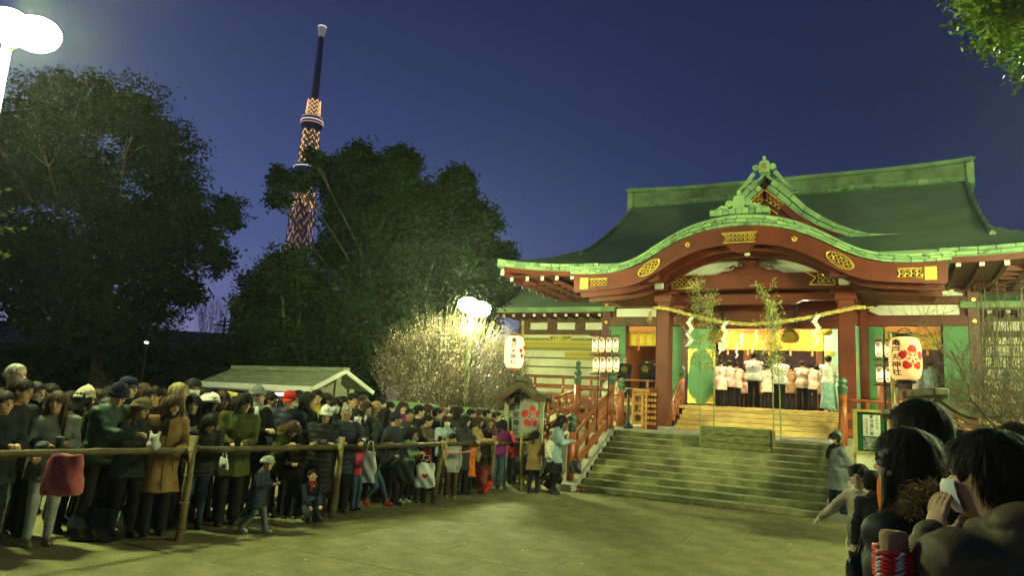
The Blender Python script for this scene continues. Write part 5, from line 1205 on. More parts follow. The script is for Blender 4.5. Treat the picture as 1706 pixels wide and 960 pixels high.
# red and white cords
M_cr = mat('red_cord', (.60, .02, .02), .6); M_cw = mat('white_cord', (.75, .72, .65), .7)
def cord(name, label, pts, r_=.012, pitch=60, group=None, sag=0.0):
    t = tag(empty(name, pts[0], 0), label, 'cord', group); P = []
    n = 140
    for i in range(n):
        s = i / (n - 1) * (len(pts) - 1); k = min(int(s), len(pts) - 2); p = Vector(pts[k]).lerp(Vector(pts[k + 1]), s - k); p = p - Vector(pts[0]); p.z -= sag * math.sin((s - k) * math.pi); P.append(p)
    for j, m in enumerate((M_cr, M_cw)):
        MB().tube([p + Vector((0, math.cos(i * 1.3 + j * 3.14) * r_ * .6, math.sin(i * 1.3 + j * 3.14) * r_ * .6)) for i, p in enumerate(P)], r_ * (.8 if j == 0 else .55), 5).build(['red_strand', 'white_strand'][j], m, t)
gq = [gp(944, 817), gp(1100, 832), gp(1250, 850), gp(1405, 869)]
cord('ground_cord', 'red and white cord lying on the ground along the foot of the stairs', [p + Vector((0, -.03, .035)) for p in gq], .016)
cord('fence_cord', 'red and white cord strung from the child in grey to the fence post', [at(738, 752, RAIL[3].y - .1), at(775, 754, RAIL[3].y - .1), at(800, 744, RAIL[4].y - .2), at(824, 728, RAIL[4].y - .06)], .013, sag=.02)
b = cord('fence_cord', 'red cord tied round the top of the fourth fence post', [RAIL[4] + Vector((.07 * math.cos(a), .07 * math.sin(a), -.02 + .02 * a / 6)) for a in np.linspace(0, 12.5, 20)], .010)
# small green awning behind the crowd at the right edge
c = at(1662, 735, 7.5); t = empty('green_awning', (c.x, 7.5, 0), 0, 'small flat dark green awning among the heads at the right edge', 'awning')
MB().add([(-.28, -.25, c.z), (.26, -.25, c.z), (.3, .3, c.z + .07), (-.24, .3, c.z + .07), (-.28, -.25, c.z - .04), (.26, -.25, c.z - .04), (.3, .3, c.z + .03), (-.24, .3, c.z + .03)], [(0, 1, 2, 3), (7, 6, 5, 4), (0, 4, 5, 1), (1, 5, 6, 2), (2, 6, 7, 3), (3, 7, 4, 0)]).build('canvas', mat('dark_green_canvas', (.03, .08, .04), .8), t)
for sx_ in (-.22, .22): MB().tube([(sx_, 0, 0), (sx_, 0, c.z)], .012, 6).build('leg', M_frame, t)

# small things behind the crowd
c = at(386, 664, 13.0); t = empty('yellow_plaque', c, .2, 'small yellow wooden plaque held up among the heads left of the olive parka', 'sign')
MB().prism([(-.075, -.14), (.075, -.14), (.085, .10), (-.085, .13)], -.02, .02).build('board', M_tal, t); MB().tube([(0, .02, -.14), (0, .02, -.6)], .012, 6).build('stick', M_tal, t)
c = at(244, 571, 25.5); t = empty('distant_lamp', c, 0, 'tiny white lamp far back under the huge dark tree', 'lamp')
MB().lathe([(.001, -.04), (.05, -.03), (.05, .03), (.001, .04)], n=10, sx_=1.6).build('bulb', mat('tiny_lamp_glow', (.9, .9, .9), .4, emit=(.8, 1, .85), estr=3), t); MB().tube([(0, .05, 0), (0, .05, -c.z)], .03, 6).build('post', M_dark, t)
# ---------------------------------------------------------------- people: signed distance shapes turned into meshes
f32 = np.float32
def A3(*a): return np.array(a, f32)
def cap(P, a, b, ra, rb=None):
    rb = ra if rb is None else rb; a = np.asarray(a, f32); b = np.asarray(b, f32); ab = b - a; L2 = float(ab @ ab) + 1e-9
    t = np.clip(((P - a) @ ab) / L2, 0, 1); return np.linalg.norm(P - a - t[:, None] * ab, axis=1) - (ra + (rb - ra) * t)
def ell(P, c, r_, M=None):
    q = P - np.asarray(c, f32)
    if M is not None: q = q @ M
    r_ = np.asarray(r_, f32); k0 = np.linalg.norm(q / r_, axis=1); k1 = np.linalg.norm(q / (r_ * r_), axis=1) + 1e-6; return k0 * (k0 - 1) / k1
def smin(a, b, k):
    h = np.clip(.5 + .5 * (b - a) / k, 0, 1); return b + (a - b) * h - k * h * (1 - h)
def smax(a, b, k): return -smin(-a, -b, k)
def nets(fn, lo, hi, h):
    lo = np.asarray(lo, f32); n = np.maximum(3, np.ceil((np.asarray(hi) - lo) / h).astype(int) + 1)
    ax = [lo[i] + h * np.arange(n[i], dtype=f32) for i in range(3)]
    G = np.stack(np.meshgrid(*ax, indexing='ij'), -1).reshape(-1, 3).astype(f32); D = fn(G).reshape(n).astype(f32); s = D < 0
    c = [s[i:n[0] - 1 + i, j:n[1] - 1 + j, k:n[2] - 1 + k] for i in (0, 1) for j in (0, 1) for k in (0, 1)]
    cnt = sum(x.astype(np.int8) for x in c); act = (cnt > 0) & (cnt < 8); I = np.argwhere(act)
    if len(I) == 0: return np.zeros((0, 3), f32), np.zeros((0, 4), np.int32)
    idx = -np.ones(act.shape, np.int32); idx[act] = np.arange(len(I))
    off = np.array([(i, j, k) for i in (0, 1) for j in (0, 1) for k in (0, 1)]); V = np.zeros((len(I), 3), f32); W_ = np.zeros(len(I), f32)
    dv = [D[I[:, 0] + o[0], I[:, 1] + o[1], I[:, 2] + o[2]] for o in off]
    for a in range(8):
        for b in range(a + 1, 8):
            if abs(off[a] - off[b]).sum() != 1: continue
            m = (dv[a] < 0) != (dv[b] < 0); t = dv[a] / np.where(m, dv[a] - dv[b], 1); p = off[a] + (off[b] - off[a]) * t[:, None]; V[m] += p[m]; W_[m] += 1
    V = (V / W_[:, None] + I) * h + lo; Fs = []
    for d, (u, v) in enumerate(((1, 2), (2, 0), (0, 1))):
        sl0 = [slice(None)] * 3; sl1 = [slice(None)] * 3; sl0[d] = slice(0, -1); sl1[d] = slice(1, None); sl0 = tuple(sl0); sl1 = tuple(sl1)
        cr = s[sl0] != s[sl1]; E = np.argwhere(cr); E = E[(E[:, u] > 0) & (E[:, v] > 0) & (E[:, u] < n[u] - 1) & (E[:, v] < n[v] - 1)]
        if len(E) == 0: continue
        du = np.zeros(3, int); du[u] = 1; dw = np.zeros(3, int); dw[v] = 1; g_ = lambda e: idx[e[:, 0], e[:, 1], e[:, 2]]
        q = np.stack([g_(E), g_(E - du), g_(E - du - dw), g_(E - dw)], 1); fl = s[E[:, 0], E[:, 1], E[:, 2]]; q[~fl] = q[~fl][:, ::-1]; Fs.append(q)
    return V, np.concatenate(Fs)
def rx(a): c, s = math.cos(a), math.sin(a); return np.array([[1, 0, 0], [0, c, -s], [0, s, c]], f32)
def rz(a): c, s = math.cos(a), math.sin(a); return np.array([[c, -s, 0], [s, c, 0], [0, 0, 1]], f32)
def ry(a): c, s = math.cos(a), math.sin(a); return np.array([[c, 0, s], [0, 1, 0], [-s, 0, c]], f32)

SKIN = [mat('warm_skin', (.56, .34, .20), .55, var=.06, scale=4), mat('fair_skin', (.62, .43, .30), .55, var=.06, scale=4), mat('tanned_skin', (.40, .24, .15), .55, var=.06, scale=4)]
def hairmat(name, col): return mat(name, col, .62, var=.5, scale=30, bump=.3, bscale=150, stretch=(1, 1, .12), spec=.22)
HAIR = {'k': hairmat('black_hair', (.014, .011, .010)), 'b': hairmat('brown_hair', (.055, .028, .014)), 'l': hairmat('light_brown_hair', (.14, .085, .035)), 'g': hairmat('grey_hair', (.30, .29, .26)), 'w': hairmat('blond_hair', (.34, .26, .13))}
M_eye = mat('dark_eye', (.012, .008, .006), .2, var=0); M_lip = mat('lip', (.36, .13, .10), .5, var=.05); M_mask = mat('white_face_mask', (.80, .82, .82), .8, var=.02)
M_glass = mat('spectacle_frame', (.03, .025, .02), .3)
_cloth = {}
def cloth(col, kind='wool'):
    key = (col, kind)
    if key not in _cloth:
        nm = COLN[col]; _cloth[key] = mat(nm + '_' + kind, COLS[col], {'wool': .9, 'nylon': .6, 'denim': .8, 'leather': .35}[kind], var=.18, scale=7, bump={'wool': .5, 'nylon': .12, 'denim': .4, 'leather': .2}[kind], bscale={'wool': 160, 'nylon': 50, 'denim': 200, 'leather': 40}[kind], spec={'wool': .15, 'nylon': .28, 'denim': .2, 'leather': .5}[kind])
    return _cloth[key]
COLN, COLS = {}, {}
for k_, n_, c_ in (('blk', 'black', (.012, .012, .013)), ('chr', 'charcoal', (.035, .037, .04)), ('nvy', 'navy', (.014, .020, .045)), ('dgr', 'dark_green', (.018, .045, .032)), ('olv', 'olive', (.085, .095, .028)), ('gry', 'grey', (.16, .165, .16)), ('lgr', 'light_grey', (.34, .35, .33)), ('cml', 'camel', (.27, .165, .07)), ('crm', 'cream', (.62, .56, .38)), ('wht', 'white', (.80, .78, .72)), ('red', 'red', (.48, .03, .02)), ('mar', 'maroon', (.14, .015, .02)), ('pnk', 'pink', (.62, .05, .11)), ('pur', 'purple', (.17, .02, .14)), ('vio', 'violet', (.24, .07, .38)), ('jea', 'jeans_blue', (.05, .10, .17)), ('lbl', 'pale_blue', (.30, .40, .42)), ('brn', 'brown', (.10, .055, .025)), ('tan', 'tan', (.30, .20, .10)), ('org', 'orange', (.70, .16, .03)), ('yel', 'yellow', (.66, .52, .05)), ('grn', 'pale_green', (.40, .55, .30)), ('tea', 'pale_teal', (.30, .48, .44)), ('khk', 'khaki_brown', (.12, .10, .055)), ('blu', 'slate_blue', (.045, .08, .13)), ('sal', 'pale_salmon', (.76, .56, .43)), ('ind', 'indigo_grey', (.16, .185, .19))):
    COLN[k_] = n_; COLS[k_] = c_

def head_sdf(female, child):
    def f(P):
        X = P.copy(); X[:, 0] = np.abs(X[:, 0])
        jw = .055 if female else .062
        d = ell(X, (0, -.012, .03), (.077, .092, .086)); d = smin(d, ell(X, (0, .020, -.034), (jw, .066, .076 if not child else .068)), .03)
        d = smin(d, ell(X, (0, .062, -.088), (.024, .018, .018)), .028); d = smin(d, cap(X, (0, .070, .03), (.036, .072, .026), .009), .022); d = smin(d, ell(X, (.038, .055, -.022), (.022, .022, .02)), .02)
        d = smax(d, -ell(X, (.031, .1, .008), (.016, .016, .011)), .014)
        d = smin(d, cap(X, (0, .086, .012), (0, .103, -.020), .006, .0105), .012); d = smin(d, ell(X, (.010, .094, -.024), (.008, .008, .006)), .006)
        d = smin(d, cap(X, (0, .084, -.048), (.018, .078, -.049), .0065, .003), .007); d = smin(d, cap(X, (0, .083, -.059), (.013, .079, -.057), .0065, .003), .007)
        d = smin(d, ell(X, (.079, -.006, -.002), (.009, .019, .029)), .007)
        d = smin(d, cap(X, (0, -.018, -.06), (0, -.035, -.17), .050 if female else .056, .06), .03)
        return d
    return nets(f, (-.10, -.13, -.20), (.10, .125, .13), .0075)
HEADM = {k: head_sdf(*v) for k, v in {'f': (True, False), 'm': (False, False), 'c': (True, True)}.items()}
def hand_sdf(curl):
    def f(P):
        d = ell(P, (0, .048, 0), (.040, .050, .015)); d = smin(d, cap(P, (0, -.07, 0), (0, .02, 0), .029, .025), .02)
        for i, (x, L) in enumerate(((-.029, .052), (-.010, .066), (.010, .071), (.029, .062))):
            b = np.array((x, .086, .001)); c_ = curl * (1 + .08 * (3 - i)); p1 = b + np.array((x * .12, math.cos(c_ * .6), -math.sin(c_ * .6))) * L * .45; p2 = p1 + np.array((0, math.cos(c_ * 1.5), -math.sin(c_ * 1.5))) * L * .35; p3 = p2 + np.array((0, math.cos(c_ * 2.2), -math.sin(c_ * 2.2))) * L * .25
            e_ = np.minimum(cap(P, b, p1, .0092, .0086), np.minimum(cap(P, p1, p2, .0086, .0080), cap(P, p2, p3, .0080, .0068))); d = smin(d, e_, .006)
        t1 = np.array((.034, .028, -.006)); t2 = np.array((.060, .058, -.014 - .01 * curl)); t3 = np.array((.062 - .02 * curl, .084, -.024 - .02 * curl)); d = smin(d, np.minimum(cap(P, t1, t2, .013, .0105), cap(P, t2, t3, .0105, .0085)), .010)
        return d
    return nets(f, (-.06, -.09, -.09), (.09, .19, .04), .0062)
HANDM = {c_: hand_sdf(c_) for c_ in (.25, .75, 1.25)}
_hc = {}; _hl = {}
def hair_data(style, cm, near=False):
    key = (style, cm, near)
    if key in _hc: return _hc[key]
    long_ = {'long': .36, 'mid': .22, 'bob': .13, 'short': 0, 'crop': 0, 'tail': .0, 'bun': 0, 'thin': 0}[style]
    rs = np.random.RandomState(len(style) * 7 + ord(cm)); ph = rs.uniform(0, 6.28, 6)
    def f(P):
        r_ = {'crop': .0075, 'thin': .004, 'short': .012}.get(style, .016)
        d = ell(P, (0, -.016, .034), (.079 + r_, .094 + r_, .087 + r_))
        a = np.arctan2(P[:, 0], -P[:, 1] - .01); d = d + .0028 * np.sin(a * 17 + ph[0] + P[:, 2] * 9) + .002 * np.sin(a * 29 + ph[1] - P[:, 2] * 14)
        if style in ('short', 'crop', 'thin'): d = smax(d, -(P[:, 2] + .066 + .5 * np.minimum(P[:, 1] + .05, .1)), .01) if style != 'thin' else smax(d, -(P[:, 2] + .0 - .3 * P[:, 1]), .01)
        if long_:
            w = .078 if style != 'bob' else .084
            for x in (-.045, 0, .045): d = smin(d, cap(P, (x, -.045, .02), (x * 1.35, -.088, -long_), w * .62, .045), .035)
            for sx_ in (-1, 1): d = smin(d, cap(P, (sx_ * .080, .010, .03), (sx_ * .095, .02, -long_ * .9), .024, .028), .025); 
            d = d + .004 * np.sin(P[:, 0] * 170 + ph[2] + P[:, 2] * 8) * (P[:, 2] < .02)
        if style == 'tail': d = smin(d, cap(P, (0, -.11, .03), (0, -.16, -.16), .03, .018), .02)
        if style == 'bun': d = smin(d, ell(P, (0, -.10, .085), (.04, .04, .04)), .01)
        fz = {'short': .040, 'crop': .052, 'thin': .075}.get(style, .030)
        cut = ell(P, (0, .105, fz - .115), (.066, .10, .118)); cut = np.minimum(cut, ell(P, (0, .1, -.09), (.075, .06, .1)))
        if style in ('short', 'crop', 'thin', 'tail', 'bun'): cut = np.minimum(cut, ell(np.abs(P) * [1, 0, 0] + P * [0, 1, 1], (.085, .02, -.045), (.03, .036, .055)))
        return smax(d, -cut, .010)
    V, F = nets(f, (-.15, -.21, -max(long_, .17) - .09), (.15, .13, .16), .0095); _hc[key] = mesh_data('hair', V, F, HAIR[cm])
    # loose locks over the surface
    rs = np.random.RandomState(77); N = np.zeros_like(V); a_, b_, c_ = V[F[:, 0]], V[F[:, 1]], V[F[:, 2]]; fn = np.cross(b_ - a_, c_ - a_)
    for k in range(4): np.add.at(N, F[:, k], fn)
    N /= np.linalg.norm(N, axis=1)[:, None] + 1e-9
    if (N * (V - [0, 0, .02])).sum() < 0: N = -N
    n = (1300 if style != 'thin' else 250) * (4 if near else 1); idx = rs.randint(0, len(V), n); P0 = V[idx]; Nn = N[idx]; ok = (np.abs(Nn).sum(1) > .1) & ((P0 * Nn).sum(1) > -.02) & ~((P0[:, 1] > -.005) & (P0[:, 2] < .075) & (np.abs(P0[:, 0]) < .11)); P0, Nn = P0[ok], Nn[ok]; n = len(P0)
    T_ = np.stack([P0[:, 0] * .6, P0[:, 1] * .6 + .02, -np.full(n, .07)], 1) + rs.normal(size=(n, 3)) * .012; L = rs.uniform(.03, .085 if not long_ else .13, n)[:, None]; cur_ = P0 + Nn * .001; rows_ = [cur_]; nn = Nn
    for k in range(4):
        t = T_ - nn * (T_ * nn).sum(1)[:, None] * .92; t /= np.linalg.norm(t, axis=1)[:, None] + 1e-9; cur_ = cur_ + t * L / 4 + nn * rs.uniform(-.0002, .0022, (n, 1)); rows_.append(cur_); T_ = T_ * .6 + np.array([0, 0, -.03]); nn = nn * .9 + (cur_ - [0, -.016, .03]) / (np.linalg.norm(cur_ - [0, -.016, .03], axis=1)[:, None]) * .1 if not long_ else nn
    W_ = np.cross(rows_[1] - rows_[0], Nn); W_ /= np.linalg.norm(W_, axis=1)[:, None] + 1e-9; vs = []
    for k, r_ in enumerate(rows_): w_ = W_ * (.45 if near else 1) * (.0018, .0023, .0020, .0013, .0003)[k]; vs += [r_ - w_, r_ + w_]
    VS = np.stack(vs, 1).reshape(-1, 3); base_ = np.arange(n)[:, None] * 10; FS = np.concatenate([base_ + np.array([[2 * k, 2 * k + 1, 2 * k + 3, 2 * k + 2]]) for k in range(4)])
    _hl[key] = mesh_data('hair_locks', VS, FS, HAIR[cm]); return _hc[key]
def dome_data(name, rx_, ry_, rz_, z0, m, ribs=0, tip=0.0, cuff=0.0, n=28, rows=9):
    vs = []; fs = []
    prof = []
    if cuff: prof += [(1.0, -.018), (1.10, -.012), (1.13, .006), (1.10, .026), (1.02, .03)]
    for i in range(rows): a = i / (rows - 1) * math.pi / 2; prof.append((max(.002, math.cos(a)), (.03 if cuff else 0) + (rz_) * math.sin(a) + tip * (i / (rows - 1)) ** 3))
    for r_, z in prof:
        for j in range(n):
            t = 2 * math.pi * j / n; q = r_ * (1 + ribs * (j % 2)); vs.append((rx_ * q * math.cos(t), -.014 + ry_ * q * math.sin(t), z0 + z - .02 * (math.sin(t) < 0) * 0 + .012 * math.sin(t)))
    k = len(prof); fs = [(i * n + j, i * n + (j + 1) % n, (i + 1) * n + (j + 1) % n, (i + 1) * n + j) for i in range(k - 1) for j in range(n)]
    return mesh_data(name, vs, fs, m)
_ac = {}
def acc(key, fn):
    if key not in _ac: _ac[key] = fn()
    return _ac[key]
def mbdata(b, name, m):
    o = b.build(name, m, None, smooth=True); d = o.data; bpy.data.objects.remove(o); return d
def mask_data():
    vs = []; nA, nZ = 13, 7
    for lay in (0, .003):
        for i in range(nZ):
            z = -.094 + .088 * i / (nZ - 1); k = 1 - .30 * (1 - i / (nZ - 1)) ** 1.5; bul = .020 * math.sin(math.pi * i / (nZ - 1)) + .014 * (i / (nZ - 1))
            for j in range(nA):
                a = -1.08 + 2.16 * j / (nA - 1); vs.append(((.077 * k + lay) * math.sin(a), .012 + (.086 * (k * .5 + .5) + lay + bul * math.cos(a) ** 2) * math.cos(a) + .002 * (i % 2), z))
    N = nA * nZ; fs = [(l * N + i * nA + j, l * N + i * nA + j + 1, l * N + (i + 1) * nA + j + 1, l * N + (i + 1) * nA + j) for l in (0, 1) for i in range(nZ - 1) for j in range(nA - 1)]
    return mesh_data('face_mask', vs, fs, M_mask)
def eye_data():
    b = MB(); b.lathe([(.0004, -.0052), (.0085, -.0032), (.0115, 0), (.0085, .0030), (.0004, .0045)], (0, 0, 0), 10, sx_=1.05, sy=.45); return mbdata(b, 'eye', M_eye)
def brow_data(cm): b = MB(); b.tube([(-.018, -.004, -.003), (-.006, .003, .002), (.008, .004, .001), (.018, -.002, -.003)], [.002, .0036, .0034, .0018], 6); return mbdata(b, 'eyebrow', HAIR[cm])
def lips_data(smile): b = MB(); s = .006 if smile else 0; b.tube([(-.022 - s, -.006, s), (-.010, .002, -.001), (0, .004, -.002), (.010, .002, -.001), (.022 + s, -.006, s)], [.0015, .0042, .0048, .0042, .0015], 6); return mbdata(b, 'lips', M_lip)
def glasses_data():
    b = MB()
    for s in (-1, 1):
        b.tube([(s * .032 + .021 * math.cos(a), .106, .006 + .015 * math.sin(a)) for a in np.linspace(0, 6.283, 15)], .0018, 5, cap=False); b.tube([(s * .053, .104, .01), (s * .082, .05, .012), (s * .082, -.01, .008)], .0018, 5)
    b.tube([(-.011, .106, .009), (.011, .106, .009)], .0018, 5); return mbdata(b, 'glasses', M_glass)
def cap_data(m):
    b = MB(); n = 24; prof = [(1.0, -.012), (1.0, .02)] + [(math.cos(a), .02 + .072 * math.sin(a)) for a in np.linspace(.15, 1.5, 7)]
    vs = [(.092 * r_ * math.cos(t), -.014 + .106 * r_ * math.sin(t), .052 + z) for r_, z in prof for t in np.linspace(0, 2 * math.pi, n + 1)[:-1]]
    b.add(vs, [(i * n + j, i * n + (j + 1) % n, (i + 1) * n + (j + 1) % n, (i + 1) * n + j) for i in range(len(prof) - 1) for j in range(n)])
    top = []; bot = []
    for i, a in enumerate(np.linspace(-.95, .95, 9)): top += [(.09 * math.sin(a), -.014 + .104 * math.cos(a), .048), (.082 * math.sin(a), .075 + .085 * math.cos(a), .040 - .010 * math.cos(a))]
    k = len(top); b.add(top + [(x, y, z - .006) for x, y, z in top], [(2 * i, 2 * i + 1, 2 * i + 3, 2 * i + 2) for i in range(8)] + [(k + 2 * i, k + 2 * i + 2, k + 2 * i + 3, k + 2 * i + 1) for i in range(8)] + [(2 * i + 1, k + 2 * i + 1, k + 2 * i + 3, 2 * i + 3) for i in range(8)])
    return mbdata(b, 'cap', m)

def ik(a, b, L1, L2, pole):
    a = np.asarray(a, float); b = np.asarray(b, float); d = b - a; L = np.linalg.norm(d); mx_ = (L1 + L2) * .995
    if L > mx_: b = a + d / L * mx_; L = mx_; d = b - a
    L = max(L, abs(L1 - L2) + .02); u = d / np.linalg.norm(d); x = (L1 * L1 - L2 * L2 + L * L) / (2 * L); h = math.sqrt(max(0, L1 * L1 - x * x)); p = np.asarray(pole, float); p = p - u * (p @ u); p /= np.linalg.norm(p) + 1e-9
    return a + u * x + p * h, b
ARMS = {'down': ((-.26, .04, .76), (.26, .04, .76)), 'rail': ((-.17, .36, 1.10), (.17, .36, 1.10)), 'fold': ((.08, .31, 1.10), (-.08, .35, 1.11)), 'phone': ((-.045, .30, 1.16), (.045, .30, 1.16)), 'clasp': ((-.045, .35, 1.12), (.045, .35, 1.12)), 'low': ((-.03, .24, .93), (.03, .24, .93)), 'pocket': ((-.20, .10, .84), (.20, .10, .84)), 'reach': ((-.16, .32, 1.03), (.18, .46, 1.12)), 'point': ((.22, .2, .95), (.50, .38, 1.0)), 'chin': ((-.10, .22, 1.0), (.07, .19, 1.38)), 'knees': ((-.12, .33, .34), (.12, .33, .34)), 'back': ((-.06, -.16, .88), (.06, -.18, .88)), 'pray': ((-.02, .26, 1.18), (.02, .26, 1.18)), 'bagL': ((-.24, .10, .72), (.20, .28, 1.05)), 'cup': ((-.05, .34, 1.12), (.10, .30, 1.08)), 'up': ((-.06, .30, 1.34), (.06, .30, 1.34))}
def person(hx, hy, D, fa, hfa=None, pitch=0, lean=4, arms='rail', sex='m', hair=('short', 'k'), top=('puffer', 'blk', .74), legs=('trousers', 'blk'), shoes='blk', hat=None, mask=False, scarf=None, glasses=False, smile=False, skin=0, pose='stand', label='', group='crowd behind the bamboo fence', zfeet=0.0, res=1.0, hood=None, curl=.75, side=0.0, wide=1.0, headk=1.0, fixH=None, base=None, extra=None, crest=None, seed=None, poles=None):
    """one person; (hx, hy) is the head centre in the photograph and D the depth; fa/hfa: direction of body and head (0 to the camera, 90 to the right)"""
    _j = np.random.RandomState(int(hx * 13 + hy * 7)); hfa = fa if hfa is None else hfa
    if hx < 870: hfa += _j.uniform(-10, 10); fa += _j.uniform(-12, 12); pitch += _j.uniform(-5, 7); side += _j.uniform(-5, 5)
    rel = R(((hfa - fa) + 180) % 360 - 180); ln = R(lean); seed = seed or int(hx * 7 + hy); rs = np.random.RandomState(seed)
    pz = {'stand': .90, 'kneel': .34, 'crouch': .36, 'walk': .88, 'bend': .90}[pose]; py = {'kneel': -.12, 'crouch': -.12}.get(pose, 0) - (.12 if lean > 25 else 0)
    pel = A3(0, py, pz); Rl = rx(-ln) @ ry(R(side)); T = lambda x, y, z: pel + Rl @ A3(x, y, z)
    neck = T(0, 0, .50); RH = rz(rel) @ rx(R(-pitch)); hc = neck + (Rl @ A3(0, .01, .06)) + RH @ A3(0, .02, .085 * headk)
    want = at(hx, hy, D); s = (want.z - zfeet) / float(hc[2])
    if fixH: s = fixH / 1.65
    shs = [T(-.165 * wide, 0, .43), T(.165 * wide, 0, .43)]
    ha = ARMS[arms] if isinstance(arms, str) else arms; el = []; wr = []
    for i, h_ in enumerate(ha):
        h_ = np.array(h_, float)
        if pose in ('kneel', 'crouch') and arms != 'knees': h_[2] -= .54
        e_, w_ = ik(shs[i], h_, .27, .25, poles[i] if poles else ((-1 if i == 0 else 1) * .55, -.5, -.75)); el.append(e_); wr.append(w_)
    hips = [pel + A3(-.085, 0, -.02), pel + A3(.085, 0, -.02)]
    if pose == 'walk': an = [A3(-.07, .26, .09), A3(.07, -.24, .16)]
    elif pose == 'kneel': an = [A3(-.10, -.12, .07), A3(.10, -.12, .07)]
    elif pose == 'crouch': an = [A3(-.11, .02, .08), A3(.11, -.06, .08)]
    else: an = [A3(-.095, .03 * rs.normal() * 1.3, .08), A3(.095, .03 * rs.normal() * 1.3, .08)]
    kn = []
    for i in (0, 1):
        if pose == 'kneel': kn.append(A3((-1, 1)[i] * .12, .30, .08)); continue
        k_, a_ = ik(hips[i], an[i], .405, .402, ((-.1, .1)[i], 1, .1)); kn.append(k_); an[i] = a_
    # --- clothing shapes
    kind, tc, hem = top[0], top[1], top[2]; puff = kind == 'puffer'; fat = {'puffer': .026, 'coat': .018, 'jacket': .012, 'robe': .012, 'vest': .014}[kind] + (.0 if sex == 'm' else -.004)
    P_pel = pel
    fw = rs.normal(size=(5, 3)) * 14; fp = rs.uniform(0, 6.28, 5)
    zmin = float(max(hem - .04, .02)) if pose not in ('kneel', 'crouch') else .05
    pa, pf = (.018, 31.) if hx > 1480 else (.010, 42.)
    cuffl = .0 if kind != 'robe' else .03
    def fcoat(P):
        Q = (P - P_pel) @ Rl; z = Q[:, 2]; w_ = wide
        a = np.interp(z, [-.1, .0, .12, .30, .40, .46, .52], [.165, .165, .15 if sex == 'm' else .14, .178, .165, .125, .06]) * w_ + fat; b = np.interp(z, [-.1, .0, .15, .30, .42, .50], [.12, .12, .11, .125, .10, .055]) * w_ + fat
        d = (np.sqrt((Q[:, 0] / a) ** 2 + (Q[:, 1] / b) ** 2) - 1) * np.minimum(a, b); d = smax(d, np.maximum(z - .50, -z - .06), .04)
        for i in (0, 1):
            s0 = shs[i]; d = smin(d, cap(P, T((-.07, .07)[i], 0, .455), s0, .055 + fat * .5, .060 + fat * .6), .05)
            if kind != 'vest':
                ar = np.minimum(cap(P, s0, el[i], .056 + fat, .047 + fat), cap(P, el[i], wr[i] + (el[i] - wr[i]) * .06, .047 + fat + cuffl, .036 + fat * .8 + cuffl * 1.6))
                if puff: sl = np.linalg.norm(P - s0, axis=1); ar = ar - pa * .7 * np.abs(np.sin(sl * pf))
                else: ar = ar - .004 * np.sin(np.linalg.norm(P - s0, axis=1) * 70 + P[:, 0] * 20)
                d = smin(d, ar, .025)
            else: d = smin(d, ell(P, s0, (.085, .075, .05)), .03)
        if hem < pz and pose not in ('kneel', 'crouch'):
            zz = P[:, 2]; fl = {'coat': .045, 'robe': .03}.get(kind, .015); t_ = np.clip((pz + .03 - zz) / .5, 0, 1); a = (.165 + fat + fl * t_) * w_; b = (.122 + fat + fl * t_) * w_ + .02 * t_
            cy = P_pel[1] + .0 * t_; ang_ = np.arctan2(P[:, 0], P[:, 1] - cy); wob = 1 + .035 * t_ * np.sin(ang_ * 7 + fp[0]) * (0 if puff else 1)
            lo_ = (np.sqrt((P[:, 0] / (a * wob)) ** 2 + ((P[:, 1] - cy) / (b * wob)) ** 2) - 1) * .12; d = smin(d, smax(lo_, np.maximum(hem - zz, zz - pz - .08), .012), .05)
        if hood or kind == 'puffer' and rs_h: d = smin(d, smax(ell(P, T(0, -.075, .50), (.115, .075, .075)), -ell(P, hc + 0, (.088, .10, .12)), .01), .02)
        tor = np.sqrt((np.linalg.norm(((P - T(0, -.005, .505)) @ Rl)[:, :2] * [1, .95], axis=1) - .072) ** 2 + ((P - T(0, -.005, .505)) @ Rl)[:, 2] ** 2) - (.030 if puff else .022); d = smin(d, tor, .02)
        if puff: d = d - pa * (np.abs(np.sin(z * pf)) ** .5 - .5) * (np.abs(Q[:, 0]) < .25)
        else:
            for k in range(3): d = d + .0035 * np.sin(P @ fw[k] + fp[k])
        return smax(d, -ell(P, hc - RH @ A3(0, 0, .0), (.07, .08, .10)), .01)
    rs_h = rs.rand() < .4
    pts = np.array([*shs, *el, *wr, pel, neck]); lo = pts.min(0) - .16; hi = pts.max(0) + .15; lo[2] = min(lo[2], zmin - .03); lo[:2] = np.minimum(lo[:2], [-.27 * wide, -.22 * wide + py]); hi[:2] = np.maximum(hi[:2], [.27 * wide, .22 * wide + py])
    V1, F1 = nets(fcoat, lo, hi, .0155 * res)
    lk, lc = legs
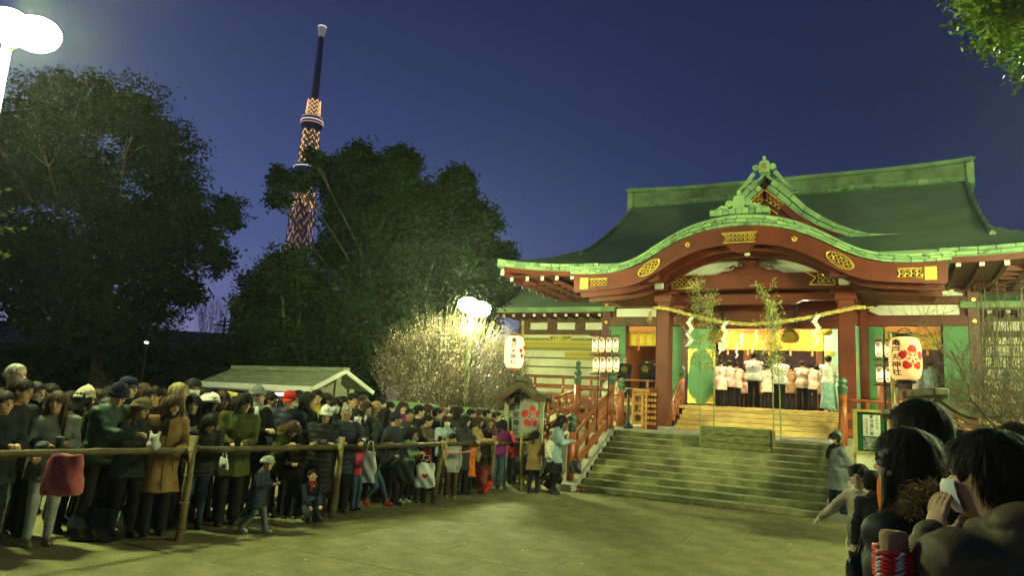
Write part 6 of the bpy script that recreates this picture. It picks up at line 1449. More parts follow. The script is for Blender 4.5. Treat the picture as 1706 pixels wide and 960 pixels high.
    def flegs(P):
        d = None; g = .012 if lk == 'trousers' else (.004 if lk == 'slim' else .0)
        for i in (0, 1):
            e_ = smin(cap(P, hips[i], kn[i], .088 + g, .056 + g), cap(P, kn[i], an[i], .056 + g, .040 + g * 1.2 + (.02 if lk == 'trousers' else 0)), .03); d = e_ if d is None else smin(d, e_, .012)
        d = smin(d, ell(P, pel + A3(0, 0, .02), (.150, .115, .10)), .04); d = d + .003 * np.sin(P[:, 2] * 60 + P[:, 0] * 30) * (lk == 'trousers')
        if lk in ('skirt', 'hakama'):
            hz = .45 if lk == 'skirt' else .08; t_ = np.clip((pz - P[:, 2]) / (pz - hz), 0, 1); a = .16 + (.06 if lk == 'skirt' else .10) * t_; an_ = np.arctan2(P[:, 0], P[:, 1]); a = a * (1 + .03 * t_ * np.sin(an_ * 12)); q = (np.sqrt((P[:, 0] / a) ** 2 + ((P[:, 1] - py) / (a * .8)) ** 2) - 1) * .13; d = np.minimum(d, smax(q, np.maximum(hz - P[:, 2], P[:, 2] - pz - .1), .01))
        return d
    lp_ = np.array([*hips, *kn, *an]); lo = lp_.min(0) - .13; hi = lp_.max(0) + .14; lo[2] = max(.03, lo[2])
    if lk in ('skirt', 'hakama'): lo[:2] = np.minimum(lo[:2], -.28); hi[:2] = np.maximum(hi[:2], .28)
    V2, F2 = nets(flegs, lo, hi, .021 * res)
    # --- body: one mesh of head, trunk, limbs and hands
    hk = 'c' if headk > 1.12 else sex
    def fbody(P):
        Q = (P - P_pel) @ Rl; d = ell(Q, (0, 0, .02), (.14, .10, .11)); d = smin(d, cap(Q * [.75, 1, 1], (0, 0, .1), (0, 0, .38), .09, .10), .05); d = smin(d, cap(P, T(0, 0, .42), hc - RH @ A3(0, .02, .07), .055, .05), .04)
        for i in (0, 1):
            d = smin(d, cap(P, T((-.05, .05)[i], 0, .43), shs[i], .045, .050), .04); d = smin(d, np.minimum(cap(P, shs[i], el[i], .046, .036), cap(P, el[i], wr[i], .036, .025)), .02)
            d = smin(d, smin(cap(P, hips[i], kn[i], .078, .048), cap(P, kn[i], an[i], .048, .034), .02), .03)
        return d
    pts = np.array([*shs, *el, *wr, *kn, *an, pel, neck]); Vb, Fb = nets(fbody, pts.min(0) - .12, pts.max(0) + .11, .030 if res <= 1.2 else .036)
    Vh, Fh = HEADM[hk]; Vh = (Vh * headk) @ RH.T + hc; VV_, FF_ = [Vb, Vh], [Fb, Fh + len(Vb)]; n0 = len(Vb) + len(Vh)
    HV, HF = HANDM[curl]
    for i in (0, 1):
        fdir = wr[i] - el[i]; fdir = fdir / np.linalg.norm(fdir); up = np.array((0, 0, 1.)) if abs(fdir[2]) < .85 else np.array(((1 if i else -1) * 1.0, 0, 0)); xs2 = np.cross(fdir, up); xs2 /= np.linalg.norm(xs2); zs = np.cross(xs2, fdir)
        # thumb on the inner side
        M = np.stack([xs2, fdir, zs], 1); v = HV * .92; 
        if i == 1: v = v * [-1, 1, 1]; 
        v = v @ M.T + wr[i]; VV_.append(v.astype(f32)); f_ = HF if i == 0 else HF[:, ::-1]; FF_.append(f_ + n0); n0 += len(v)
    V = np.concatenate(VV_); F = np.concatenate(FF_)
    th = R(fa + 180); p = mesh_np('person', V * s, F, SKIN[skin])
    c_, s_ = math.cos(th), math.sin(th); hw_ = hc * s
    if base is None: bx, by = want.x - (c_ * hw_[0] - s_ * hw_[1]), want.y - (s_ * hw_[0] + c_ * hw_[1])
    else: bx, by = base
    p.location = (bx, by, zfeet); p.rotation_euler = (0, 0, th); tag(p, label, 'person', group)
    tname = {'puffer': 'puffer_jacket', 'coat': 'coat', 'jacket': 'jacket', 'robe': 'robe', 'vest': 'vest'}[kind]
    co = mesh_np(tname, V1 * s, F1, cloth(tc, 'nylon' if puff else 'wool'), p)
    if res <= 1.1 and kind != 'vest' and pose not in ('crouch',) and lean < 30:
        def fy(x, z, tol=.02):
            m_ = (np.abs(V1[:, 0] - x) < tol) & (np.abs(V1[:, 2] - z) < tol); return float(V1[m_][:, 1].max()) if m_.any() else None
        z1 = float(T(0, 0, .44)[2]); pts_ = []
        for z in np.linspace(max(hem, zmin + .05) + .03, z1, 12):
            y = fy(0, z)
            if y is not None and (not pts_ or abs(y - pts_[-1][1]) < .09): pts_.append((0, y + .001, z))
        if len(pts_) > 4:
            b = MB(); b.tube([Vector(q_) * s for q_ in pts_], .0045 * s if kind != 'coat' else .0035 * s, 4); b.build('zip' if kind != 'coat' else 'front_seam', cloth('lgr' if kind == 'jacket' and _j.rand() < .4 else 'blk', 'leather'), co)
            if kind == 'coat':
                for q_ in pts_[1:-1:3]:
                    bt = MB(); y = fy(.03, q_[2]); bt.lathe([(.001, -.004), (.011, 0), (.001, .004)], (0, 0, 0), 8); bt.v = [(x + .032, (y or q_[1]) + .003 + z_, q_[2] + y_) for x, y_, z_ in bt.v]; bt.v = [tuple(c_ * s for c_ in v_) for v_ in bt.v]; bt.build('button', cloth('brn', 'leather'), co)
        for sx_ in (-1, 1):
            z = max(hem + .12, min(.86, z1 - .35)); y0_, y1_ = fy(sx_ * .10, z), fy(sx_ * .125, z - .10)
            if y0_ and y1_: MB().tube([Vector((sx_ * .10, y0_ + .001, z)) * s, Vector((sx_ * .125, y1_ + .001, z - .10)) * s], .004 * s, 4).build('pocket_edge', cloth('blk', 'leather'), co)
    lg = mesh_np({'trousers': 'trousers', 'slim': 'leggings', 'skirt': 'skirt', 'hakama': 'hakama', 'bare': 'shorts'}[lk], V2 * s, F2, cloth(lc, 'denim'), p)
    def shoe():
        b = MB(); b.lathe([(.001, 0), (.046, .0), (.049, .014), (.046, .02), (.044, .05), (.040, .085), (.040, .13 if pose not in ('kneel',) else .07), (.001, .135 if pose != 'kneel' else .075)], (0, 0, 0), 12, sy=1.15); b.lathe([(.001, 0), (.044, 0), (.050, .02), (.040, .05), (.02, .065), (.001, .068)], (0, .075, 0), 12, sy=1.8); return mbdata(b, 'shoe', cloth('blk', 'leather'))
    sd = acc('shoe' + ('k' if pose == 'kneel' else ''), shoe)
    for i in (0, 1):
        o = bpy.data.objects.new('shoe', sd); C.objects.link(o); o.parent = p; o.scale = (s, s, s); o.location = Vector(tuple(an[i] - A3(0, 0, .08))) * s
        if pose == 'kneel': o.rotation_euler = (-1.2, 0, 0)
        if pose == 'walk' and i == 1: o.rotation_euler = (-.5, 0, 0)
        o.material_slots[0].link = 'OBJECT'; o.material_slots[0].material = cloth(shoes, 'leather')
    HM = Matrix(((*map(float, RH[0] * s * headk), float(hw_[0])), (*map(float, RH[1] * s * headk), float(hw_[1])), (*map(float, RH[2] * s * headk), float(hw_[2])), (0, 0, 0, 1)))
    def hobj(name, data, loc=(0, 0, 0), rot=(0, 0, 0), m=None, sc_=1.0):
        o = bpy.data.objects.new(name, data); C.objects.link(o); o.parent = p
        L_ = HM @ Matrix.Translation(loc) @ Matrix.Rotation(rot[2], 4, 'Z') @ Matrix.Rotation(rot[1], 4, 'Y') @ Matrix.Rotation(rot[0], 4, 'X') @ Matrix.Scale(sc_, 4); o.matrix_local = L_
        if m: o.material_slots[0].link = 'OBJECT'; o.material_slots[0].material = m
        return o
    if hair:
        nr = (hair[0], hair[1], hx > 1480 and D < 4); hobj('hair', hair_data(*nr))
        if not hat: ho = hobj('hair_locks', _hl[nr]); ho['kind'] = 'stuff'
    for sx_ in (-1, 1):
        hobj('eye', acc('eye', eye_data), (sx_ * .0315, .0835, .008), (0, 0, -sx_ * .25)); hobj('eyebrow', acc('brow' + (hair[1] if hair else 'k'), lambda: brow_data(hair[1] if hair else 'k')), (sx_ * .033, .0835, .029), (0, sx_ * .1, -sx_ * .35))
    if not mask: hobj('lips', acc('lips%d' % smile, lambda: lips_data(smile)), (0, .0865, -.053))
    else: hobj('face_mask', acc('mask', mask_data))
    if glasses: hobj('glasses', acc('gl', glasses_data))
    if hat:
        hk_, hcol = hat
        if hk_ == 'beanie': hobj('beanie', acc('bn', lambda: dome_data('beanie', .094, .108, .095, .030, cloth('blk'), .02, .012, 1)), m=cloth(hcol))
        elif hk_ == 'knit': hobj('knit_hat', acc('kn', lambda: dome_data('knit_hat', .101, .116, .086, .024, cloth('crm'), .06, .0, 1, 20, 7)), m=cloth(hcol))
        elif hk_ == 'cap': hobj('cap', acc('cp', lambda: cap_data(cloth('blk'))), m=cloth(hcol))
        elif hk_ == 'tall': hobj('knit_cap', acc('tl', lambda: dome_data('knit_cap', .092, .106, .105, .028, cloth('crm'), .04, .018, 1)), m=cloth(hcol))
    if scarf:
        b = MB(); nl = Vector(tuple(T(0, .005, .515) * s))
        for k, (r_, z) in enumerate(((.075, -.01), (.068, .03))):
            b.tube([nl + Vector((r_ * s * math.cos(a), r_ * 1.08 * s * math.sin(a) + .01 * s, (z + .012 * math.sin(a * 3 + k)) * s)) for a in np.linspace(0, 6.283, 17)], .030 * s, 8, cap=False)
        b.tube([nl + Vector((.03 * s, .09 * s, 0)), nl + Vector((.05 * s, .135 * s, -.12 * s)), nl + Vector((.05 * s, .15 * s, -.24 * s))], [.03 * s, .035 * s, .03 * s], 8)
        b.build('scarf', cloth(scarf), p, smooth=True)
    if hood in ('fur',):
        P_ = []; rr_ = np.random.RandomState(5); c0 = T(0, -.06, .50) * s
        for k in range(4500):
            a = rr_.uniform(0, 6.283); P_.append(c0 + Rl @ (A3(.145 * math.cos(a), .10 * math.sin(a) - .02, .05 * math.sin(a * 2) + .03) + rr_.normal(size=3) * .018).astype(f32) * s)
        Vf, Ff = leaves_np(np.array(P_), .042 * s, rr_, .07); fo = mesh_np('fur_trim', Vf, Ff, cloth('tan'), p, smooth=False); fo['kind'] = 'stuff'
    if crest:
        b = MB(); q0 = T(0, -.135 - fat, .30) * s
        for k in range(5):
            a = 2 * math.pi * k / 5 + math.pi / 2; b.tube([(q0[0] + (.042 * math.cos(a) + .022 * math.cos(t)) * s * crest[1], q0[1] - .03 * s, q0[2] + (.042 * math.sin(a) + .022 * math.sin(t)) * s * crest[1]) for t in np.linspace(0, 6.283, 9)], .0045 * s, 4, cap=False)
        b.build('back_crest', cloth(crest[0]), p)
    info = dict(o=p, s=s, wr=[Vector(tuple(w * s)) for w in wr], hw=Vector(tuple(hw_)), pel=Vector(tuple(pel * s)), hc=hc, RH=RH, T=T)
    if extra: extra(info)
    return info
def pw(info, loc):      # person-local to world
    o = info['o']; th = o.rotation_euler.z; c_, s_ = math.cos(th), math.sin(th); return Vector((o.location.x + c_ * loc[0] - s_ * loc[1], o.location.y + s_ * loc[0] + c_ * loc[1], o.location.z + loc[2]))
_fx = [-130, 0, 324, 570, 737, 824, 893, 1000]; _fd = [FP[0][0].y, 6.7, FP[1][0].y, FP[2][0].y, FP[3][0].y, FP[4][0].y, FP[5][0].y, FP[5][0].y]
def fd(px): return float(np.interp(px, _fx, _fd))
def F(px, row): return fd(px) + (.38, 1.0, 1.6, 2.3, 3.1, 4.0)[row]
# ---------------------------------------------------------------- the crowd behind the fence, front row first
def cr(hx, hy, row, fa, hfa, label, **k):
    D = F(hx, row) if isinstance(row, int) else row
    k.setdefault('wide', 1.12 if row == 0 else 1.04); k.setdefault('res', 1.0 if (row in (0, 1) or not isinstance(row, int)) else 1.35)
    return person(hx, hy, D, fa, hfa, label=label, **k)
i2 = cr(37, 653, 0, 75, 88, 'man in dark jacket leaning on the rail at the far left, seen in profile', lean=22, arms=((-.12, .40, .92), (.16, .36, 1.0)), hair=('crop', 'k'), top=('jacket', 'chr', .66), legs=('trousers', 'gry'), pitch=5)
i4 = cr(95, 672, 0, 45, 18, 'woman with long brown hair in grey coat holding a black cup', sex='f', hair=('long', 'b'), top=('coat', 'gry', .70), legs=('slim', 'lgr'), shoes='khk', arms='cup', lean=10, pitch=6)
i6 = cr(197, 660, 0, 62, 50, 'man in dark green padded jacket and navy beanie looking down', hat=('beanie', 'nvy'), hair=('crop', 'k'), top=('puffer', 'dgr', .78), lean=14, arms=((-.12, .36, .98), (.05, .48, 1.12)), pitch=24, wide=1.08)
i7 = cr(236, 682, 0, 58, 78, 'woman in knitted olive hat and glasses holding a white soft toy', sex='f', hat=('knit', 'khk'), hair=('mid', 'b'), glasses=True, top=('coat', 'chr', .70), lean=10, arms='clasp', pitch=10)
i9 = cr(288, 676, 0, 40, 48, 'woman in long camel coat with black scarf beside the first fence post', sex='f', hair=('mid', 'b'), top=('coat', 'cml', .50), scarf='blk', lean=8, arms=((-.12, .34, 1.02), (.20, .30, 1.08)), pitch=24)
i13 = cr(350, 706, 0, 40, 45, 'woman in glossy black coat and jeans bending over the rail, hair over her face', sex='f', hair=('long', 'k'), top=('puffer', 'blk', .72), legs=('slim', 'jea'), lean=20, arms='clasp', pitch=38)
i14 = cr(408, 672, 0, 40, 38, 'woman in olive parka looking at the phone in her hands', sex='f', hair=('bob', 'k'), top=('coat', 'olv', .60), hood='y', lean=7, arms=((-.05, .30, 1.02), (.08, .32, 1.02)), pitch=24)
i18 = cr(488, 716, 0, 38, 30, 'woman bowing far over the rail in olive jacket with fur hood', sex='f', hair=('long', 'b'), top=('coat', 'olv', .66), hood='fur', lean=38, arms='clasp', pitch=48)
i21 = cr(543, 693, 0, 25, 15, 'laughing woman in white knit hat and long black padded coat with folded arms', sex='f', hat=('tall', 'wht'), hair=('mid', 'k'), smile=True, top=('puffer', 'blk', .35), lean=10, arms='fold', pitch=12)
i23 = cr(577, 690, 0, 28, 15, 'older grey haired man with glasses in dark navy jacket behind the second post', hair=('thin', 'g'), glasses=True, top=('puffer', 'nvy', .60), lean=6, pitch=14)
i24 = cr(596, 694, 1, 30, 25, 'woman with white face mask and violet scarf', sex='f', hair=('bob', 'k'), mask=True, scarf='vio', top=('puffer', 'blk', .7), arms='phone')
i22 = cr(521, 794, 9.95, 28, 20, 'boy kneeling in front of the rail in navy and maroon hooded jacket', hair=('short', 'k'), top=('jacket', 'nvy', .3), scarf='mar', pose='kneel', arms='knees', pitch=-22, headk=1.25, group='children by the fence', legs=('trousers', 'chr'), hood='y', lean=6)
i19 = cr(446, 773, 8.95, 80, 88, 'small child in striped knit hat and navy padded jacket walking along the fence', hat=('knit', 'lgr'), hair=('crop', 'k'), top=('puffer', 'nvy', .55), wide=1.2, legs=('trousers', 'gry'), shoes='lgr', pose='walk', arms='rail', lean=12, headk=1.3, pitch=12, group='children by the fence')
cr(497, 738, 0, 20, 25, 'child in black looking down, hands held at the chest under the bowing woman', hair=('bob', 'k'), sex='f', top=('coat', 'blk', .72), headk=1.15, arms='clasp', pitch=22, lean=4, group='children by the fence')
cr(604, 740, 0, 60, 62, 'girl in bright pink padded jacket behind the rail', sex='f', hair=('mid', 'k'), top=('puffer', 'pnk', .82), legs=('slim', 'jea'), headk=1.18, arms='clasp', pitch=20, group='children by the fence')
i29 = cr(648, 735, F(640, 0) - .05, 80, 60, 'boy in black jacket and blue jeans ducking under the rail in red shoes', hair=('short', 'k'), top=('jacket', 'blk', .82), legs=('slim', 'jea'), shoes='red', pose='walk', lean=26, arms='clasp', headk=1.15, pitch=28, group='children by the fence')
cr(688, 722, 0, 60, 78, 'girl with black hair and pale green shirt looking right, holding a black bag', sex='f', hair=('bob', 'k'), top=('jacket', 'grn', .80), legs=('bare', 'chr'), shoes='grn', headk=1.12, arms='clasp', group='children by the fence')
cr(705, 738, F(705, 0) - .1, 20, 10, 'girl in maroon top with short black hair holding a white plastic bag', sex='f', hair=('bob', 'k'), top=('jacket', 'mar', .80), headk=1.16, arms='clasp', pitch=12, group='children by the fence')
i35 = cr(714, 702, 1, 60, 70, 'man in brown jacket reaching a red phone over the rail', hair=('short', 'k'), top=('jacket', 'khk', .78), arms=((-.1, .35, 1.05), (.1, .5, 1.12)), lean=12)
i36 = cr(745, 703, 1, 10, 0, 'woman in pale blue jacket with white mask and short dark hair', sex='f', hair=('bob', 'b'), mask=True, top=('puffer', 'lbl', .78), arms='phone')
i37 = cr(755, 732, F(755, 0) - .1, 18, 22, 'boy in pale grey padded coat and brown trousers standing behind the cord', hair=('short', 'k'), top=('coat', 'lgr', .66), legs=('trousers', 'brn'), shoes='tan', headk=1.14, arms='pocket', hood='y', pitch=4, group='children by the fence')
cr(776, 702, 0, 70, 95, 'woman in long dark grey coat with her black hair down, turned to the right', sex='f', hair=('mid', 'k'), top=('coat', 'chr', .52), arms='clasp')
cr(798, 703, 1, 75, 95, 'person in tan jacket with brown hair turned to the right', hair=('bob', 'b'), sex='f', top=('coat', 'tan', .62), arms='clasp')
cr(788, 735, F(788, 0) - .05, 70, 80, 'child in long orange red vest beside the dark grey coat', hair=('short', 'k'), top=('coat', 'org', .5), headk=1.12, arms='down', group='children by the fence')
cr(806, 768, F(806, 0) - .3, 160, 170, 'child crouching in dark red jacket and red trousers at the third fence gap', hair=('bob', 'k'), top=('puffer', 'mar', .3), legs=('trousers', 'red'), pose='crouch', headk=1.18, arms='knees', group='children by the fence', lean=18)
cr(819, 705, 1, 10, 0, 'light haired woman facing the camera behind the purple jacket', sex='f', hair=('mid', 'l'), top=('coat', 'khk', .7), arms='clasp')
i43 = cr(838, 708, F(838, 0) - .05, 150, 165, 'woman seen from behind in purple jacket and blue jeans', sex='f', hair=('mid', 'k'), top=('jacket', 'pur', .80), legs=('slim', 'jea'), shoes='gry', arms='rail')
cr(876, 733, F(876, 0) + .2, 60, 90, 'child in grey jacket with dark bag behind the lantern pole', hair=('short', 'l'), top=('puffer', 'gry', .8), legs=('trousers', 'khk'), headk=1.15, arms='clasp', group='children by the fence')
cr(893, 727, 14.6, 170, 150, 'girl with black ponytail in yellow patterned dress at the end of the fence', sex='f', hair=('tail', 'k'), top=('coat', 'cml', .62), legs=('slim', 'blk'), headk=1.15, arms='clasp', group='children by the fence')
i46 = person(937, 703, 14.5, 85, 95, pitch=30, lean=6, sex='f', hair=('bob', 'k'), top=('coat', 'lbl', .66), legs=('skirt', 'blk'), arms='clasp', label='woman in pale blue coat and black skirt standing at the foot of the stair railing', group='people by the stairs')
person(915, 762, 14.75, -60, -70, pitch=20, lean=24, sex='f', hair=('mid', 'k'), top=('coat', 'blk', .3), legs=('trousers', 'blk'), pose='crouch', arms='knees', label='person in black crouching behind the woman in the pale blue coat', group='people by the stairs')
# second and further rows, left to right: x, y, row, body, head, hair, sex, top kind, colour, extras, label
BK = [
 (27, 627, 1, 70, 80, 'thin', 'g', 'm', 'jacket', 'khk', {}, 'tall grey haired man at the far left, behind the leaning man'),
 (60, 655, 1, 70, 80, 'crop', 'k', 'm', 'jacket', 'chr', {}, 'man with shaved dark hair behind the long haired woman'),
 (8, 672, 0, 70, 70, 'short', 'k', 'm', 'coat', 'chr', {}, 'man half cut off by the left edge of the picture'),
 (142, 666, 1, 60, 150, 'bob', 'k', 'f', 'coat', 'chr', dict(hat=('tall', 'crm')), 'person in cream knit hat turned away, behind the green jacket'),
 (120, 668, 2, 60, 70, 'short', 'k', 'm', 'jacket', 'blk', {}, 'dark haired man just left of the cream knit hat'),
 (214, 648, 1, 60, 75, 'crop', 'k', 'm', 'jacket', 'nvy', dict(hat=('cap', 'nvy')), 'man in navy peaked cap behind the navy beanie'),
 (256, 661, 1, 30, 12, 'short', 'k', 'm', 'jacket', 'chr', {}, 'young man with black fringe facing the camera'),
 (270, 664, 2, 40, 60, 'short', 'k', 'm', 'jacket', 'blk', {}, 'dark haired man behind the young man with the fringe'),
 (299, 656, 1, 60, 140, 'mid', 'w', 'f', 'coat', 'khk', {}, 'fair haired person behind the camel coat'),
 (322, 675, 1, 40, 25, 'mid', 'k', 'f', 'coat', 'blk', {}, 'black haired woman looking over the shoulder of the camel coat'),
 (322, 648, 2, 40, 50, 'short', 'k', 'm', 'coat', 'chr', dict(mask=True), 'tall man with white face mask in the third row'),
 (350, 672, 1, 60, 120, 'bob', 'k', 'f', 'coat', 'blk', dict(hat=('knit', 'wht')), 'person in white chunky knit hat'),
 (372, 668, 2, 50, 50, 'mid', 'b', 'f', 'coat', 'brn', {}, 'brown haired woman right of the white chunky hat'),
 (429, 662, 1, 60, 85, 'crop', 'b', 'm', 'coat', 'blk', dict(hat=('beanie', 'gry')), 'man in mottled grey beanie in profile behind the olive parka'),
 (452, 668, 2, 60, 70, 'short', 'k', 'm', 'jacket', 'dgr', {}, 'dark green jacketed man between grey beanie and red cap'),
 (482, 668, 1, 25, 10, 'crop', 'k', 'm', 'puffer', 'nvy', dict(hat=('cap', 'red'), glasses=True, pitch=14), 'man in red baseball cap and glasses looking down'),
 (513, 668, 1, 60, 100, 'bob', 'k', 'f', 'coat', 'blk', {}, 'black haired person right of the red cap'),
 (528, 663, 3, 30, 20, 'short', 'k', 'm', 'jacket', 'yel', {}, 'man in bright yellow jacket far back under the pavilion'),
 (545, 668, 3, 60, 100, 'short', 'b', 'm', 'jacket', 'tan', {}, 'person in tan at the back right of the yellow jacket'),
 (560, 676, 2, 30, 10, 'mid', 'k', 'f', 'coat', 'chr', dict(mask=True), 'masked woman between the white knit hat and the grey haired man'),
 (588, 668, 3, 40, 40, 'short', 'k', 'm', 'jacket', 'chr', {}, 'man at the back under the pavilion gable'),
 (612, 681, 2, 40, 60, 'bob', 'b', 'f', 'coat', 'khk', {}, 'brown haired woman behind the violet scarf'),
 (626, 682, 2, 60, 150, 'bob', 'w', 'f', 'coat', 'chr', dict(hat=('knit', 'tan')), 'person in tan knit hat turned away'),
 (643, 692, 1, 70, 120, 'long', 'k', 'f', 'coat', 'chr', {}, 'woman with long black hair hanging, turned to the right'),
 (660, 700, 0, 70, 95, 'crop', 'k', 'm', 'puffer', 'nvy', dict(hat=('beanie', 'nvy'), wide=1.08), 'man in navy padded jacket and navy cap looking right'),
 (672, 680, 3, 30, 20, 'bob', 'b', 'f', 'coat', 'pur', {}, 'small woman with magenta scarf at the back'),
 (683, 692, 1, 30, 30, 'crop', 'k', 'm', 'jacket', 'chr', dict(skin=2), 'man with tanned face and dark hair looking down to the right'),
 (699, 686, 2, 60, 90, 'short', 'k', 'm', 'jacket', 'blk', {}, 'dark haired head behind the tanned man'),
 (730, 690, 2, 60, 100, 'short', 'k', 'm', 'jacket', 'blu', {}, 'man in slate blue jacket behind the masked woman'),
 (742, 680, 3, 60, 100, 'crop', 'l', 'm', 'jacket', 'blu', {}, 'taller brown haired man at the back with lamp light on his head'),
 (765, 688, 2, 60, 90, 'bob', 'k', 'f', 'coat', 'chr', {}, 'black haired head between pale blue jacket and grey coat'),
 (786, 690, 3, 60, 90, 'short', 'k', 'm', 'jacket', 'blk', {}, 'dark head at the back left of the tan jacket'),
 (812, 690, 3, 60, 80, 'short', 'k', 'm', 'jacket', 'chr', {}, 'man at the back behind the tan jacket'),
 (828, 694, 2, 60, 90, 'crop', 'b', 'm', 'coat', 'blk', {}, 'man at the back above the purple jacket'),
 (858, 712, 1, 60, 70, 'short', 'k', 'm', 'jacket', 'pnk', {}, 'child in pink top between the purple jacket and the pole'),
 (393, 674, 3, 50, 70, 'short', 'k', 'm', 'jacket', 'chr', {}, 'dark head far back left of the olive parka'),
 (338, 660, 3, 50, 70, 'crop', 'k', 'm', 'jacket', 'blk', {}, 'dark head right of the tall masked man'),
 (165, 665, 2, 60, 90, 'short', 'b', 'm', 'coat', 'olv', {}, 'brown haired man between the cream hat and the navy beanie'),
 (85, 655, 3, 60, 90, 'short', 'k', 'm', 'jacket', 'chr', {}, 'dark head far back above the long haired woman'),
 (184, 660, 3, 60, 90, 'bob', 'k', 'f', 'jacket', 'chr', {}, 'dark haired person far back behind the navy beanie'),
 (240, 655, 3, 60, 90, 'bob', 'b', 'f', 'jacket', 'brn', {}, 'brown haired woman far back left of the young man with fringe'),
 (498, 664, 3, 60, 90, 'short', 'k', 'm', 'jacket', 'dgr', {}, 'person far back right of the red cap in dark green'),
 (650, 680, 4, 60, 90, 'short', 'k', 'm', 'jacket', 'chr', {}, 'dark head at the back in front of the roofed wall'),
 (715, 683, 4, 60, 90, 'mid', 'b', 'f', 'coat', 'brn', {}, 'long brown haired woman at the back in front of the roofed wall'),
 (420, 672, 3, 40, 60, 'mid', 'b', 'f', 'coat', 'khk', {}, 'brown haired woman at the back behind the mottled beanie'),
 (572, 672, 4, 40, 60, 'short', 'k', 'm', 'jacket', 'dgr', {}, 'man farthest back below the middle of the gable'),
 (605, 670, 4, 40, 60, 'crop', 'b', 'm', 'jacket', 'gry', {}, 'man farthest back below the right eave of the pavilion'),
 (636, 674, 4, 50, 60, 'mid', 'k', 'f', 'coat', 'nvy', {}, 'woman farthest back between the pavilion and the roofed wall'),
 (757, 686, 4, 60, 70, 'short', 'k', 'm', 'jacket', 'khk', {}, 'man farthest back near the trunk of the plum tree'),
 (800, 689, 4, 60, 70, 'bob', 'b', 'f', 'coat', 'mar', {}, 'woman farthest back near the right trunk of the plum tree'),
]
for n_, (x, y, row, fa, hfa, hs, hcol, sex, kd, col, ex, lab) in enumerate(BK):
    ex = dict(ex); _r = random.Random(n_)
    if _r.random() < .3 and 'mask' not in ex: ex['scarf'] = _r.choice(['blk', 'gry', 'mar', 'nvy', 'tan', 'lgr'])
    if _r.random() < .2 and sex == 'm': ex['glasses'] = True
    cr(x, y, row, fa, hfa, lab, hair=(hs, hcol), sex=sex, top=(kd, col, .7), arms=ex.pop('arms', 'clasp' if n_ % 3 else 'pocket'), skin=ex.pop('skin', n_ % 2), res=1.6 if row > 0 else 1.1, lean=ex.pop('lean', 3), **ex)
# ---------------------------------------------------------------- people right of the stairs
iR1 = person(1389, 733, 12.9, -78, -86, sex='m', hair=('short', 'k'), mask=True, top=('robe', 'ind', .60), scarf='blk', legs=('trousers', 'nvy'), arms='back', label='man in slate blue happi coat with white mask waiting at the foot of the stairs', group='people by the stairs', wide=1.05)
iR2 = person(1431, 796, 7.3, -50, -42, sex='f', hair=('bun', 'k'), top=('coat', 'crm', .62), legs=('slim', 'nvy'), headk=1.34, pitch=-4, arms=((-.15, .2, .85), (.42, .40, .97)), label='small girl in cream coat stretching her arm out to the left', group='children at the right edge', skin=1)
iR3 = person(1455, 806, 6.9, 170, 150, sex='c' if False else 'f', hair=('short', 'k'), top=('jacket', 'chr', .60), legs=('slim', 'blk'), headk=1.26, arms='down', hood='y', label='small child in dark hooded jacket seen from behind', group='children at the right edge')
iR5 = person(1530, 722, 3.3, 200, 190, sex='m', hair=('short', 'k'), top=('jacket', 'org', .7), scarf='org', arms='down', label='man with thick black hair and orange collar seen from behind', group='onlookers at the right edge', headk=1.1, res=.8)
iR4 = person(1506, 774, 2.7, 205, 215, sex='f', hair=('long', 'k'), top=('puffer', 'blk', .55), hood='fur', arms='pocket', side=-9, label='woman with long black hair, flower hairpin and fur trimmed hood seen from behind', group='onlookers at the right edge', res=.7)
iR6 = person(1647, 797, 2.02, 190, 213, sex='f', hair=('short', 'k'), top=('puffer', 'khk', .6), mask=True, arms=((-.115, .23, 1.35), (.16, .22, 1.0)), poles=((.0, .35, -1), (.5, -.5, -.7)), label='person in brown padded jacket and mask, hand at the face, nearest at the right', group='onlookers at the right edge', res=.55, curl=.25, lean=12, pitch=4, wide=1.1)
person(1600, 752, 4.6, 190, 195, sex='m', hair=('short', 'k'), top=('jacket', 'blk', .7), arms='down', label='dark haired head between the orange collar and the brown padded jacket', group='onlookers at the right edge', res=1.2)
person(1692, 742, 4.4, 190, 200, sex='f', hair=('bob', 'k'), top=('coat', 'khk', .6), hood='fur', arms='down', label='person in fur hood cut off by the right edge', group='onlookers at the right edge', res=1.2)
person(1700, 775, 3.4, 200, 200, sex='m', hair=('short', 'k'), top=('jacket', 'nvy', .7), arms='down', label='dark haired person at the very right edge behind the padded jacket', group='onlookers at the right edge', res=1.2)
# ---------------------------------------------------------------- people in the hall, seen from behind
def hallp(hx, hy, y, label, top, legs=('trousers', 'blk'), hair=('crop', 'k'), fa=None, arms='low', z=2.06, **k):
    q = pv(hx, hy, y); w_ = sh(*q); fa_ = 180 - 27.9 if fa is None else fa
    return person(hx, hy, w_.y, fa_, label=label, group='men in ceremonial vests in the hall', hair=hair, top=top, legs=legs, arms=arms, zfeet=z, res=1.25, lean=2, **{'wide': 1.1, **k})
SAL = 'sal'
hallp(1201, 605, 10.2, 'celebrant in pale long vest farthest left in the doorway', ('coat', 'sal', .58), crest=('mar', .7))
hallp(1216, 607, 10.9, 'celebrant in pale vest with brown bag strap, second from the left', ('vest', 'sal', .72))
hallp(1227, 609, 11.6, 'shorter celebrant half hidden behind the tall one in white vest', ('vest', 'sal', .72), hair=('crop', 'b'))
hallp(1256, 594, 9.4, 'tallest celebrant in a broad white vest, left of the bamboo', ('vest', 'wht', .80), wide=1.25, crest=('blk', .5))
hallp(1280, 612, 11.2, 'celebrant in salmon coloured vest right of the tallest one', ('coat', 'sal', .62), crest=('mar', .6))
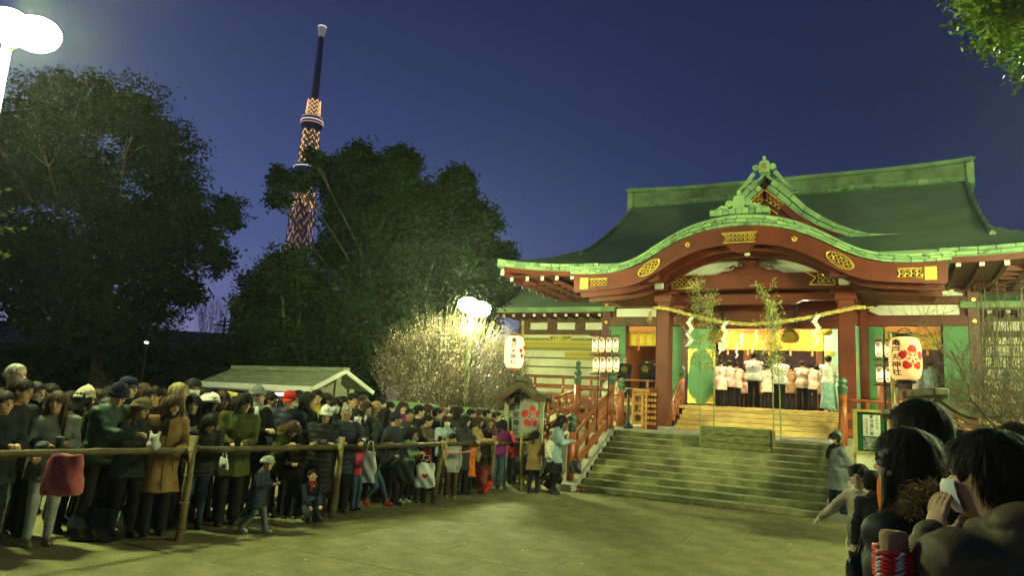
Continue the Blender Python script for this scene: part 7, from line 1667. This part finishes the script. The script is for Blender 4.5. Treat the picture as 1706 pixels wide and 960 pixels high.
hallp(1299, 600, 9.4, 'broad celebrant in white vest directly behind the bamboo stem', ('vest', 'wht', .78), wide=1.25, hair=('crop', 'b'), crest=('mar', .6))
hallp(1316, 613, 11.4, 'celebrant in grey brown vest in the second row', ('coat', 'tan', .62))
hallp(1336, 607, 9.9, 'stout celebrant in salmon vest with red crest on the back', ('vest', 'sal', .74), wide=1.08, hair=('crop', 'b'), crest=('mar', .8))
hallp(1352, 610, 10.8, 'dark haired celebrant in salmon vest near the priest', ('vest', 'sal', .74))
hallp(1362, 614, 11.8, 'celebrant between the salmon vest and the priest in the back row', ('coat', 'sal', .6))
hallp(1380, 600, 9.2, 'priest in white robe and pale teal hakama at the right side of the doorway', ('robe', 'wht', .84), legs=('hakama', 'tea'), hair=('short', 'k'), shoes='wht', arms='clasp')
hallp(1240, 617, 12.5, 'celebrant in the back row seen between two vests', ('coat', 'sal', .6)); hallp(1268, 616, 12.6, 'back row celebrant left of the salmon coat', ('coat', 'tan', .6), hair=('crop', 'g'))
hallp(1041, 601, 9.9, 'grey haired man in black robe with gold crest at the left doorway', ('robe', 'blk', .3), hair=('thin', 'g'), crest=('yel', 1.9), fa=165, wide=1.3)
hallp(1078, 600, 9.9, 'man in black robe with round gold crest left of the red column', ('robe', 'blk', .3), hair=('crop', 'k'), crest=('yel', 1.9), fa=150, wide=1.3)
hallp(1092, 604, 10.6, 'man in dark suit and white collar beside the crested robe', ('jacket', 'nvy', .75), fa=100, hair=('short', 'b'))
hallp(1550, 608, 11.6, 'person in pale blue robe in the right doorway', ('robe', 'lbl', .5), fa=140, hair=('crop', 'k'), z=2.06)
hallp(1532, 612, 12.2, 'man in white shirt deeper in the right doorway', ('jacket', 'wht', .8), fa=100, hair=('short', 'k'))
# ---------------------------------------------------------------- things people hold or have put down
def bag(c, w, h, d, m, label, name='plastic_bag', rot=0.0, mark=None, group='carrier bags in the crowd', handles=True):
    t = empty(name, c, rot, label, 'bag', group)
    def f(P):
        a = np.interp(P[:, 2], [-h, -h * .6, 0], [w * .46, w * .5, w * .40]); b = np.interp(P[:, 2], [-h, -h * .6, 0], [d * .45, d * .5, d * .18])
        q = (((np.abs(P[:, 0]) / a) ** 4 + (np.abs(P[:, 1]) / b) ** 2.5) ** .3 - 1) * min(w, d) * .4; q = smax(q, np.maximum(P[:, 2], -P[:, 2] - h), .02); return q + .006 * np.sin(P[:, 0] * 40 + P[:, 2] * 25)
    V, F_ = nets(f, (-w * .6, -d * .6, -h * 1.05), (w * .6, d * .6, .03), .014); mesh_np('bag_body', V, F_, m, t)
    if handles:
        for s_ in (-1, 1): MB().tube([(-w * .25, s_ * d * .1, -.01), (-w * .12, s_ * .01, h * .3), (w * .12, s_ * .01, h * .3), (w * .25, s_ * d * .1, -.01)], .008, 5).build('handle', m, t, smooth=True)
    if mark:
        b = MB(); q = [(0, -.05), (.05, 0), (.045, .03), (.02, .035), (0, .015), (-.02, .035), (-.045, .03), (-.05, 0)]; b.add([(x, -d * .5 - .008, z - h * .5) for x, z in q], [tuple(range(8))]); b.build('heart_mark', mark, t)
    return t
M_plas = mat('white_plastic_film', (.62, .64, .62), .35, var=.08, spec=.5); M_fur = mat('red_flowered_cloth', (.30, .012, .03), .7, var=.1, scale=60, tint=(.30, .13, .13))
M_bblk = mat('black_shiny_bag', (.012, .012, .013), .25, var=.1, bump=.3, bscale=18)
bag(at(112, 757, 6.6), .34, .36, .22, M_fur, 'red flowered cloth bag hanging from the rail beside the grey coat', 'cloth_bag', handles=False)
c = gp(150, 903); bag(Vector((c.x, c.y + .1, .34)), .60, .34, .34, M_bblk, 'black shiny shopping bag standing on the ground at the left', 'shopping_bag', handles=False)
c = gp(205, 888); bag(Vector((c.x, c.y + .25, .30)), .34, .30, .28, M_bblk, 'smaller black bag on the ground behind the shiny one', 'shopping_bag')
bag(at(617, 752, F(617, 0) - .45), .22, .46, .12, M_plas, 'clear white plastic bag hanging beside the pink jacket')
bag(at(710, 772, F(710, 0) - .45), .34, .40, .14, M_plas, 'white plastic bag with a red heart held by the girl in maroon', mark=M_redu)
bag(at(675, 768, F(675, 0) - .40), .34, .36, .10, cloth('blk', 'nylon'), 'flat black bag held beside the pale green shirt', 'shoulder_bag')
bag(at(740, 735, F(740, 0) - .30), .16, .42, .06, mat('yellow_paper', (.55, .48, .20), .7), 'narrow yellow paper bag held over the rail', 'paper_bag')
bag(at(1012 - 53, 768, 14.2), .26, .24, .16, cloth('blk', 'leather'), 'black handbag carried by the woman in the pale blue coat', 'handbag')
bag(at(918, 735, 14.4), .24, .34, .16, mat('cream_canvas', (.66, .62, .45), .8), 'cream round bag on the arm of the woman in pale blue', 'handbag')
bag(at(868, 762, 14.75), .30, .36, .16, cloth('chr', 'nylon'), 'dark backpack of the child behind the lantern pole', 'backpack')
bag(at(374, 762, F(378, 0) - .35), .12, .15, .06, M_plas, 'small white bag hanging by the bending woman in the glossy coat')
# white soft toy on the rail
c = at(256, 742, F(256, 0) - .42); t = empty('soft_toy', c, 0, 'white round soft toy held over the rail by the woman with glasses', 'toy')
V, F_ = nets(lambda P: smin(smin(ell(P, (0, 0, 0), (.075, .06, .06)), ell(P, (0, -.01, .075), (.05, .045, .042)), .03), np.minimum(cap(P, (-.035, 0, .10), (-.05, 0, .14), .018, .012), cap(P, (.035, 0, .10), (.05, 0, .14), .018, .012)), .015), (-.1, -.08, -.08), (.1, .08, .17), .009)
mesh_np('plush_body', V, F_, mat('white_plush', (.72, .70, .60), .95, bump=.5, bscale=200), t); MB().lathe([(.001, -.01), (.02, 0), (.001, .01)], (0, -.055, .07), 8).build('face_patch', cloth('tan'), t)
# cup and phones
def phone(c, label, rot, m, lit=False):
    t = empty('phone', c, rot, label, 'phone', 'phones held in the crowd'); MB().box(-.036, .036, -.005, .005, -.07, .07, .003).build('case', m, t)
    MB().box(-.032, .032, -.0065, -.0052, -.06, .06).build('screen', mat('lit_phone_screen', (.3, .4, .5), .2, emit=(.55, .75, 1), estr=1.6) if lit else mat('phone_glass', (.01, .01, .012), .1), t)
p = pw(i4, (i4['wr'][0] + i4['wr'][1]) / 2 + Vector((0, .09, .02))); t = empty('cup', p, 0, 'black cup in the hands of the woman in the grey coat', 'cup'); MB().lathe([(.001, -.05), (.03, -.05), (.038, .05), (.001, .052)], n=16).build('cup_body', M_black, t, smooth=True); MB().lathe([(.040, .05), (.041, .06), (.034, .066), (.001, .066)], n=16).build('lid', mat('grey_lid', (.2, .2, .2), .4), t, smooth=True)
phone(pw(i14, (i14['wr'][0] + i14['wr'][1]) / 2 + Vector((0, .10, .03))), 'black phone in the hands of the woman in the olive parka', R(200), M_black)
phone(pw(i35, i35['wr'][1] + Vector((0, .08, .05))), 'red phone held out over the rail by the man in brown', R(20), mat('red_phone_case', (.6, .02, .02), .4))
phone(at(1468, 800, 8.0), 'lit phone screen held up among the heads at the right', R(170 - 180), M_black, True)
# hairpin
t = empty('hairpin', pw(iR4, iR4['hw']) + Vector((-.105, -.04, .035)), 0, 'white flower hairpin in the long black hair', 'hairpin')
for k in range(6):
    a = k * 1.05; o = MB(); 
    for j in range(5): o.lathe([(.001, -.003), (.006, 0), (.001, .003)], (.022 * math.cos(a) * (k > 0) + .006 * math.cos(j * 1.26), -.01 - .004 * k, -.012 * k * .8 + .022 * math.sin(a) + .006 * math.sin(j * 1.26)), 6)
    o.build('flower', mat('hairpin_white', (.8, .75, .66), .5), t)
# tea coloured wooden post with red and white rope, nearest at the lower right
g_ = at(1490, 935, 2.0); t = empty('roped_post', (g_.x, 2.0, 0), 0, 'short wooden post wound with thick red and white rope in front at the right', 'post')
zt_ = at(1490, 886, 2.0).z; MB().lathe([(.038, 0), (.036, zt_ - .01), (.033, zt_), (.001, zt_ + .003)], n=18).build('post_body', mat('pale_worn_wood', (.36, .22, .10), .6, var=.3, scale=9, stretch=(1, 1, .2), bump=.3, bscale=40), t, smooth=True)
for k in range(6):
    z = at(1490, 919, 2.0).z - .0135 * k; P_ = [Vector((.047 * math.cos(a), .047 * math.sin(a), z + .006 * math.sin(a + k))) for a in np.linspace(0, 6.283, 40)]
    w_ = MB().tube(P_, .0085, 7, cap=False).build('rope_coil', M_cr, t, smooth=True)
    MB().tube([p + Vector((math.cos(i * .157) * math.cos(i * .9), math.sin(i * .157) * math.cos(i * .9), math.sin(i * .9))) * .0068 for i, p in enumerate(P_)], .0046, 5, cap=False).build('white_strand', M_cw, w_, smooth=True)
MB().tube([(-.046, -.01, z), (-.048, -.012, z - .08), (-.046, -.01, z - .2)], .0085, 7).build('rope_end', M_cr, t, smooth=True)

v, f = text_mesh('GAP', .13)
s_ = i22['s']; b = MB(); q = [i22['T'](x * .95, .15, .20 + y) * s_ + A3(0, .012, 0) for x, y, z in [(-x, y, z) for x, y, z in v]]; b.add([tuple(map(float, w)) for w in q], f)
b.build('chest_lettering', mat('pale_blue_print', (.18, .34, .55), .7), i22['o'], fix=False)
bag(at(1447, 925, 5.2), .34, .42, .2, M_bblk, 'black bag hanging low beside the children at the lower right', 'shoulder_bag')
# ---------------------------------------------------------------- thin scattering volume added to stand in for lens glow round the lamps
hz = MB().box(-120, 120, -20, 120, -1, 22).build('glow_volume', None)
hm = bpy.data.materials.new('added_lamp_glow'); hm.use_nodes = True; ht = hm.node_tree; ht.nodes.remove(ht.nodes['Principled BSDF']); hv_ = ht.nodes.new('ShaderNodeVolumePrincipled'); hv_.inputs['Color'].default_value = (.85, .88, .9, 1); hv_.inputs['Density'].default_value = .0008; hv_.inputs['Anisotropy'].default_value = .8
ht.links.new(hv_.outputs[0], ht.nodes['Material Output'].inputs['Volume']); hz.data.materials.clear(); hz.data.materials.append(hm); tag(hz, kind='stuff')
sc.cycles.volume_bounces = 0
